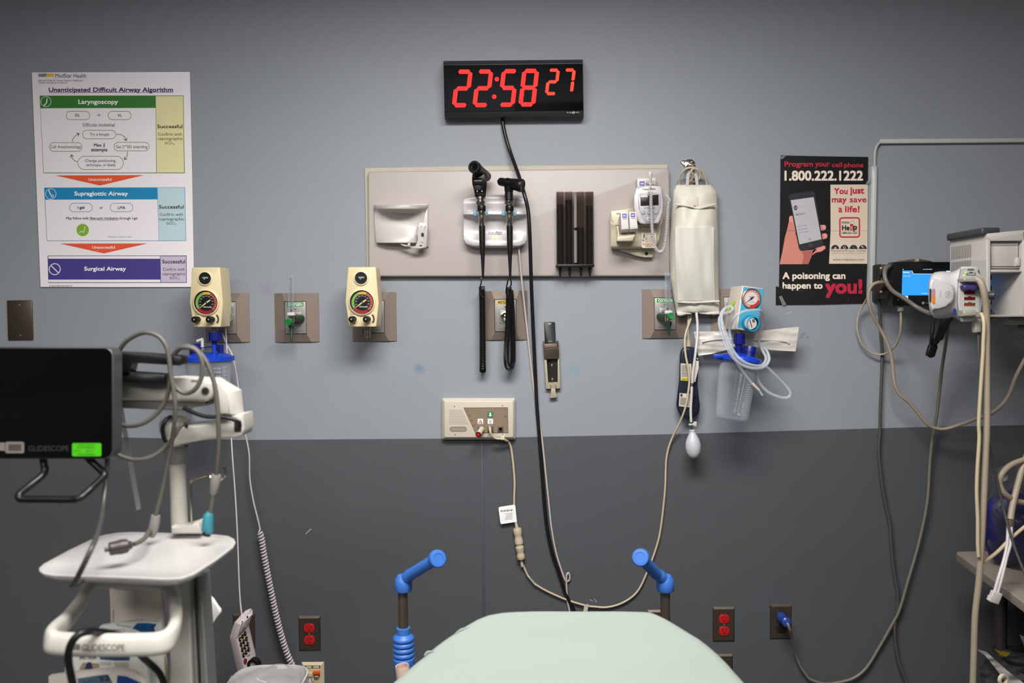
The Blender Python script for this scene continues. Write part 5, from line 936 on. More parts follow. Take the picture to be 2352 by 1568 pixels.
# data plate
m_ivo = mat('plate_ivory', (214, 198, 162), .4, var=.02)
t = thing('data_jack_plate', 'ivory data jack wall plate with an orange jack at the bottom left', 'wall plate', W(720, 1600, 0))
o = W(719.5, 1560, 0); b = MB(); w2, h2 = .0362, .058
b.loft([o+V3((x, -.008, z)) for x, z in ((-w2+.008, h2-.008), (w2-.008, h2-.008), (w2-.008, -h2+.008), (-w2+.008, -h2+.008))], [o+V3((x, -.001, z)) for x, z in ((-w2, h2), (w2, h2), (w2, -h2), (-w2, -h2))], m_ivo); b.build('cover_plate', t, sharp=10)
b = MB(); g = G(b, cX, vplane(.0083)); g.rr(1508, 1235, 1798, 1286, 4, m_hole, 1); g.rect(1525, 1240, 1780, 1280, m_ivo, 2); b.build('label_window', t)
b = MB(); b.lathe([(0, 0), (.0038, 0), (.003, .002), (0, .0024)], P3(cX, 1650, 1254, .0085), (0, -1, 0), m_steel, seg=14); b.build('screw', t)
b = MB(); b.slab(PL(cX, [(1548, 1375), (1640, 1372), (1645, 1455), (1552, 1460)], .013), (0, .006, 0), m_ivo, bev=.001); b.build('blank_insert', t)
b = MB(); b.slab(PL(cX, [(1658, 1354), (1782, 1350), (1786, 1420), (1740, 1424), (1660, 1424)], .016), (0, .008, 0), mat('jack_orange', (228, 84, 24), .4), bev=.001); g = G(b, cX, vplane(.0165)); g.rect(1680, 1400, 1782, 1455, m_hole, 1); g.rect(1695, 1425, 1765, 1450, m_ivo, 2); b.build('orange_jack', t)
b = MB(); g = G(b, cX, vplane(.0083)); g.text('5N073', 1590, 1486, 1742, 1518, ink, 1, .01); b.build('lettering', t)

AK = 1.0
# ------------------------------------------------------------------ poison poster
pk = mat('poster_black', (26, 22, 24), .38); pcream = mat('poster_cream', (218, 200, 180), .45); pred = mat('poster_red', (186, 34, 62), .5); pwh = mat('poster_white', (228, 216, 200), .5)
skin = mat('print_skin', (206, 132, 116), .5, var=.05, scale=20); skin2 = mat('print_skin_shade', (176, 100, 90), .5); skin3 = mat('print_skin_light', (222, 158, 140), .5); scr = mat('print_screen', (186, 184, 190), .45, var=.08, scale=14); phn = mat('print_phone', (48, 48, 54), .4); nail = mat('print_nail', (224, 150, 142), .45)
pp = MB(); g = G(pp, cP, vplane(.005), .0003)
pp.slab([g.p(x, y) for x, y in ((133, 108), (640, 118), (941, 122), (938, 380), (934, 800), (932, 1105), (920, 1470), (500, 1482), (89, 1484), (90, 1316), (118, 1322), (122, 1105), (128, 700))], (0, .0015, 0), pk)
g.text('Program', 168, 163, 432, 226, pred, 1, .02); g.text('your', 452, 176, 587, 226, pred, 1, .02); g.text('cell', 606, 172, 700, 216, pred, 1, .02); g.text('phone', 719, 175, 896, 232, pred, 1, .02)
g.text('1.800.222.1222', 168, 248, 894, 342, pwh, 1, .03)
g.poly([(592, 378), (938, 376), (934, 800), (933, 1108), (579, 1108), (594, 800)], pcream, 1)
g.text('You', 625, 408, 752, 466, pred, 2, .03); g.text('just', 772, 404, 904, 480, pred, 2, .03); g.text('may', 604, 503, 742, 560, pred, 2, .03); g.text('save', 770, 504, 925, 542, pred, 2, .03); g.text('a', 666, 590, 702, 634, pred, 2, .03); g.text('life!', 727, 574, 861, 634, pred, 2, .03)
g.rrline(673, 678, 866, 868, 28, 13, pred, 2); g.text('POISON', 696, 718, 765, 737, ink, 3, .02); g.text('He', 698, 752, 768, 800, ink, 3, .04); g.text('p', 803, 758, 838, 812, ink, 3, .04); g.rr(774, 738, 803, 800, 4, pred, 3); g.poly([(776, 728), (800, 712), (812, 730), (788, 744)], pwh, 4); g.line([(776, 728), (800, 712), (812, 730)], 2, ink, 5); g.disc(788, 770, 7, pwh, 4, n=12); g.line([(780, 782), (797, 792)], 3, pwh, 4); g.line([(797, 782), (780, 792)], 3, pwh, 4); g.text('1-800-222-1222', 695, 814, 838, 832, ink, 3, .02)
for X in (636, 722, 806, 891):
    L = [(X+37*math.cos(math.radians(a)), 972-38*math.sin(math.radians(a))) for a in range(0, 181, 12)]; g.poly(L, ink, 2)
g.poly([(625, 970), (640, 950), (648, 970)], pcream, 3); g.ring(720, 958, 12, 4, pcream, 3, 14); g.disc(806, 958, 9, dkg, 3, n=12); g.line([(798, 942), (812, 970)], 4, dkg, 3); g.disc(884, 948, 7, pcream, 3, n=12); g.line([(888, 954), (900, 964)], 6, pcream, 3)
g.text('Maryland Poison Center', 596, 977, 926, 1004, dkg, 2); g.text('UNIVERSITY OF MARYLAND SCHOOL OF PHARMACY', 600, 1008, 916, 1017, mat('ink_mid', (150, 130, 115), .6), 2); g.text('www.mdpoison.com', 615, 1058, 901, 1086, ink, 2)
g.text('A poisoning can', 150, 1186, 731, 1268, pwh, 1, .025); g.text('happen to', 150, 1278, 520, 1358, pwh, 1, .025); g.text('you!', 544, 1250, 887, 1424, pred, 1, .03)
# the printed hand holding a phone
g.poly([(123, 1112), (150, 990), (172, 860), (205, 780), (252, 770), (300, 930), (330, 990), (420, 980), (455, 975), (400, 1060), (390, 1112)], skin, 1)
g.poly([(172, 860), (190, 800), (208, 720), (210, 680), (225, 664), (245, 668), (262, 700), (275, 800), (262, 850), (240, 900)], skin, 2); g.poly([(208, 700), (214, 674), (232, 664), (248, 676), (256, 710), (240, 730), (218, 726)], nail, 3)
g.poly([(300, 930), (330, 995), (420, 985), (470, 970), (430, 1010), (410, 1060), (388, 1112), (330, 1112), (345, 1040)], skin2, 2)
for L in ([(495, 750), (535, 748), (553, 765), (548, 792), (520, 802), (500, 800)], [(515, 830), (550, 826), (567, 845), (560, 872), (530, 882), (512, 878)], [(430, 990), (470, 955), (520, 940), (546, 945), (546, 970), (510, 995), (460, 1005), (420, 1032)]): g.poly(L, skin, 2)
g.poly([(515, 752), (542, 752), (551, 768), (540, 788), (520, 786)], nail, 3); g.poly([(532, 832), (556, 834), (563, 850), (548, 870), (530, 866)], nail, 3); g.poly([(462, 970), (500, 945), (540, 945), (545, 965), (505, 992), (470, 996)], nail, 3)
g.poly([(205, 482), (216, 468), (410, 438), (432, 440), (448, 458), (526, 930), (516, 948), (330, 990), (312, 984), (300, 965)], phn, 4)
g.poly([(224, 522), (436, 493), (509, 882), (305, 930)], scr, 5); g.disc(269, 592, 18, mat('print_dark_blue', (50, 48, 78), .5), 6, ry=22, n=18); g.line([(254, 588), (284, 584)], 4, scr, 7); g.line([(254, 600), (284, 596)], 4, scr, 7)
g.textdir('Poison Center', 302, 590, 380, 578, 12, m_lgrey, 6); g.textdir('1 (800) 222-1222', 264, 668, 356, 652, 13, MATS['print_dark_blue'], 6, .01); g.textdir('emergency line', 262, 650, 330, 640, 8, dkg, 6)
for i in range(3): g.textdir(['Send Message', 'Share Contact', 'Add to Favorites'][i], 290+i*5, 772+i*29, 372+i*8, 757+i*27, 10, dkg, 6)
g.ring(401, 882, 9, 2.5, ink, 6, 14); g.disc(407, 938, 18, mat('print_phone2', (66, 66, 72), .4), 6, n=18); g.line([(308, 484), (338, 478)], 6, ink, 6)
# creases and tape
m_crease = mat('poster_crease', (84, 76, 74), .5); g.line([(128, 800), (270, 801)], 1.6, m_crease, 8); g.line([(500, 802), (590, 803)], 1.6, m_crease, 8); g.line([(594, 803), (934, 800)], 1.5, mat('crease_cream', (188, 170, 150), .5), 8); g.line([(90, 1318), (150, 1330), (240, 1352), (350, 1362)], 3, m_crease, 8); g.line([(805, 120), (812, 140), (806, 165)], 2, m_crease, 8); g.line([(880, 1368), (920, 1356)], 2, m_crease, 8); g.line([(760, 1420), (745, 1474)], 2, m_crease, 8)
pp.build('poster', label='black poison help poster with a printed phone in a hand', cat='poster')
m_tape = clearmat('clear_tape', (225, 222, 220), .4, .16, .12)
for lab, L in (('clear tape strip at the right edge of the black poster', [(915, 375), (932, 345), (990, 300), (998, 318), (945, 372)]), ('clear tape strip at the lower left corner of the black poster', [(116, 1412), (142, 1402), (186, 1486), (150, 1492)]), ('clear tape strip at the upper left corner of the black poster', [(130, 116), (182, 112), (150, 142), (130, 140)])):
    b = MB(); b.slab(PL(cP, L, .0085), (0, .0003, 0), m_tape); b.build('tape_strip', label=lab, cat='tape')

# ------------------------------------------------------------------ cable raceway at the right
m_race = mat('raceway_white', (186, 186, 184), .45)
t = thing('cable_raceway', 'white cable raceway running along the wall beside the black poster', 'raceway', W(2005, 660, 0))
b = MB(); b.slab(PL(cP, [(979, 206), (1024, 206), (1024, 330), (1003, 1336), (958, 1336), (979, 320)], .012), (0, .012, 0), m_race, bev=.0015); b.build('vertical_channel', t)
b = MB(); b.slab(PL(c1, [(2021, 321), (2026, 319), (2420, 316), (2420, 326), (2026, 329)], .014), (0, .014, 0), m_race, bev=.002); b.build('horizontal_channel', t)
b = MB(); b.tube(PL(c1, [(2009, 384, .006), (2009, 360, .007), (2012, 340, .008), (2019, 329, .009), (2030, 325, .009)]), .0048, mat('raceway_cable', (168, 168, 166), .5), seg=10); b.build('exposed_cable', t)

# ------------------------------------------------------------------ white phone with cords
m_ph = mat('phone_white', (218, 206, 206), .38, var=.015)
# handset hangs in a cradle behind the bin, twisted so that its keypad faces right
t = thing('telephone_handset', 'white phone with a keypad and one red key standing behind the bin', 'telephone', P3(cX, 280, 1350, .3))
d0 = .22; phone = t
def hp(x, y, d=d0): return P3(cX, x, y, d)
va, vb, vf, vg = hp(60, 690, .205), hp(192, 724, .24), hp(362, 552, .175), hp(490, 1105, .175)
nk = (vg-vb).cross(vf-vb).normalized()
if nk.y > 0: nk = -nk
kpf = plane(vb, nk); vc, vh = kpf(*cX(350, 1352)), kpf(*cX(478, 1215)); ve = hp(207, 1358, .215)
vi, vj, vk, vl, vm, vn = hp(152, 410, .21), hp(266, 446, .255), hp(424, 330, .20), hp(300, 252, .18), hp(402, 212, .155), hp(438, 264, .16)
b = MB(); fv = {n: b.v(p) for n, p in dict(a=va, b=vb, c=vc, e=ve, f=vf, g=vg, h=vh, i=vi, j=vj, k=vk, l=vl, m=vm, n=vn).items()}
for s in ('abce', 'bfghc', 'bjkf', 'aijb', 'ilmnkj'): b.face([fv[q] for q in s], m_ph)
loop = 'ailmnkfghce'; bkv = {q: b.v(fv[q].co+V3((.0, .034, 0))) for q in loop}
for q, q2 in zip(loop, loop[1:]+loop[0]): b.face([fv[q], fv[q2], bkv[q2], bkv[q]], m_ph)
b.face([bkv[q] for q in loop], m_ph)
bmesh.ops.recalc_face_normals(b.bm, faces=b.bm.faces); bmesh.ops.bevel(b.bm, geom=list(b.bm.edges), offset=.0028, segments=2, profile=.5, affect='EDGES', clamp_overlap=True)
b.build('body', t)
earf = plane(vb, (vj-vb).cross(vf-vb)*(1 if (vj-vb).cross(vf-vb).y < 0 else -1)); endf = plane(vj, (vl-vj).cross(vk-vj)*(1 if (vl-vj).cross(vk-vj).y < 0 else -1))
b = MB(); g = G(b, cX, kpf, .0006); g.poly([(215, 712), (355, 575), (474, 1105), (360, 1320), (340, 1320)], m_ph, 1); g.textdir('TALK', 388, 1075, 440, 1030, 26, dkg, 3); g.poly([(405, 1030), (450, 995), (462, 1035), (420, 1072)], m_lgrey, 2); b.build('keypad_face', t)
rows_ = [[(250, 735), (300, 678), (349, 622)], [(272, 835), (322, 780), (373, 724)], [(295, 935), (345, 882), (396, 826)], [(317, 1038), (366, 982), (415, 925)]]
keys = '123456789*0#'
for r in range(4):
    for c in range(3):
        X, Y = rows_[r][c]; b = MB(); g = G(b, cX, kpf, .0006); b.slab([g.p(x, y, 6) for x, y in g.circ(X, Y, 22, 46, 16)], -nk*.003, m_blk, bev=.0008); g.text(keys[r*3+c], X-8, Y-16, X+8, Y+16, yel, 7); b.build('key', t)
b = MB(); g = G(b, cX, kpf, .0006); b.slab([g.p(x, y, 6) for x, y in ((320, 1128), (350, 1098), (378, 1115), (374, 1170), (345, 1218), (326, 1190))], -nk*.003, mat('key_dark_red', (120, 12, 28), .35), bev=.0008); b.build('red_key', t, 'dark red key')
b = MB(); g = G(b, cX, endf, .0008)
for X, Y in ((306, 402), (404, 300)): g.disc(X, Y, 15, m_hole, 1, ry=27, n=14)
g.poly([(268, 300), (300, 268), (328, 285), (290, 318)], m_hole, 1); b.build('clip_socket', t)
b = MB(); g = G(b, cX, earf, .0008); g.poly([(222, 680), (274, 478), (408, 362), (362, 545)], mat('phone_grey', (170, 160, 160), .4), 1); [g.line([(290+i*4, 560-i*18), (340+i*4, 515-i*18)], 5, dkg, 2) for i in range(3)]; b.build('earpiece', t)
b = MB(); b.tube([hp(*p) for p in ((298, 290, .165), (285, 180, .16), (265, 0, .15))]+[W(x, y, d) for x, y, d in ((549, 1330, .14), (545, 1220, .12), (540, 1130, .10), (534, 1050, .09), (530, 980, .07), (526, 900, .06), (522, 820, .06), (519, 770, .05), (516, 735, .05))], .0024, m_wc, seg=8); b.build('cord', t, 'straight white cord')
t = thing('coiled_phone_cord', 'white coiled phone cord hanging along the wall to the ivory jack plate', 'cord', W(720, 1568, .03))
b = MB(); b.tube([W(x, y, d) for x, y, d in ((511, 765, .05), (520, 790, .05), (535, 820, .06), (546, 880, .06), (551, 930, .06), (561, 985, .05), (572, 1040, .04), (574, 1100, .03), (582, 1150, .03), (593, 1195, .03), (597, 1215, .03), (594, 1222, .04))], .0026, m_wc, seg=8); b.build('straight_lead', t)
b = MB(); rw = .0032; Rc = cm(cK, 31, .06)-rw
b.coil([P3(cK, X, Y, d) for X, Y, d in ((392, 172, .03), (408, 235, .03), (428, 370, .03), (460, 540, .03), (500, 740, .035), (540, 930, .035), (580, 1090, .035), (625, 1240, .035), (672, 1360, .035), (722, 1450, .035), (775, 1510, .035), (830, 1545, .035), (880, 1560, .035))], Rc, rw, 52, m_wc, per=14, seg=6); b.build('coil', t)

# ------------------------------------------------------------------ bin at the bottom left
m_bin = mat('bin_white', (206, 202, 200), .35)
def rring(cx, cy, z, rx, ry, n=40, pw=.6):
    return [V3((cx+rx*math.copysign(abs(math.cos(2*math.pi*i/n))**pw, math.cos(2*math.pi*i/n)), cy+ry*math.copysign(abs(math.sin(2*math.pi*i/n))**pw, math.sin(2*math.pi*i/n)), z)) for i in range(n)]
Z = .497; cx, cy = W(612, 1560, .41).x, -.41
t = thing('waste_bin', 'white plastic bin with a clear liner bag at the bottom left', 'bin', V3((cx, cy, 0)))
b = MB(); b.grid([rring(cx, cy, .002, .080, .080), rring(cx, cy, Z-.02, .098, .095), rring(cx, cy, Z-.018, .103, .100), rring(cx, cy, Z, .103, .100), rring(cx, cy, Z+.001, .099, .096), rring(cx, cy, Z-.02, .095, .092), rring(cx, cy, .02, .077, .077)], m_bin, cu=True, c0=True, c1=True); b.build('tub', t)
b = MB(); rows = []
for i in range(9):
    v = i/8; row = []
    for j in range(41):
        a = 2*math.pi*j/40; r = (.100-.02*v)*(1-.75*max(0, v-.55)/.45); w_ = .010*noise.noise(V3((math.cos(a)*3, math.sin(a)*3, v*4)))
        h = Z+.004+.010*noise.noise(V3((math.cos(a)*2, math.sin(a)*2, 7))) - .07*v + (.035*math.sin(v*3.1)*max(0, math.cos(a-3.9)))
        row.append(V3((cx-.012*(v)+(r+w_)*math.cos(a), cy+(r*.97+w_)*math.sin(a), h)))
    rows.append(row)
b.grid(rows, clearmat('liner_film', (228, 228, 228), .6, .22, .15, (225, 224, 222), .5, 40)); b.build('liner_bag', t, 'crumpled clear liner bag', sharp=180)
b = MB(); c0 = P3(cX, 500, 1240, .27); b.lathe([(cm(cX, 75, .27), 0), (cm(cX, 122, .27), 0), (cm(cX, 122, .27), .018), (cm(cX, 75, .27), .018), (cm(cX, 75, .27), 0)], c0, (.25, 1, .1), m_blk, seg=36); b.build('ring', phone, 'black ring at the foot of the phone')
b = MB(); b.lathe([(0, .004), (cm(cX, 70, .27), .004), (cm(cX, 76, .27), .012)], c0, (.25, 1, .1), m_plc, seg=30); b.build('ring_centre', phone, 'white centre of the black ring')
AK = 0.62
# ------------------------------------------------------------------ video laryngoscope cart
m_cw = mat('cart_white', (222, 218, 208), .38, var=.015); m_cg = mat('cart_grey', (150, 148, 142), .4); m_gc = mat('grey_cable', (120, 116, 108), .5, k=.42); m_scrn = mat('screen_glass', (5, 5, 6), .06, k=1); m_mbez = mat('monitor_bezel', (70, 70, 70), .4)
m_alu = mat('cart_aluminium', (170, 168, 164), .35, metal=.3)
dc = .88
t = thing('laryngoscope_cart', 'white rolling cart with a black monitor, tray and looped cables at the left', 'medical cart', V3((W(420, 1568, dc).x, -dc, 0)))
# monitor
b = MB(); g = G(b, cI, vplane(1.05)); A = [g.p(x, y) for x, y in g.rrpts(-420, 188, 850, 1024, 70)]; Bk = [g.p(x, y)+V3((0, .034, 0)) for x, y in g.rrpts(-420, 188, 850, 1024, 70)]
b.loft(A, Bk, m_mbez, bev=.004, seg=3); mon = b.build('monitor', t)
b = MB(); g = G(b, cI, vplane(1.0515)); b.slab([g.p(x, y) for x, y in g.rrpts(-410, 194, 838, 1016, 62)], (0, .002, 0), m_scrn); b.build('screen', mon)
b = MB(); g = G(b, cI, vplane(1.0520)); g.rr(40, 896, 182, 981, 14, mat('sticker_grey', (150, 144, 140), .5), 1)
[g.line([(66+i*5, 912), (66+i*5, 962)], 2+(i*7 % 3), mat('sticker_ink', (90, 70, 66), .5), 2) for i in range(20)]
b.build('asset_sticker', mon)
b = MB(); g = G(b, cI, vplane(1.0520)); g.poly([(-60, 902), (36, 902), (36, 962), (-60, 962)], MATS['sticker_grey'], 1); b.build('asset_sticker', mon)
b = MB(); g = G(b, cI, vplane(1.0520)); g.text('GLIDESCOPE', 213, 925, 517, 966, mat('screen_print', (66, 64, 62), .4), 1, .01); b.build('lettering', mon)
m_lgs = mat('sticker_green', (90, 225, 20), .45); m_dgi = mat('sticker_green_ink', (50, 110, 20), .5)
b = MB(); g = G(b, cI, vplane(1.0520)); g.rr(542, 906, 761, 1004, 12, m_lgs, 1); g.text('Safety Tested', 586, 912, 708, 926, m_dgi, 2); g.text('DO NOT REMOVE', 582, 932, 712, 944, m_dgi, 2); g.text('DATE', 555, 958, 606, 968, m_dgi, 2); g.text('BY', 650, 958, 700, 968, m_dgi, 2); g.text('CLINICAL ENGINEERING', 580, 982, 716, 994, m_dgi, 2); b.build('inspection_sticker', mon, 'bright green inspection sticker')
b = MB(); b.tube([P3(cI, *p) for p in ((322, 1000, 1.03), (330, 1060, 1.03), (338, 1105, 1.035), (315, 1150, 1.04), (230, 1220, 1.06), (150, 1285, 1.075), (145, 1315, 1.08), (180, 1325, 1.08), (350, 1326, 1.08), (540, 1328, 1.08), (600, 1318, 1.08), (680, 1250, 1.06), (765, 1170, 1.045), (782, 1140, 1.04), (760, 1110, 1.035), (700, 1055, 1.03), (650, 1005, 1.03))], .0068, m_blk, seg=12); b.build('carry_bar', mon)
# bracket behind the monitor
b = MB(); q = [(855, 222), (1000, 226), (1345, 250), (1366, 265), (1363, 316), (1345, 326), (1010, 296), (985, 302), (968, 376), (880, 380), (876, 240)]; b.slab(PL(cI, q, .99), (0, .03, 0), m_blk, bev=.004); b.build('upper_bracket', t)
b = MB(); q = [(870, 366), (965, 372), (1225, 390), (1243, 405), (1240, 455), (1222, 471), (1130, 468), (870, 446)]; b.slab(PL(cI, q, .985), (0, .03, 0), m_blk, bev=.004); b.build('lower_bracket', t)
# arms
b = MB(); q = [(780, 456), (1240, 424), (1300, 418), (1570, 432), (1608, 455), (1618, 520), (1600, 570), (1560, 590), (1530, 600), (780, 582)]; b.slab(PL(cI, q, .955), (0, .065, 0), m_cw, bev=.007, seg=3); g = G(b, cI, vplane(.9556)); g.rr(1435, 432, 1515, 442, 4, m_cg, 1); g.disc(1541, 516, 32, m_cg, 1); g.disc(1541, 516, 26, m_hole, 2); arm = b.build('upper_arm', t)
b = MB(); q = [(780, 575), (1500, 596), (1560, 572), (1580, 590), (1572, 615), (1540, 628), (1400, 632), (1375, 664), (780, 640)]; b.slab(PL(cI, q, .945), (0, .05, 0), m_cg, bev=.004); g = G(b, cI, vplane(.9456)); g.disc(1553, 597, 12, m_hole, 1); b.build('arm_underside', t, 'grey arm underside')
b = MB(); F4 = [(1612, 440), (1715, 530), (1722, 560), (1700, 690), (1660, 692), (1604, 600)]
b.loft(PL(cI, [(1604, 450), (1650, 445), (1718, 532), (1724, 690), (1650, 694), (1604, 610)], .96), PL(cI, [(1640, 425), (1700, 440), (1812, 505), (1830, 690), (1700, 694), (1640, 600)], .89), m_cw, bev=.004); b.build('elbow', t)
b = MB(); q = [(1640, 700), (1720, 705), (1824, 690), (1832, 800), (1815, 850), (1770, 872), (1640, 872)]; b.slab(PL(cI, q, .945), (0, .06, 0), m_cw, bev=.006, seg=3); g = G(b, cI, vplane(.9456)); g.rr(1758, 735, 1812, 822, 12, m_hole, 1); b.build('elbow_base', t)
b = MB(); q = [(1232, 805), (1260, 790), (1640, 752), (1660, 790), (1660, 868), (1400, 905), (1300, 935), (1240, 915)]; b.slab(PL(cI, q, .93), (0, .06, 0), m_cw, bev=.006, seg=3); b.build('lower_arm', t)
b = MB(); b.lathe([(0, 0), (.016, 0), (.026, -.006), (.030, -.012), (.030, -.032), (0, -.032)], P3(cI, 1312, 704, .90), (0, 0, 1), m_cw, seg=26); b.build('arm_cap', t)
b = MB(); rp = cm(cI, 58, dc); pt = P3(cI, 1325, 930, dc); pb = P3(cI, 1350, 1568, dc)
b.lathe([(rp*1.45, 0), (rp*1.45, -.012), (rp*1.3, -.020), (rp*1.3, -.034), (rp, -.036)], pt, (0, 0, 1), m_cg, seg=28); b.build('pole_collar', t, 'grey pole collar')
b = MB(); zt = H(400, 1226, 1.03).z; b.cyl(pt, P3(cI, 1352, 1640, dc), rp, m_cw, seg=28, r2=rp*1.05); b.build('pole', t)
b = MB(); b.tube(PL(cI, [(1280, 708, .93), (1245, 735, .945), (1222, 790, .95), (1228, 860, .945), (1245, 895, .94)]), .0042, m_blk, seg=8); b.tube(PL(cI, [(1372, 765, .945), (1392, 770, .95), (1400, 785, .945)]), .0036, m_blk, seg=8); b.build('arm_cable', t)
b = MB(); b.tube(PL(cI, [(1380, 640, .955), (1440, 672, .96), (1540, 706, .962), (1650, 712, .962), (1740, 725, .96), (1790, 752, .955), (1800, 775, .945)]), .0042, m_blk, seg=8); b.build('arm_cable', t)
# tray
zt = 1.03; b = MB(); TO = [(700, 200), (850, 174), (1000, 168), (1400, 180), (1780, 193), (1880, 205), (1930, 232), (1945, 265), (1920, 310), (1760, 430), (1560, 556), (1440, 597), (1300, 606), (800, 585), (260, 570), (170, 558), (124, 530), (122, 500), (160, 465), (400, 335), (600, 238)]
tp = [H(*cJ(x, y), zt) for x, y in TO]; ctr = sum(tp, V3())/len(tp)
rows = [[p+V3((0, 0, -.014)) for p in [ctr+(p-ctr)*.93 for p in tp]], [p+V3((0, 0, -.004)) for p in tp], tp, [ctr+(p-ctr)*.985+V3((0, 0, .001)) for p in tp], [ctr+(p-ctr)*.90+V3((0, 0, -.005)) for p in tp], [ctr+(p-ctr)*.5+V3((0, 0, -.006)) for p in tp], [ctr+V3((0, 0, -.006))+(p-ctr)*.001 for p in tp]]
b.grid(rows, mat('tray_white', (216, 212, 210), .22, coat=.2), cu=True, c0=True); b.build('tray', t, sharp=60)
b = MB(); g = G(b, cJ, vplane(.93)); b.slab(PL(cJ, [(1345, 118), (1430, 138), (1515, 110), (1575, 88), (1598, 92), (1618, 150), (1622, 186), (1345, 186)], .92), (0, .05, 0), m_cw, bev=.003); b.build('pole_clamp', t)
b = MB(); b.tube(PL(cI, [(1443, 1530, .915), (1436, 1380, .915), (1430, 1230, .915), (1436, 1190, .915), (1470, 1172, .93), (1530, 1152, .95), (1565, 1145, .96), (1580, 1165, .965), (1590, 1195, .965), (1625, 1192, .965), (1668, 1172, .965), (1688, 1145, .965), (1685, 1080, .965)]), .0029, mat('hook_nickel', (205, 195, 175), .18, metal=1, k=1), seg=10); b.build('cable_hook', t, 'bent nickel cable hook')
# handle loop
hd = [(620, 648, .98), (520, 800, 1.04), (380, 985, 1.12), (255, 1110, 1.19), (232, 1170, 1.215), (300, 1200, 1.22), (600, 1216, 1.22), (1000, 1214, 1.215), (1240, 1200, 1.21), (1340, 1140, 1.19), (1385, 1020, 1.14), (1388, 860, 1.08), (1355, 730, 1.02), (1270, 655, .985), (900, 628, .975)]
b = MB(); P_ = [P3(cJ, *p) for p in hd]; C_ = catmull(P_, 6, True); T_, N_ = frames(C_, True); rows = []
for p, tt in zip(C_, T_):
    up = (V3((0, .3, 1))-tt*V3((0, .3, 1)).dot(tt)).normalized(); sd = tt.cross(up); fr = min(1, max(0, (-p.y-1.0)/.2)); h, w_ = .013+.006*fr, .011
    rows.append([p+up*h*math.copysign(abs(math.sin(a))**.75, math.sin(a))+sd*w_*math.copysign(abs(math.cos(a))**.75, math.cos(a)) for a in [2*math.pi*j/18 for j in range(18)]])
rows.append(rows[0]); b.grid(rows, m_cw, cu=True); hnd = b.build('handle_loop', t, sharp=70)
b = MB(); fd = -min(p.y for r in rows for p in r)+.0012; g = G(b, cJ, plane(P3(cJ, 700, 1235, 1.2325), V3((0, -1, -.02))), .0004); m_prt = mat('handle_print', (96, 94, 88), .5)
g.rect(442, 1205, 500, 1258, m_prt, 1); g.line([(450, 1235), (480, 1215), (492, 1220)], 7, m_cw, 2); g.line([(455, 1248), (495, 1236)], 6, m_cw, 2); g.text('GLIDESCOPE', 517, 1208, 916, 1272, m_prt, 1, .008); b.build('lettering', hnd)
# column, base and basket
b = MB(); A = PL(cJ, [(1380, 590), (1500, 590)], dc+.03); z0 = .10
def colrun(b, x0, x1, x2, x3, d, th, m):
    a, c, e, f = P3(cJ, x0, 585, d), P3(cJ, x1, 585, d), P3(cJ, x2, 1600, d), P3(cJ, x3, 1600, d)
    k = (a.z-z0)/(a.z-e.z); e2, f2 = a+(e-a)*k, c+(f-c)*k
    b.loft([a, c, f2, e2], [p+V3((0, th, 0)) for p in (a, c, f2, e2)], m, bev=.004)
colrun(b, 1360, 1505, 1320, 1535, dc+.04, .07, m_cw); b.build('column', t)
b = MB(); colrun(b, 1508, 1546, 1540, 1592, dc+.03, .05, m_alu); colrun(b, 1580, 1622, 1622, 1684, dc+.03, .05, m_alu); colrun(b, 1540, 1586, 1586, 1626, dc+.016, .03, mat('groove_dark', (50, 52, 50), .5)); b.build('column_rail', t, 'aluminium rail with a dark groove')
bx, by = P3(cJ, 1480, 1600, dc).x, -dc
b = MB()
for i in range(5):
    a = i*2*math.pi/5+.3; e = V3((bx+.26*math.cos(a), by+.26*math.sin(a), .085)); b.tube([V3((bx, by, .11)), e], [.03, .02], m_cg, seg=10, smooth=False)
b.build('base', t)
for i in range(5):
    a = i*2*math.pi/5+.3; e = V3((bx+.26*math.cos(a), by+.26*math.sin(a), .0355)); b = MB(); b.lathe([(0, -.012), (.033, -.012), (.036, -.006), (.036, .006), (.033, .012), (0, .012)], e, (math.sin(a), -math.cos(a), 0), m_blk, seg=20); b.tube([e+V3((0, 0, .01)), e+V3((0, 0, .055))], .012, m_cg, smooth=False); b.build('caster', t)
bk0, bk1 = P3(cZ, 380, 1300, .98), P3(cZ, 1560, 1300, .98); zb = .50
b = MB(); cxb = (bk0.x+bk1.x)/2; wb = (bk1.x-bk0.x)
for xx in (bk0.x, bk1.x): b.box((xx, -.96, zb+.06), (.006, .20, .12), m_alu)
for yy in (-1.06, -.86): b.box((cxb, yy, zb+.06), (wb, .006, .12), m_alu)
b.box((cxb, -.96, zb), (wb, .20, .006), m_alu); b.build('basket', t)
b = MB(); b.tube(PL(cZ, [(1570, 870, .93), (1578, 960, .93), (1582, 1100, .93), (1582, 1300, .93)]), .0026, MATS['hook_nickel'], seg=8); b.build('basket_wire', t)
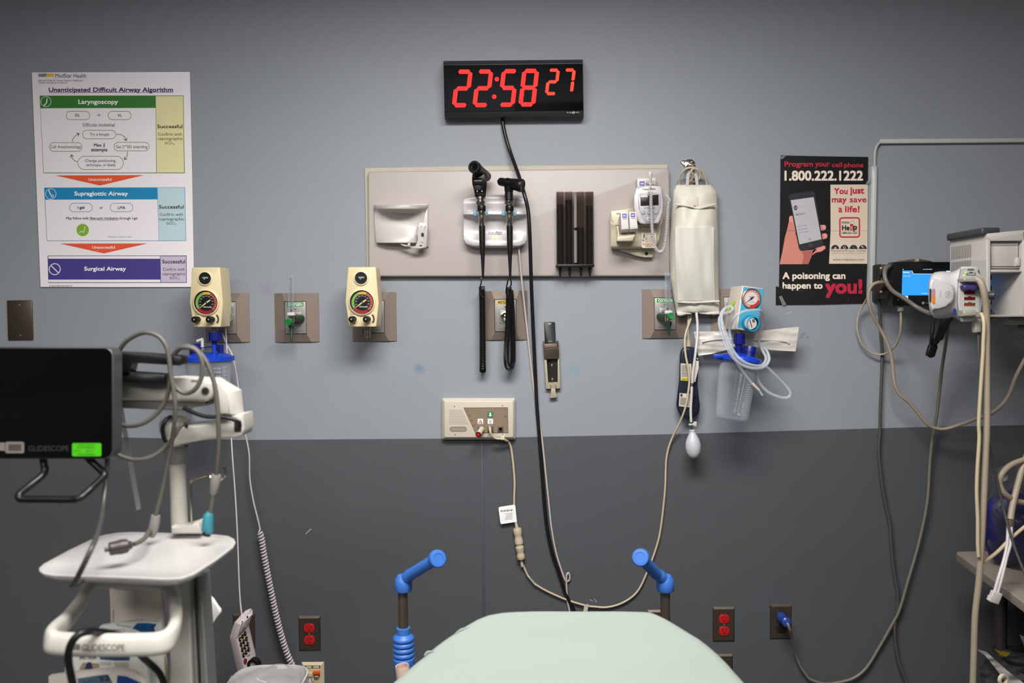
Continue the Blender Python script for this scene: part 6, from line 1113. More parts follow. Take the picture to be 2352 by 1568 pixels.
# cables
def cable(name, L, r, m, lab=None, par=None):
    b = MB(); b.tube([P3(c, X, Y, d) for c, X, Y, d in L], r, m, seg=9); return b.build(name, par or t, lab)
def CI(*L): return [(cI, *p) for p in L]
def CJ(*L): return [(cJ, *p) for p in L]
rc = .0045
cable('video_cable', CI((882, 240, .98), (905, 195, .985), (950, 140, .99), (1030, 92, .995), (1105, 76, 1.0), (1190, 105, 1.0), (1245, 175, 1.0), (1268, 270, 1.0), (1280, 380, 1.0), (1302, 500, 1.0), (1315, 640, 1.0), (1305, 790, .99), (1284, 920, .97), (1252, 1080, .96), (1216, 1260, .955), (1180, 1400, .955), (1165, 1450, .955)), rc, m_gc, 'long grey looped video cable')
cable('video_cable', CI((1300, 250, .985), (1340, 200, .99), (1400, 188, .995), (1470, 210, .995), (1515, 290, .995), (1515, 400, .995), (1470, 495, .995), (1400, 532, .99), (1330, 500, .99), (1285, 410, .99), (1282, 310, .985), (1320, 225, .985), (1385, 180, .985), (1460, 195, .985), (1535, 275, .985), (1590, 400, .985), (1625, 560, .985), (1638, 760, .985), (1640, 960, .98), (1628, 1080, .975), (1622, 1150, .97)), rc, m_gc, 'grey looped cable ending in a teal plug')
cable('cable_loop', CI((870, 735, .97), (910, 765, .975), (990, 777, .98), (1080, 755, .985), (1170, 690, .985), (1235, 600, .985), (1268, 500, .985), (1278, 400, .98), (1276, 330, .97)), rc, m_gc)
cable('cable_loop', CI((870, 980, .97), (910, 1005, .97), (1000, 1030, .97), (1090, 1024, .97), (1180, 985, .965), (1260, 915, .96), (1310, 850, .965), (1340, 795, .965), (1375, 758, .96)), rc, m_gc)
b = MB(); b.tube([P3(cI, 1168, 1448, .955), P3(cI, 1162, 1490, .955), P3(cI, 1146, 1568, .955), P3(cI, 1132, 1605, .955)], [.0085, .0098, .0098, .0072], m_cg, seg=14, smooth=False); b.build('cable_sleeve', t)
cable('cable_tail', CI((1132, 1600, .955))+CJ((1140, 160, .98), (1110, 215, 1.03), (1060, 255, 1.06), (1000, 280, 1.08)), rc, m_gc)
b = MB(); p0, p1 = P3(cJ, 960, 290, 1.09), P3(cJ, 775, 325, 1.11); b.lathe([(0, -.004), (.007, -.004), (.0075, 0), (.0125, .004), (.0135, .016), (.0125, .019), (.0118, (p1-p0).length), (.004, (p1-p0).length), (.004, (p1-p0).length+.008), (0, (p1-p0).length+.008)], p0, p1-p0, mat('connector_brown_grey', (64, 55, 52), .45), seg=20); b.build('cable_connector', t, 'brown-grey cable connector lying on the tray')
cable('thin_cable', CI((805, 1000, 1.02), (803, 1100, 1.02), (790, 1250, 1.03), (770, 1400, 1.06), (755, 1500, 1.12))+CJ((650, 215, 1.20), (610, 310, 1.24), (540, 460, 1.25), (470, 600, 1.24), (430, 668, 1.22), (480, 640, 1.18), (560, 605, 1.12)), .0045, mat('dark_grey_cable', (74, 72, 68), .45))
b = MB(); b.tube([P3(cI, 1622, 1142, .97), P3(cI, 1618, 1175, .97), P3(cI, 1605, 1270, .97), P3(cI, 1598, 1300, .97)], [.009, .0105, .0085, .0042], m_cg, seg=14, smooth=False); b.build('cable_sleeve', t)
cable('cable_tail', CI((1598, 1298, .97), (1590, 1360, .97), (1578, 1432, .97)), .005, m_gc)
b = MB(); b.tube([P3(cI, 1578, 1425, .97), P3(cI, 1565, 1450, .97), P3(cI, 1560, 1500, .97), P3(cI, 1556, 1560, .97), P3(cJ, 1690, 160, .97), P3(cJ, 1676, 172, .97)], [.006, .0098, .0105, .0115, .010, .008], mat('plug_teal', (64, 150, 168), .4), seg=16, smooth=False); b.tube([P3(cJ, 1684, 158, .97), P3(cJ, 1672, 198, .97)], .0085, m_hole, seg=14, smooth=False); b.build('teal_plug', t, 'teal plug with a dark tip')
cable('black_cable', CJ((1290, 1600, 1.02), (1240, 1480, 1.05), (1150, 1390, 1.08), (1080, 1328, 1.12), (1000, 1220, 1.17), (900, 1140, 1.19), (800, 1112, 1.20), (680, 1092, 1.22), (580, 1090, 1.245), (490, 1120, 1.26), (425, 1190, 1.265), (395, 1280, 1.265), (395, 1380, 1.26), (415, 1490, 1.25), (440, 1600, 1.23)), .0062, m_blk, 'black cable looped over the handle')
b = MB(); m_strap = clearmat('clear_strap', (215, 215, 218), .4, .22, .2, (190, 190, 194)); b.slab(PL(cI, [(882, 640), (925, 640), (960, 850), (1058, 1398), (1024, 1412), (930, 880)], .90), (0, .0006, 0), m_strap); b.build('hanging_strap', label='clear plastic strip hanging below the white cart arm', cat='strap')

# packages standing in the cart basket
m_pk = mat('pack_paper', (198, 190, 180), .55, k=1.4, var=.04, scale=18, bump=.35, bscale=40); m_pkw = mat('pack_white', (216, 212, 208), .5, k=1.4, var=.03, bump=.3, bscale=40); m_pb = mat('pack_blue', (14, 118, 190), .45); m_pb2 = mat('pack_slate_blue', (112, 140, 165), .45); m_pb3 = mat('pack_mid_blue', (84, 116, 165), .45); m_pb4 = mat('pack_deep_blue', (10, 95, 185), .45)
def pack(name, label, q, d, m, th=.012, tilt=0.0, group=None):
    t2 = thing(name, label, 'package', P3(cZ, sum(x for x, y in q)/len(q), max(y for x, y in q), d), group)
    b = MB(); A = PL(cZ, q, d); b.loft(A, [p+V3((0, th, 0)) for p in A], m, bev=.003); b.build('pouch', t2); return t2
GP = 'device packages in the cart basket'
zlow = 1400
t2 = pack('device_package', 'large plain grey-white paper pouch at the back inside the cart handle', [(928, 72), (1200, 85), (1512, 96), (1530, 300), (1552, 620), (1560, zlow), (960, zlow), (948, 300)], .90, m_pk, group=GP)
b = MB(); g = G(b, cZ, vplane(.9006), .0004); [g.line([(985+i*14, 90), (993+i*14, 90)], 3, ink, 1) for i in range(14)]; g.line([(975, 102), (1190, 108)], 3, dkg, 1); g.line([(1005, 114), (1165, 118)], 3, dkg, 1); [g.line([(982, 350+i*11), (982, 356+i*11)], 9, ink, 1) for i in range(14)]; b.build('print', t2)
t2 = pack('device_package', 'white pouch with a bright blue LoPro S label behind the cart handle', [(812, 548), (830, 530), (1010, 500), (1180, 480), (1270, 464), (1350, 490), (1470, 500), (1508, 455), (1548, 590), (1555, zlow), (840, zlow), (816, 570)], .935, m_pkw, group=GP)
b = MB(); g = G(b, cZ, vplane(.9356), .0004); g.poly([(1250, 493), (1360, 490), (1472, 502), (1438, 545), (1462, 618), (1400, 616), (1290, 590), (1196, 550)], m_pb, 1); g.textdir('LoPro', 1245, 555, 1390, 578, 34, navy, 2, .01); g.textdir('S', 1402, 575, 1446, 582, 58, navy, 2, .02); g.textdir('Spectrum', 1015, 522, 1180, 552, 26, dkg, 1); g.rrline(965, 565, 1112, 660, 12, 4, navy, 1); g.poly([(975, 595), (1085, 615), (1090, 660), (970, 660)], ink, 2); [g.rrline(1172+i*44, 596, 1200+i*44, 630, 6, 3, dkg, 1) for i in range(3)]; b.build('print', t2)
t2 = pack('device_package', 'SPECTRUM pouch with a slate blue strip below the cart handle', [(424, 915), (500, 880), (505, 850), (1180, 862), (1360, 900), (1366, zlow), (430, zlow)], .97, m_pkw, group=GP)
b = MB(); g = G(b, cZ, vplane(.9706), .0004); g.text('SPECTRUM', 598, 868, 788, 898, ink, 1, .015); g.poly([(828, 868), (1168, 872), (1162, 914), (1000, 912), (832, 900)], m_pb3, 1); g.text('LoPro S3', 890, 870, 1130, 894, navy, 2); g.poly([(600, 1000), (640, 935), (820, 945), (830, 985), (780, 1000), (605, 1035)], mat('pack_cream', (224, 206, 176), .5), 1); g.poly([(680, 950), (700, 928), (735, 932), (752, 1000), (665, 1000)], navy, 2); g.poly([(650, 995), (760, 1000), (750, 1010), (655, 1008)], mat('pack_brown', (110, 86, 84), .5), 3); [g.rrline(842+i*42, 932, 872+i*42, 962, 5, 3, dkg, 1) for i in range(3)]; [g.line([(985+i*6, 940+i*13), (1160, 936+i*13)], 3, dkg, 1) for i in range(7)]; b.build('print', t2)
t2 = pack('device_package', 'front pouch with LoPro S2 on a grey-blue label at the bottom left', [(245, 1098), (540, 1055), (800, 1030), (1000, 1010), (1200, 1046), (1300, 1110), (1345, 1180), (1350, zlow), (240, zlow)], 1.01, m_pk, group=GP)
b = MB(); g = G(b, cZ, vplane(1.0106), .0004); g.poly([(578, 1116), (800, 1080), (920, 1068), (975, 1170), (1000, 1240), (600, 1240)], m_pb2, 1); g.textdir('LoPro', 655, 1172, 810, 1150, 34, navy, 2); g.textdir('S2', 828, 1146, 945, 1136, 52, ink, 2, .03); g.poly([(1028, 1080), (1130, 1090), (1300, 1166), (1290, 1240), (1015, 1240)], m_pb4, 1); g.textdir('LoPro S', 1070, 1160, 1270, 1190, 34, navy, 2); b.build('print', t2)
t2 = thing('device_package', 'white pouch sticking out behind the right side of the cart column', 'package', P3(cZ, 2050, 600, .80), GP)
b = MB(); q = [(1880, 60), (1968, 100), (2040, 175), (2100, 235), (2140, 300), (2180, 350), (2182, 385), (2130, 450), (2080, 520), (2006, 608), (1880, 640)]; A = PL(cZ, q, .82); b.loft(A, [p+V3((0, .01, 0)) for p in A], m_pkw, bev=.003); b.build('pouch', t2)
b = MB(); g = G(b, cZ, vplane(.8206), .0004); g.textdir('REF', 1982, 195, 2020, 225, 18, dkg, 1); g.textdir('0017', 2010, 240, 2038, 262, 18, ink, 1); b.build('print', t2)
AK = 0.82
# ------------------------------------------------------------------ vital signs tablet on the wall
m_tab = mat('tablet_black', (12, 12, 13), .3, k=1.0); m_dk = mat('bracket_dark', (66, 62, 58), .4, metal=.4); m_bc = mat('beige_cable', (178, 162, 142), .5, k=.68); m_gcab = mat('dark_grey_cord', (82, 80, 76), .45)
m_scb = mat('screen_blue', (44, 140, 232), emit=.62, var=.03); m_scbl = mat('screen_deep_blue', (22, 96, 196), emit=.62, var=0); m_scw = mat('screen_white', (200, 225, 250), emit=.7, var=0); m_sck = mat('screen_black', (14, 16, 20), emit=.3, var=0)
t = thing('vitals_tablet', 'black wall-mounted tablet with a lit blue screen behind the monitor module', 'tablet', P3(cH, 580, 632, .05))
b = MB(); b.slab(PL(cH, G(b, cH, vplane(0)).rrpts(346, 318, 832, 634, 10), .14), (0, .03, 0), m_tab, bev=.003); b.build('body', t)
b = MB(); g = G(b, cU, vplane(.1406), .0004); g.rect(190, 280, 900, 705, m_sck, 1); g.poly([(196, 308), (325, 308), (348, 355), (900, 357), (898, 650), (186, 652)], m_scb, 2); g.line([(325, 308), (348, 355), (900, 357)], 5, m_scw, 3)
g.poly([(188, 560), (900, 560), (898, 650), (186, 652)], m_scbl, 3) if False else None
g.text('Devices', 205, 322, 290, 342, m_scw, 4, .015); g.rect(302, 322, 318, 338, mat('screen_red', (190, 50, 90), emit=.5, var=0), 4); g.text('Jul 6, 2020 10:58 PM', 482, 286, 604, 299, m_scw, 4, .01); g.text('Location: ED03', 206, 380, 306, 392, m_scw, 4); g.text('Monday 6 July', 460, 618, 580, 632, m_scw, 4, .01); g.rect(800, 312, 885, 335, m_scw, 3); g.disc(204, 292, 6, m_scw, 3, n=10)
g.rr(236, 658, 274, 698, 6, m_scw, 2); g.disc(254, 676, 9, m_scb, 3, n=12); g.rect(216, 655, 228, 668, m_scw, 2); g.disc(196, 708, 7, m_scw, 2, n=10); b.build('screen', t, 'lit blue screen')
b = MB(); g = G(b, cU, vplane(.1406), .0004); g.ring(484, 758, 18, 6, m_lgrey, 1, 18); g.line([(476, 764), (494, 752)], 5, m_lgrey, 1); g.text('Capsule', 512, 748, 600, 774, dkg, 1, .01); g.rect(134, 710, 148, 716, m_lgrey, 1); b.build('badge', t)
b = MB(); b.slab(PL(cH, [(418, 316), (455, 302), (512, 296), (545, 296), (610, 308), (640, 318)], .10), (0, .06, 0), mat('mount_brown', (84, 76, 66), .5), bev=.002); b.slab(PL(cH, [(514, 290), (536, 288), (540, 316), (512, 318)], .105), (0, .01, 0), m_tan, bev=.001); b.build('mount_dome', t)
b = MB(); b.slab(PL(cH, [(265, 336), (350, 336), (346, 585), (262, 582)], .075), (0, .06, 0), m_dk, bev=.002); b.slab(PL(cH, [(248, 336), (262, 332), (262, 600), (250, 600)], .05), (0, .05, 0), m_dk, bev=.001); b.build('wall_bracket', t)
for X, Y in ((262, 366), (262, 534)):
    b = MB(); b.lathe([(0, 0), (.006, 0), (.006, .004), (.004, .006), (0, .007)], P3(cH, X, Y, .075), (0, -1, .1), m_steel, seg=6); b.build('bolt', t)
b = MB(); b.box(P3(cH, 400, 655, .125), (.014, .014, .016), mat('plug_beige', (170, 162, 146), .45), bev=.002); b.box(P3(cH, 400, 640, .125), (.018, .016, .006), MATS['plug_beige'], bev=.002); b.build('data_plug', t)
def tubeobj(name, label, cat, L, r, m, seg=9, parent=None, plab=None, group=None):
    b = MB(); b.tube([P3(c, X, Y, d) for c, X, Y, d in L], r, m, seg=seg)
    return b.build(name, parent, plab if parent else label, None if parent else cat, group)
def CH(*L): return [(cH, *p) for p in L]
def CQ(*L): return [(cQ, *p) for p in L]
tubeobj('data_cord', 0, 0, CH((404, 665, .125), (405, 760, .12), (396, 850, .10), (365, 920, .07), (310, 970, .04), (250, 985, .03), (185, 968, .025), (125, 910, .025), (93, 820, .025), (92, 740, .025), (112, 670, .03), (150, 600, .05), (172, 560, .08)), .0033, m_tan, parent=t, plab='thin beige data cord')
tubeobj('monitor_cable', 'thick beige cable hanging in a long curve below the tablet', 'cable', CH((300, 465, .10), (262, 464, .105), (225, 470, .11), (190, 495, .11), (172, 545, .11), (176, 620, .11), (205, 710, .10), (255, 800, .09), (300, 885, .09), (335, 990, .09), (350, 1110, .09), (362, 1200, .09), (395, 1270, .09), (470, 1335, .09), (540, 1420, .09), (590, 1480, .09), (640, 1510, .09), (720, 1520, .10), (830, 1490, .12), (940, 1450, .16), (1050, 1410, .22), (1130, 1350, .26), (1185, 1270, .28), (1230, 1150, .30), (1295, 1025, .32), (1340, 960, .33)), .0053, m_bc)
tubeobj('tablet_cable', 'dark grey cable hanging straight down from the tablet bracket', 'cable', CH((340, 350, .11), (310, 345, .115), (278, 365, .11), (258, 410, .08), (246, 480, .04), (248, 570, .03), (254, 700, .025), (262, 850, .02), (270, 1000, .02), (264, 1200, .02), (256, 1400, .02))+CQ((158, 60, .02), (150, 190, .02), (162, 330, .02), (185, 480, .02), (215, 620, .02), (224, 740, .02), (240, 900, .02), (262, 1030, .02), (262, 1120, .02), (246, 1220, .02), (250, 1340, .02), (275, 1460, .025), (320, 1570, .03)), .0046, m_gcab)
tubeobj('module_cable', 'grey cable crossing in front of the tablet to the monitor module', 'cable', CH((335, 345, .12), (300, 365, .15), (288, 400, .165), (300, 460, .175), (345, 525, .18), (430, 580, .19), (500, 630, .2), (560, 665, .22), (615, 688, .25)), .0062, mat('warm_grey_cable', (118, 110, 102), .45))
# black clip strap under the module
t = thing('cable_strap', 'black buckled strap hanging under the monitor module', 'strap', P3(cU, 620, 1510, .2))
b = MB(); b.slab(PL(cU, [(625, 950), (660, 960), (640, 1150), (628, 1330), (580, 1340), (600, 1150)], .205), (0, .006, 0), m_blk, bev=.001); b.slab(PL(cU, [(740, 980), (850, 960), (905, 970), (850, 1060), (790, 1180), (760, 1270), (735, 1260), (690, 1330), (640, 1340), (640, 1270), (690, 1170)], .215), (0, .006, 0), m_blk2, bev=.001); b.build('webbing', t)
b = MB(); b.slab(PL(cU, [(580, 1340), (680, 1330), (692, 1370), (650, 1500), (600, 1520), (542, 1480)], .21), (0, .012, 0), m_blk, bev=.002); b.build('buckle', t)

# ------------------------------------------------------------------ patient monitor housing
m_mon = mat('monitor_grey_white', (205, 200, 195), .4, var=.015); m_mon2 = mat('monitor_inner_shaded', (160, 152, 143), .45); m_mdk = mat('monitor_cap', (62, 64, 66), .45)  # inner tone is darkened: shading of the bay recesses is in the colour
df, db_ = .40, .22
t = thing('patient_monitor', 'grey-white patient monitor housing with open module bays at the right edge', 'patient monitor', P3(cH, 1180, 712, .3))
fo = [(1030, 135), (1285, 90), (1640, 80), (1640, 712), (1040, 712), (1026, 420)]
def mbox(b, x0, y0, x1, y1, d, th, m, bev=.002): b.slab(PL(cH, [(x0, y0), (x1, y0), (x1, y1), (x0, y1)], d), (0, th, 0), m, bev=bev)
b = MB(); A = PL(cH, [(1024, 122), (1034, 112), (1290, 88), (1480, 80), (1480, 165), (1052, 168)], df); b.slab(A, (0, df-db_, 0), m_mon, bev=.003)
mbox(b, 1024, 160, 1052, 712, df, df-db_, m_mon); mbox(b, 1284, 90, 1480, 714, df, df-db_, m_mon); mbox(b, 1046, 374, 1290, 392, df-.004, df-db_, m_mon)
mbox(b, 1026, 698, 1300, 714, df, df-db_, m_mon); mbox(b, 1040, 160, 1290, 710, df-.155, .02, m_mon2); mbox(b, 1048, 168, 1288, 378, df-.02, .02, m_mon2)
b.build('housing', t)
zc = lambda Y, d: P3(cH, 1030, Y, d).z
b = MB(); L0 = [V3((P3(cH, 1024, 300, df).x, -df+.003, z)) for z in (zc(118, df), zc(712, df))]; xl = L0[0].x
b.loft([V3((xl, -df+.002, zc(118, df))), V3((xl, -db_, zc(118, df))), V3((xl, -db_, zc(712, df))), V3((xl, -df+.002, zc(712, df)))], [V3((xl+.006, y, z)) for y, z in ((-df+.002, zc(118, df)), (-db_, zc(118, df)), (-db_, zc(712, df)), (-df+.002, zc(712, df)))], m_mon)
side = b.build('side_panel', t)
b = MB(); zt_, zb_ = zc(150, df), zc(712, df)
for r, (z0, z1) in enumerate(((zt_-.008, zt_-.044), (zt_-.052, zt_-.088))):
    for i in range(13):
        y = -df+.075+i*.0078; b.box((xl-.0006, y, (z0+z1)/2), (.0016, .0022, z0-z1), mat('vent_dark', (120, 114, 110), .6))
b.build('vent_slots', side)
b = MB(); A = PL(cH, [(1060, 112), (1056, 88), (1030, 84), (900, 92), (870, 95)], df-.02)
zt2 = zc(112, df-.02); xr = P3(cH, 1062, 100, df).x
b.box((xl+.012, -(df+db_)/2, zt2+.004), (.050, (df-db_)*.98, .020), m_mdk, bev=.005, seg=3); b.build('top_cap', t, 'dark grey top cap')
b = MB(); mbox(b, 1056, 176, 1252, 350, df-.012, .006, m_mon); mbox(b, 1236, 286, 1268, 348, df-.006, .008, m_mon, .003); mbox(b, 1056, 356, 1270, 362, df-.010, .004, m_mon2); g = G(b, cH, vplane(df-.0115)); g.line([(1058, 200), (1250, 198)], 3, dkg, 1); g.line([(1234, 284), (1234, 350)], 3, dkg, 1); b.build('bay_door', t)
b = MB()
for y in (410, 490, 590, 660): mbox(b, 1044, y, 1060, y+34, df-.05, .004, m_hole, 0)
for y in (424, 632, 662): mbox(b, 1222, y, 1248, y+4, df-.152, .002, dkg, 0)
b.build('bay_slots', t)
b = MB(); mbox(b, 1180, 714, 1480, 772, df-.03, .12, m_cg, .004); b.build('mount_plate', t, 'grey mounting plate')
b = MB(); b.loft(PL(cH, [(1240, 770), (1480, 770), (1480, 880), (1300, 866), (1262, 845)], df-.04), PL(cH, [(1240, 770), (1480, 770), (1480, 880), (1300, 866), (1262, 845)], df-.14), m_mdk, bev=.004); b.build('mount_arm', t, 'dark mounting arm')
xw = P3(cH, 1420, 700, .3).x; b = MB(); b.box((xw, -.13, P3(cH, 1420, 560, .3).z), (.06, .26, .06), m_mdk, bev=.004); b.box((xw, -.006, P3(cH, 1420, 560, .3).z), (.10, .012, .12), m_mdk, bev=.003); b.build('wall_mount', t)

# ------------------------------------------------------------------ monitor module with cables
m_pdm = mat('module_white', (206, 204, 206), .35, var=.01); m_pdm2 = mat('module_panel', (190, 192, 184), .4); m_seam2 = mat('module_seam', (74, 72, 78), .5); m_yl = mat('led_lime', (190, 255, 60), emit=1.4, var=0)
t = thing('monitor_module', 'white bulb-shaped patient data module with red ports in front of the tablet', 'module', P3(cU, 900, 1020, .45))
dp = .47
# the pod tapers away from the port face towards its rounded nose at the left
secs = []
def ringpts(x0, x1, y0, y1, d0, d1, r=.35, n=24):
    out = []
    for i in range(n):
        a = 2*math.pi*i/n; ca, sa = math.cos(a), math.sin(a); u = math.copysign(abs(ca)**.55, ca); v = math.copysign(abs(sa)**.6, sa)
        X = (x0+x1)/2+(x1-x0)/2*u; d = (d0+d1)/2-(d1-d0)/2*(-u); out.append((X, (y0+y1)/2+(y1-y0)/2*v, (d0+d1)/2+(d1-d0)/2*u*0))
    return out
def section(x, yt, yb, dfr, dbk, n=28):
    out = []
    for i in range(n):
        a = 2*math.pi*i/n; ca, sa = math.cos(a), math.sin(a); u = math.copysign(abs(ca)**.6, ca); v = math.copysign(abs(sa)**.65, sa)
        out.append(P3(cU, x, (yt+yb)/2-(yb-yt)/2*v, (dfr+dbk)/2+(dfr-dbk)/2*u))
    return out
SX = [(556, 560, 690, .455, .43), (560, 490, 770, .47, .41), (572, 430, 850, .485, .395), (598, 370, 920, .495, .385), (640, 335, 962, .50, .38), (700, 322, 972, .505, .375), (780, 318, 968, .505, .375), (850, 330, 950, .503, .38), (890, 325, 948, .502, .38), (930, 308, 960, .502, .375), (970, 285, 985, .502, .375), (1000, 262, 1006, .502, .37), (1030, 252, 1018, .503, .37)]
b = MB(); b.grid([section(*s) for s in SX], m_pdm, cu=True, c0=True, c1=True); b.build('pod', t, sharp=60)
b = MB(); q = [(575, 470), (600, 425), (640, 418), (720, 445), (850, 480), (905, 520), (925, 600), (918, 700), (885, 770), (800, 800), (700, 830), (610, 868), (580, 790), (568, 640)]
b.loft(PL(cU, q, .518), PL(cU, q, .49), m_pdm, bev=.007, seg=4); b.build('raised_cover', t)
b = MB(); g = G(b, cU, vplane(.5185), .0004); g.ring(832, 640, 48, 3, mat('emboss_grey', (180, 178, 182), .4), 1, 28); g.ring(832, 640, 40, 2, MATS['emboss_grey'], 1, 28); g.text('ge', 812, 615, 855, 668, MATS['emboss_grey'], 1); g.rr(570, 560, 598, 745, 10, m_mbez, 1); g.rr(606, 562, 650, 660, 12, mat('pale_purple_label', (196, 130, 170), .4), 1); g.rr(606, 648, 648, 768, 12, mat('label_orange', (232, 130, 20), .4), 2); g.line([(722, 585), (722, 680)], 4, dkg, 1); b.build('markings', t)
b = MB(); q = [(1000, 270), (1030, 254), (1150, 250), (1225, 258), (1255, 275), (1268, 310), (1262, 420), (1330, 440), (1325, 640), (1300, 880), (1220, 985), (1160, 1015), (1040, 1024), (1010, 1018), (990, 960), (972, 800), (968, 640), (975, 450)]
b.loft(PL(cU, q, .51), PL(cU, q, .47), m_pdm, bev=.006, seg=3); b.build('port_housing', t)
b = MB(); g = G(b, cU, vplane(.5108), .0004); q2 = [(1005, 290), (1045, 275), (1200, 272), (1240, 290), (1246, 410), (1270, 440), (1262, 850), (1200, 985), (1045, 1000), (1010, 960), (992, 800), (990, 500)]; g.poly(q2, m_pdm2, 1); g.line([(1010, 280), (980, 400), (962, 560), (955, 720), (968, 860), (992, 985)], 7, m_seam2, 0); b.build('port_panel', t)
b = MB(); g = G(b, cU, vplane(.5108), .0006); g.disc(920, 880, 25, mat('spot_blue', (42, 62, 130), .4), 1, ry=50, n=22); b.build('blue_spot', t)
b = MB(); g = G(b, cU, vplane(.5112), .0006); g.rr(1098, 284, 1188, 308, 8, mat('slot_grey_dark', (110, 106, 104), .4), 1); b.build('release_slot', t)
b = MB(); g = G(b, cU, vplane(.5112), .0006); g.poly([(1080, 375), (1090, 348), (1125, 340), (1130, 328), (1165, 328), (1170, 340), (1212, 338), (1208, 376)], ink, 1); g.poly([(1092, 368), (1100, 352), (1200, 346), (1198, 368)], m_pdm2, 2); b.build('data_port', t)
for X, Y in ((1074, 332), (1052, 376)):
    b = MB(); b.ball(P3(cU, X, Y, .512), (.0014,)*3, m_yl, seg=10, rings=6); b.build('status_light', t, 'lit lime status light')
m_pr = mat('port_dark_red', (98, 16, 20), .4); m_pr3 = mat('port_brown', (120, 58, 34), .4)
for y, m in ((592, m_pr), (672, m_pr), (752, m_pr3)):
    b = MB(); g = G(b, cU, vplane(.5112), .0006); g.rect(1036, y-4, 1216, y+54, m_pdm, 1); g.poly([(1046, y+2), (1100, y+2), (1108, y-8), (1145, y-8), (1152, y+2), (1206, y+2), (1202, y+46), (1048, y+46)], m, 2); b.build('cable_port', t, 'dark red cable port' if m is m_pr else 'brown cable port')
m_con = mat('connector_warm_grey', (164, 158, 150), .4)
b = MB(); b.slab(PL(cU, [(1045, 425), (1070, 405), (1210, 402), (1300, 430), (1300, 470), (1205, 465), (1060, 462)], .535), (0, .03, 0), m_con, bev=.003); b.build('upper_connector', t)
b = MB(); b.slab(PL(cU, [(1048, 520), (1080, 505), (1245, 512), (1265, 545), (1262, 575), (1240, 580), (1060, 572)], .53), (0, .02, 0), mat('connector_purple', (66, 52, 120), .4), bev=.003); b.build('purple_connector', t, 'purple connector')
b = MB(); b.slab(PL(cU, [(1042, 862), (1110, 852), (1210, 850), (1262, 900), (1200, 938), (1050, 940)], .535), (0, .03, 0), m_con, bev=.003); b.build('lower_connector', t)
b = MB(); b.lathe([(0, 0), (.0095, 0), (.0105, .004), (.0105, .014), (0, .016)], P3(cU, 1385, 655, .50), (.8, -.55, 0), m_mdk, seg=24); b.build('side_knob', t, 'dark side knob')
b = MB(); b.slab(PL(cU, [(1208, 960), (1300, 960), (1300, 1130), (1290, 1168), (1215, 1168), (1206, 1130)], .51), (0, .016, 0), m_con, bev=.003); b.slab(PL(cU, [(1230, 860), (1290, 850), (1290, 962), (1228, 962)], .512), (0, .01, 0), m_con, bev=.002); b.build('inline_connector', t)
def CU(*L): return [(cU, *p) for p in L]
tubeobj('lead_cable', 0, 0, CU((1215, 430, .545), (1262, 445, .55), (1305, 520, .555), (1335, 640, .555), (1355, 780, .55), (1365, 950, .545), (1368, 1200, .54), (1366, 1450, .54))+CQ((792, 0, .54), (785, 200, .54), (775, 440, .54), (765, 640, .54), (755, 800, .54), (742, 980, .54), (722, 1160, .54), (715, 1350, .54), (708, 1580, .54)), .0078, m_bc, 12, t, 'thick beige lead cable')
tubeobj('lead_cable', 0, 0, CU((1290, 905, .535), (1315, 960, .545), (1328, 1080, .55), (1318, 1300, .55), (1310, 1500, .55))+CQ((744, 0, .55), (746, 120, .55), (735, 300, .55), (731, 440, .55), (737, 600, .55), (737, 740, .55), (742, 820, .55)), .0045, mat('cream_cable', (196, 182, 150), .45), 9, t, 'thin cream lead cable')
tubeobj('lead_cable', 0, 0, CU((1252, 1165, .50), (1254, 1300, .50), (1262, 1500, .50))+CQ((780, 20, .50), (806, 170, .50), (850, 360, .50), (885, 520, .50), (920, 650, .51), (960, 780, .52), (1020, 930, .54)), .0034, m_gcab, 8, t, 'thin grey lead cable')
b = MB(); b.tube([P3(cU, 900, 900, .40), V3((P3(cU, 1420, 900, .34).x, -.34, P3(cU, 1420, 900, .34).z-.005))], .012, m_mdk, smooth=False, seg=12); b.build('support_arm', t)

# ------------------------------------------------------------------ desk at the right
m_desk = mat('desk_laminate', (150, 140, 130), .4, var=.05, scale=60); m_ddk = mat('desk_dark', (12, 12, 13), .6); m_leg = mat('desk_leg', (58, 54, 52), .45, metal=.3)
zd = .752; e0 = H(*cQ(597, 790), zd); e1 = H(*cQ(1011, 1092), zd); xd = e0.x
t = thing('side_desk', 'grey laminate desk against the wall at the lower right', 'desk', V3((xd+.35, -.4, 0)))
dirv = (e1-e0).normalized(); far = e1+dirv*.28; dx = e1.x-e0.x
yb = min(-.012, e0.y)
b = MB(); top = [e0+V3((.012, .004, 0)), V3((XR-.02, e0.y+.004, zd)), V3((XR-.02, far.y, zd)), far, e0+V3((0, -.012, 0))]
b.loft(top, [p-V3((0, 0, .024)) for p in top], m_desk, bev=.004, seg=3); b.build('desk_top', t)
b = MB(); b.box(((xd+.10+XR-.02)/2, (far.y+e0.y)/2-.0, .36), (XR-.02-xd-.10, abs(far.y-e0.y)-.30, .70), m_ddk); b.build('under_desk_shade', t, 'near-black box standing in for the shade under the desk top')  # added dark box in place of the shade in the open space below
lp = e0+dirv*.22
b = MB(); b.cyl(V3((xd+.045, e0.y-.16, .002)), V3((xd+.045, e0.y-.16, zd-.024)), .016, m_leg, seg=18); b.build('leg', t)
b = MB(); b.cyl(V3((xd+.045, far.y+.05, .002)), V3((xd+.045, far.y+.05, zd-.024)), .016, m_leg, seg=18); b.build('leg', t)
b = MB(); b.box((xd+.20, (e0.y+far.y)/2-.09, .52), (.34, abs(far.y-e0.y)-.12, .016), m_ddk); b.build('lower_shelf', t)
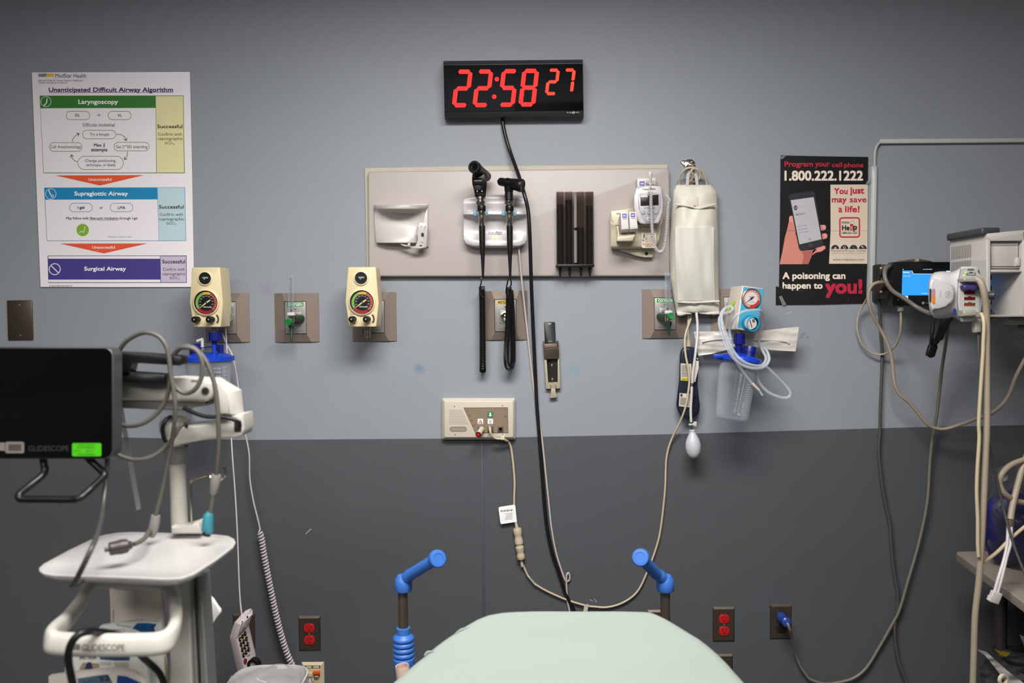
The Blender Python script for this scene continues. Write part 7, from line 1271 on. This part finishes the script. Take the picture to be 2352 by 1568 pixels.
# bag with a blue item on the desk
m_film = clearmat('bag_film', (205, 205, 212), .45, .05, .12, (140, 140, 148), .6, 30); m_blu = mat('bag_blue', (30, 28, 92), .4, bump=.3, bscale=40)
t = thing('plastic_supply_bag', 'clear plastic bag with a dark blue item inside, standing on the desk', 'bag', H(*cQ(930, 880), zd))
cb = V3((P3(cQ, 905, 690, .30).x+.01, -.30, zd+.11))
b = MB(); rows = []
for i in range(15):
    th = math.pi*i/14; rows.append([V3((cb.x+(.072+.012*noise.noise(V3((i*.4, j*.5, 1))))*math.sin(th)**.8*math.cos(2*math.pi*j/22), cb.y+.05*math.sin(th)**.8*math.sin(2*math.pi*j/22), cb.z+.105*math.cos(th))) for j in range(22)])
b.grid(rows, m_blu, cu=True); b.build('blue_content', t, 'dark blue content', sharp=180)
b = MB(); rows = []
for i in range(19):
    th = math.pi*i/18; h = math.cos(th); rows.append([])
    for j in range(28):
        a = 2*math.pi*j/28; nn = noise.noise(V3((math.cos(a)*1.6, math.sin(a)*1.6, h*2.5+4))); r = .135+.03*nn
        rows[-1].append(V3((cb.x+.065+r*math.sin(th)**.55*math.cos(a), cb.y-.01+(.085+.02*nn)*math.sin(th)**.55*math.sin(a), max(zd+.002, zd+.145+.15*h+.02*nn))))
b.grid(rows, m_film, cu=True); b.build('film', t, 'wrinkled clear film', sharp=180)
b = MB(); g = G(b, cQ, vplane(.37), .0004)
for s, a in (('TITA', (858, 530, 918, 590)), ('PRODUCT', (838, 548, 915, 640)), ('TECHNO', (820, 575, 890, 650)), ('USE ONLY', (790, 640, 855, 700))): g.textdir(s, a[0], a[1], a[2], a[3], 16, ink, 1, .02)
b.build('print', t)
# tubing lying over the desk edge
t = thing('pressure_cuff_hose', 'beige looped hose with twin white tubes and a connector hanging over the desk edge', 'hose', P3(cQ, 830, 1090, .5))
tubeobj('hose', 0, 0, CQ((1060, 238, .46), (1000, 250, .47), (930, 280, .48), (880, 330, .49), (866, 385, .49), (895, 445, .49), (950, 482, .48), (1010, 500, .47), (1080, 505, .46)), .0072, m_bc, 12, t)
tubeobj('hose', 0, 0, CQ((1030, 220, .46), (1000, 300, .47), (965, 430, .48), (943, 520, .49), (930, 600, .50)), .0078, m_bc, 12, t)
b = MB(); b.cyl(P3(cQ, 931, 598, .50), P3(cQ, 927, 630, .50), .0095, mat('collar_brown', (92, 80, 66), .5), seg=16); b.build('collar', t, 'brown collar')
for o in (0, 18): tubeobj('air_tube', 0, 0, CQ((918+o, 628, .50), (912+o, 740, .51), (895+o*.6, 830, .52), (862+o, 940, .535), (835+o, 1035, .54)), .0042, m_wc, 9, t, 'white air tube')
b = MB(); b.box(P3(cQ, 838, 1060, .54), (.026, .014, .030), m_plw, bev=.003, R=Matrix.Rotation(.35, 3, 'Y')); b.cyl(P3(cQ, 815, 1052, .54), P3(cQ, 806, 1078, .54), .007, m_plw, seg=12); b.build('hose_connector', t)
tubeobj('sensor_cord', 'thin cream cord crossing the desk at the right edge', 'cord', CQ((1060, 610, .48), (1000, 655, .49), (930, 715, .50), (850, 795, .51), (775, 850, .525), (745, 860, .525)), .0045, MATS['cream_cable'])
m_wrap = mat('wrap_film', (62, 62, 62), .2, alpha=.8, bump=.5, bscale=25, k=1.0); m_foil = mat('wrap_white', (160, 158, 156), .3)
t = thing('wrapped_supply', 'clear wrapped supply pack with a white edge on the shelf under the desk', 'package', V3((xd+.14, -.55, .53)))
def rag(name, L0, L1, d, m, amp, seed, par):
    b = MB(); sheet(b, cQ, [(a[0], a[1], c_[0], c_[1], d) for a, c_ in zip(L0, L1)], d, m, amp, seed); b.build(name, par, sharp=180)
rag('film', [(750, 1480), (790, 1420), (850, 1400), (930, 1470), (1080, 1560)], [(760, 1640), (810, 1660), (900, 1680), (980, 1700), (1080, 1720)], .50, m_wrap, .02, 5, t)
rag('white_edge', [(728, 1365), (790, 1385), (850, 1440), (930, 1510), (1040, 1590)], [(730, 1372), (780, 1405), (838, 1475), (900, 1560), (1000, 1640)], .52, m_foil, .006, 8, t)
b = MB(); b.lathe([(cm(cQ, 22, .53), 0), (cm(cQ, 34, .53), 0), (cm(cQ, 34, .53), .008), (cm(cQ, 22, .53), .008), (cm(cQ, 22, .53), 0)], P3(cQ, 880, 1545, .54), (.3, -1, 0), m_crm, seg=24); b.build('ring', t, 'cream ring')
t = thing('wrapped_supply', 'clear wrapped supply pack with a yellow corner under the right end of the desk', 'package', V3((xd+.22, -.45, .53)))
rag('film', [(830, 1365), (900, 1370), (990, 1390), (1080, 1410)], [(880, 1440), (940, 1470), (1010, 1540), (1080, 1580)], .44, m_wrap, .015, 9, t)
rag('white_edge', [(985, 1280), (1030, 1300), (1080, 1320)], [(1000, 1320), (1040, 1420), (1080, 1480)], .43, m_foil, .01, 11, t)
b = MB(); g = G(b, cQ, vplane(.462), .0005); g.poly([(838, 1372), (930, 1388), (905, 1412), (868, 1400)], mat('wrap_yellow', (140, 116, 30), .4), 1); b.build('yellow_corner', t, 'dull yellow corner')

AK = 0.82
# ------------------------------------------------------------------ stretcher
m_sheet = mat('sheet_mint', (206, 220, 211), .75, k=.40, var=.015, scale=120, bump=.12, bscale=900); m_bh = mat('handle_blue', (62, 118, 205), .42, var=.02); m_post = mat('post_steel', (112, 100, 90), .3, metal=.6); m_pinkb = mat('socket_pink_beige', (205, 178, 160), .35)
SN = V3((0, -.84, 1)).normalized(); sp = plane(V3((0, -.80, .83)), SN)
t = thing('stretcher', 'hospital stretcher with a mint green fitted sheet and blue push handles', 'stretcher', V3((.05, -1.2, 0)))
RW = [(1405.5, 1195, 1452), (1406.5, 1152, 1492), (1412, 1122, 1507), (1422, 1096, 1528), (1436, 1072, 1552), (1452, 1047, 1578), (1470, 1022, 1604), (1486, 1001, 1627), (1503, 979, 1646), (1525, 952, 1669), (1545, 930, 1686), (1568, 902, 1707), (1600, 868, 1732), (1660, 818, 1768), (1740, 775, 1800)]
rows = []; nc = 40
for (Y, xl_, xr_) in RW:
    k = 1/Y; r = []
    for j in range(nc+1):
        u = j/nc; px = xl_+(xr_-xl_)*u; py = Y+(.0)*u; p = sp(px, py-0.0112*(px-1330)*.35, 0)
        c_ = max(0, 1-abs(2*u-1)**6); e_ = 1-c_
        p = p+SN*(.004*c_+.0035*noise.noise(V3((px*.004, Y*.02, 2)))*c_+ (.006*noise.noise(V3((Y*.11, 3*round(u), 5))) if e_ > .5 and 1430 < Y < 1530 else 0))
        r.append(p)
    a, z_ = r[0], r[-1]
    dn = -SN*.07
    rows.append([a+dn+V3((.03, 0, 0)), a+dn*.5, a-SN*.012-V3((.004, 0, 0))]+r+[z_-SN*.012+V3((.004, 0, 0)), z_+dn*.5, z_+dn-V3((.03, 0, 0))])
up = V3((0, .84*0+1, .84)).normalized()
top = rows[0]; rows.insert(0, [p+dn*1.0 for p in top]); rows.insert(1, [p-SN*.03+up*.004 for p in top]); rows.insert(2, [p-SN*.008+up*.003 for p in top])
last = rows[-1]; yend = -1.9; zf = min(p.z for p in last[3:-3])
for s in (.3, 1.0): rows.append([V3((.105+(p.x-.105)*1.0, p.y+(yend-p.y)*s, zf-.02+(p.z-last[len(last)//2].z) if s else p.z)) for p in last])
b = MB(); b.grid(rows, m_sheet); sh = b.build('sheet', t, 'mint green fitted sheet', sharp=80)
for (L, r) in (([(1046, 1455), (1060, 1446), (1080, 1440)], .0028), ([(975, 1506), (982, 1498), (998, 1496)], .0028), ([(1556, 1558), (1562, 1556)], .001)):
    if len(L) < 3: continue
    b = MB(); b.tube([sp(x, y, .001) for x, y in L], [r*.4, r, r*.4], m_sheet, seg=8); b.build('sheet_tuck', sh)
zf0 = zf-.12
b = MB(); b.box((.105, -1.35, zf0), (.60, 1.15, .05), m_post, bev=.01); b.box((.105, -1.3, .24), (.42, .9, .07), m_post, bev=.01)
for y in (-1.0, -1.65): b.box((.105, y, (zf0+.24)/2), (.09, .09, zf0-.24), m_post, bev=.01)
b.build('frame', t)
for x in (-.12, .33):
    for y in (-.86, -1.78):
        b = MB(); b.lathe([(0, -.018), (.07, -.018), (.078, -.01), (.078, .01), (.07, .018), (0, .018)], V3((x, y, .0785)), (1, 0, 0), m_blk, seg=26); b.box((x, y, .17), (.05, .06, .10), m_post, bev=.008); b.build('caster', t)
dh = .62
def push_handle(X, sgn, grip, lab):
    k = cm(cO, 1, dh); b = MB(); p = P3(cO, X, 545, dh); p2 = P3(cO, X, 290, dh); h = b
    b.cyl(V3((p.x, -dh, zf0-.02)), V3((p.x, -dh, p2.z)), .0118, m_post, seg=20); post = b.build('handle_post', t, 'steel handle post')
    b = MB(); pz = lambda Y: P3(cO, X, Y, dh).z
    pr = [(.0119, 535), (.0165, 537), (.0165, 575), (.021, 585)]
    for i in range(4): y = 590+i*32; pr += [(.0255, y+4), (.0262, y+12), (.0255, y+20), (.0205, y+27)]
    pr += [(.0262, 722), (.0262, 770), (.022, 800), (.022, 860), (0, 861)]
    b.lathe([(r, pz(Y)) for r, Y in pr], V3((p.x, -dh, 0)), (0, 0, 1), m_bh, seg=28); b.build('bellows', t, 'blue ribbed bellows')
    b = MB(); a = P3(cO, X, 300, dh); c0 = P3(cO, X+sgn*2, 252, dh); g0 = P3(cO, *grip, dh+.075)
    mid = P3(cO, X+sgn*(-1)*-8 if False else X+sgn*62, 200, dh+.022)
    b.lathe([(.0120, -.004), (.0195, -.004), (.0215, .002), (.0215, .018), (.019, .026), (.0135, .034), (0, .036)], a, (0, 0, 1), m_bh, seg=26)
    v = g0-mid; b.tube([c0+V3((0, 0, -.004)), c0.lerp(mid, .5)+V3((0, 0, .002)), mid, g0], [.0145, .0145, .014, .0135], m_bh, seg=18, n=5)
    vv = v.normalized(); vv = (vv+V3((0, -.9, -.15))).normalized()
    b.lathe([(.0135, -.012), (.0185, -.006), (.0205, 0), (.0205, .010), (.018, .014), (.0125, .0145), (.0122, .0132), (0, .0132)], g0, vv, m_bh, seg=28)
    b.build('push_handle', t, lab)
push_handle(124, 1, (328, 114), 'left blue push handle'); push_handle(1732, -1, (1584, 107), 'right blue push handle')
b = MB(); pc = P3(cO, 116, 772, .70); b.lathe([(.0135, -.03), (.0135, 0), (.0155, .001), (.0165, -.002), (.0165, -.03), (.020, -.05), (.024, -.12), (0, -.121)], pc, (-.12, 0, 1), m_pinkb, seg=26); b.lathe([(0, -.03), (.0134, -.03)], pc, (-.12, 0, 1), m_hole, seg=20); b.build('pole_socket', t, 'pinkish beige pole socket')
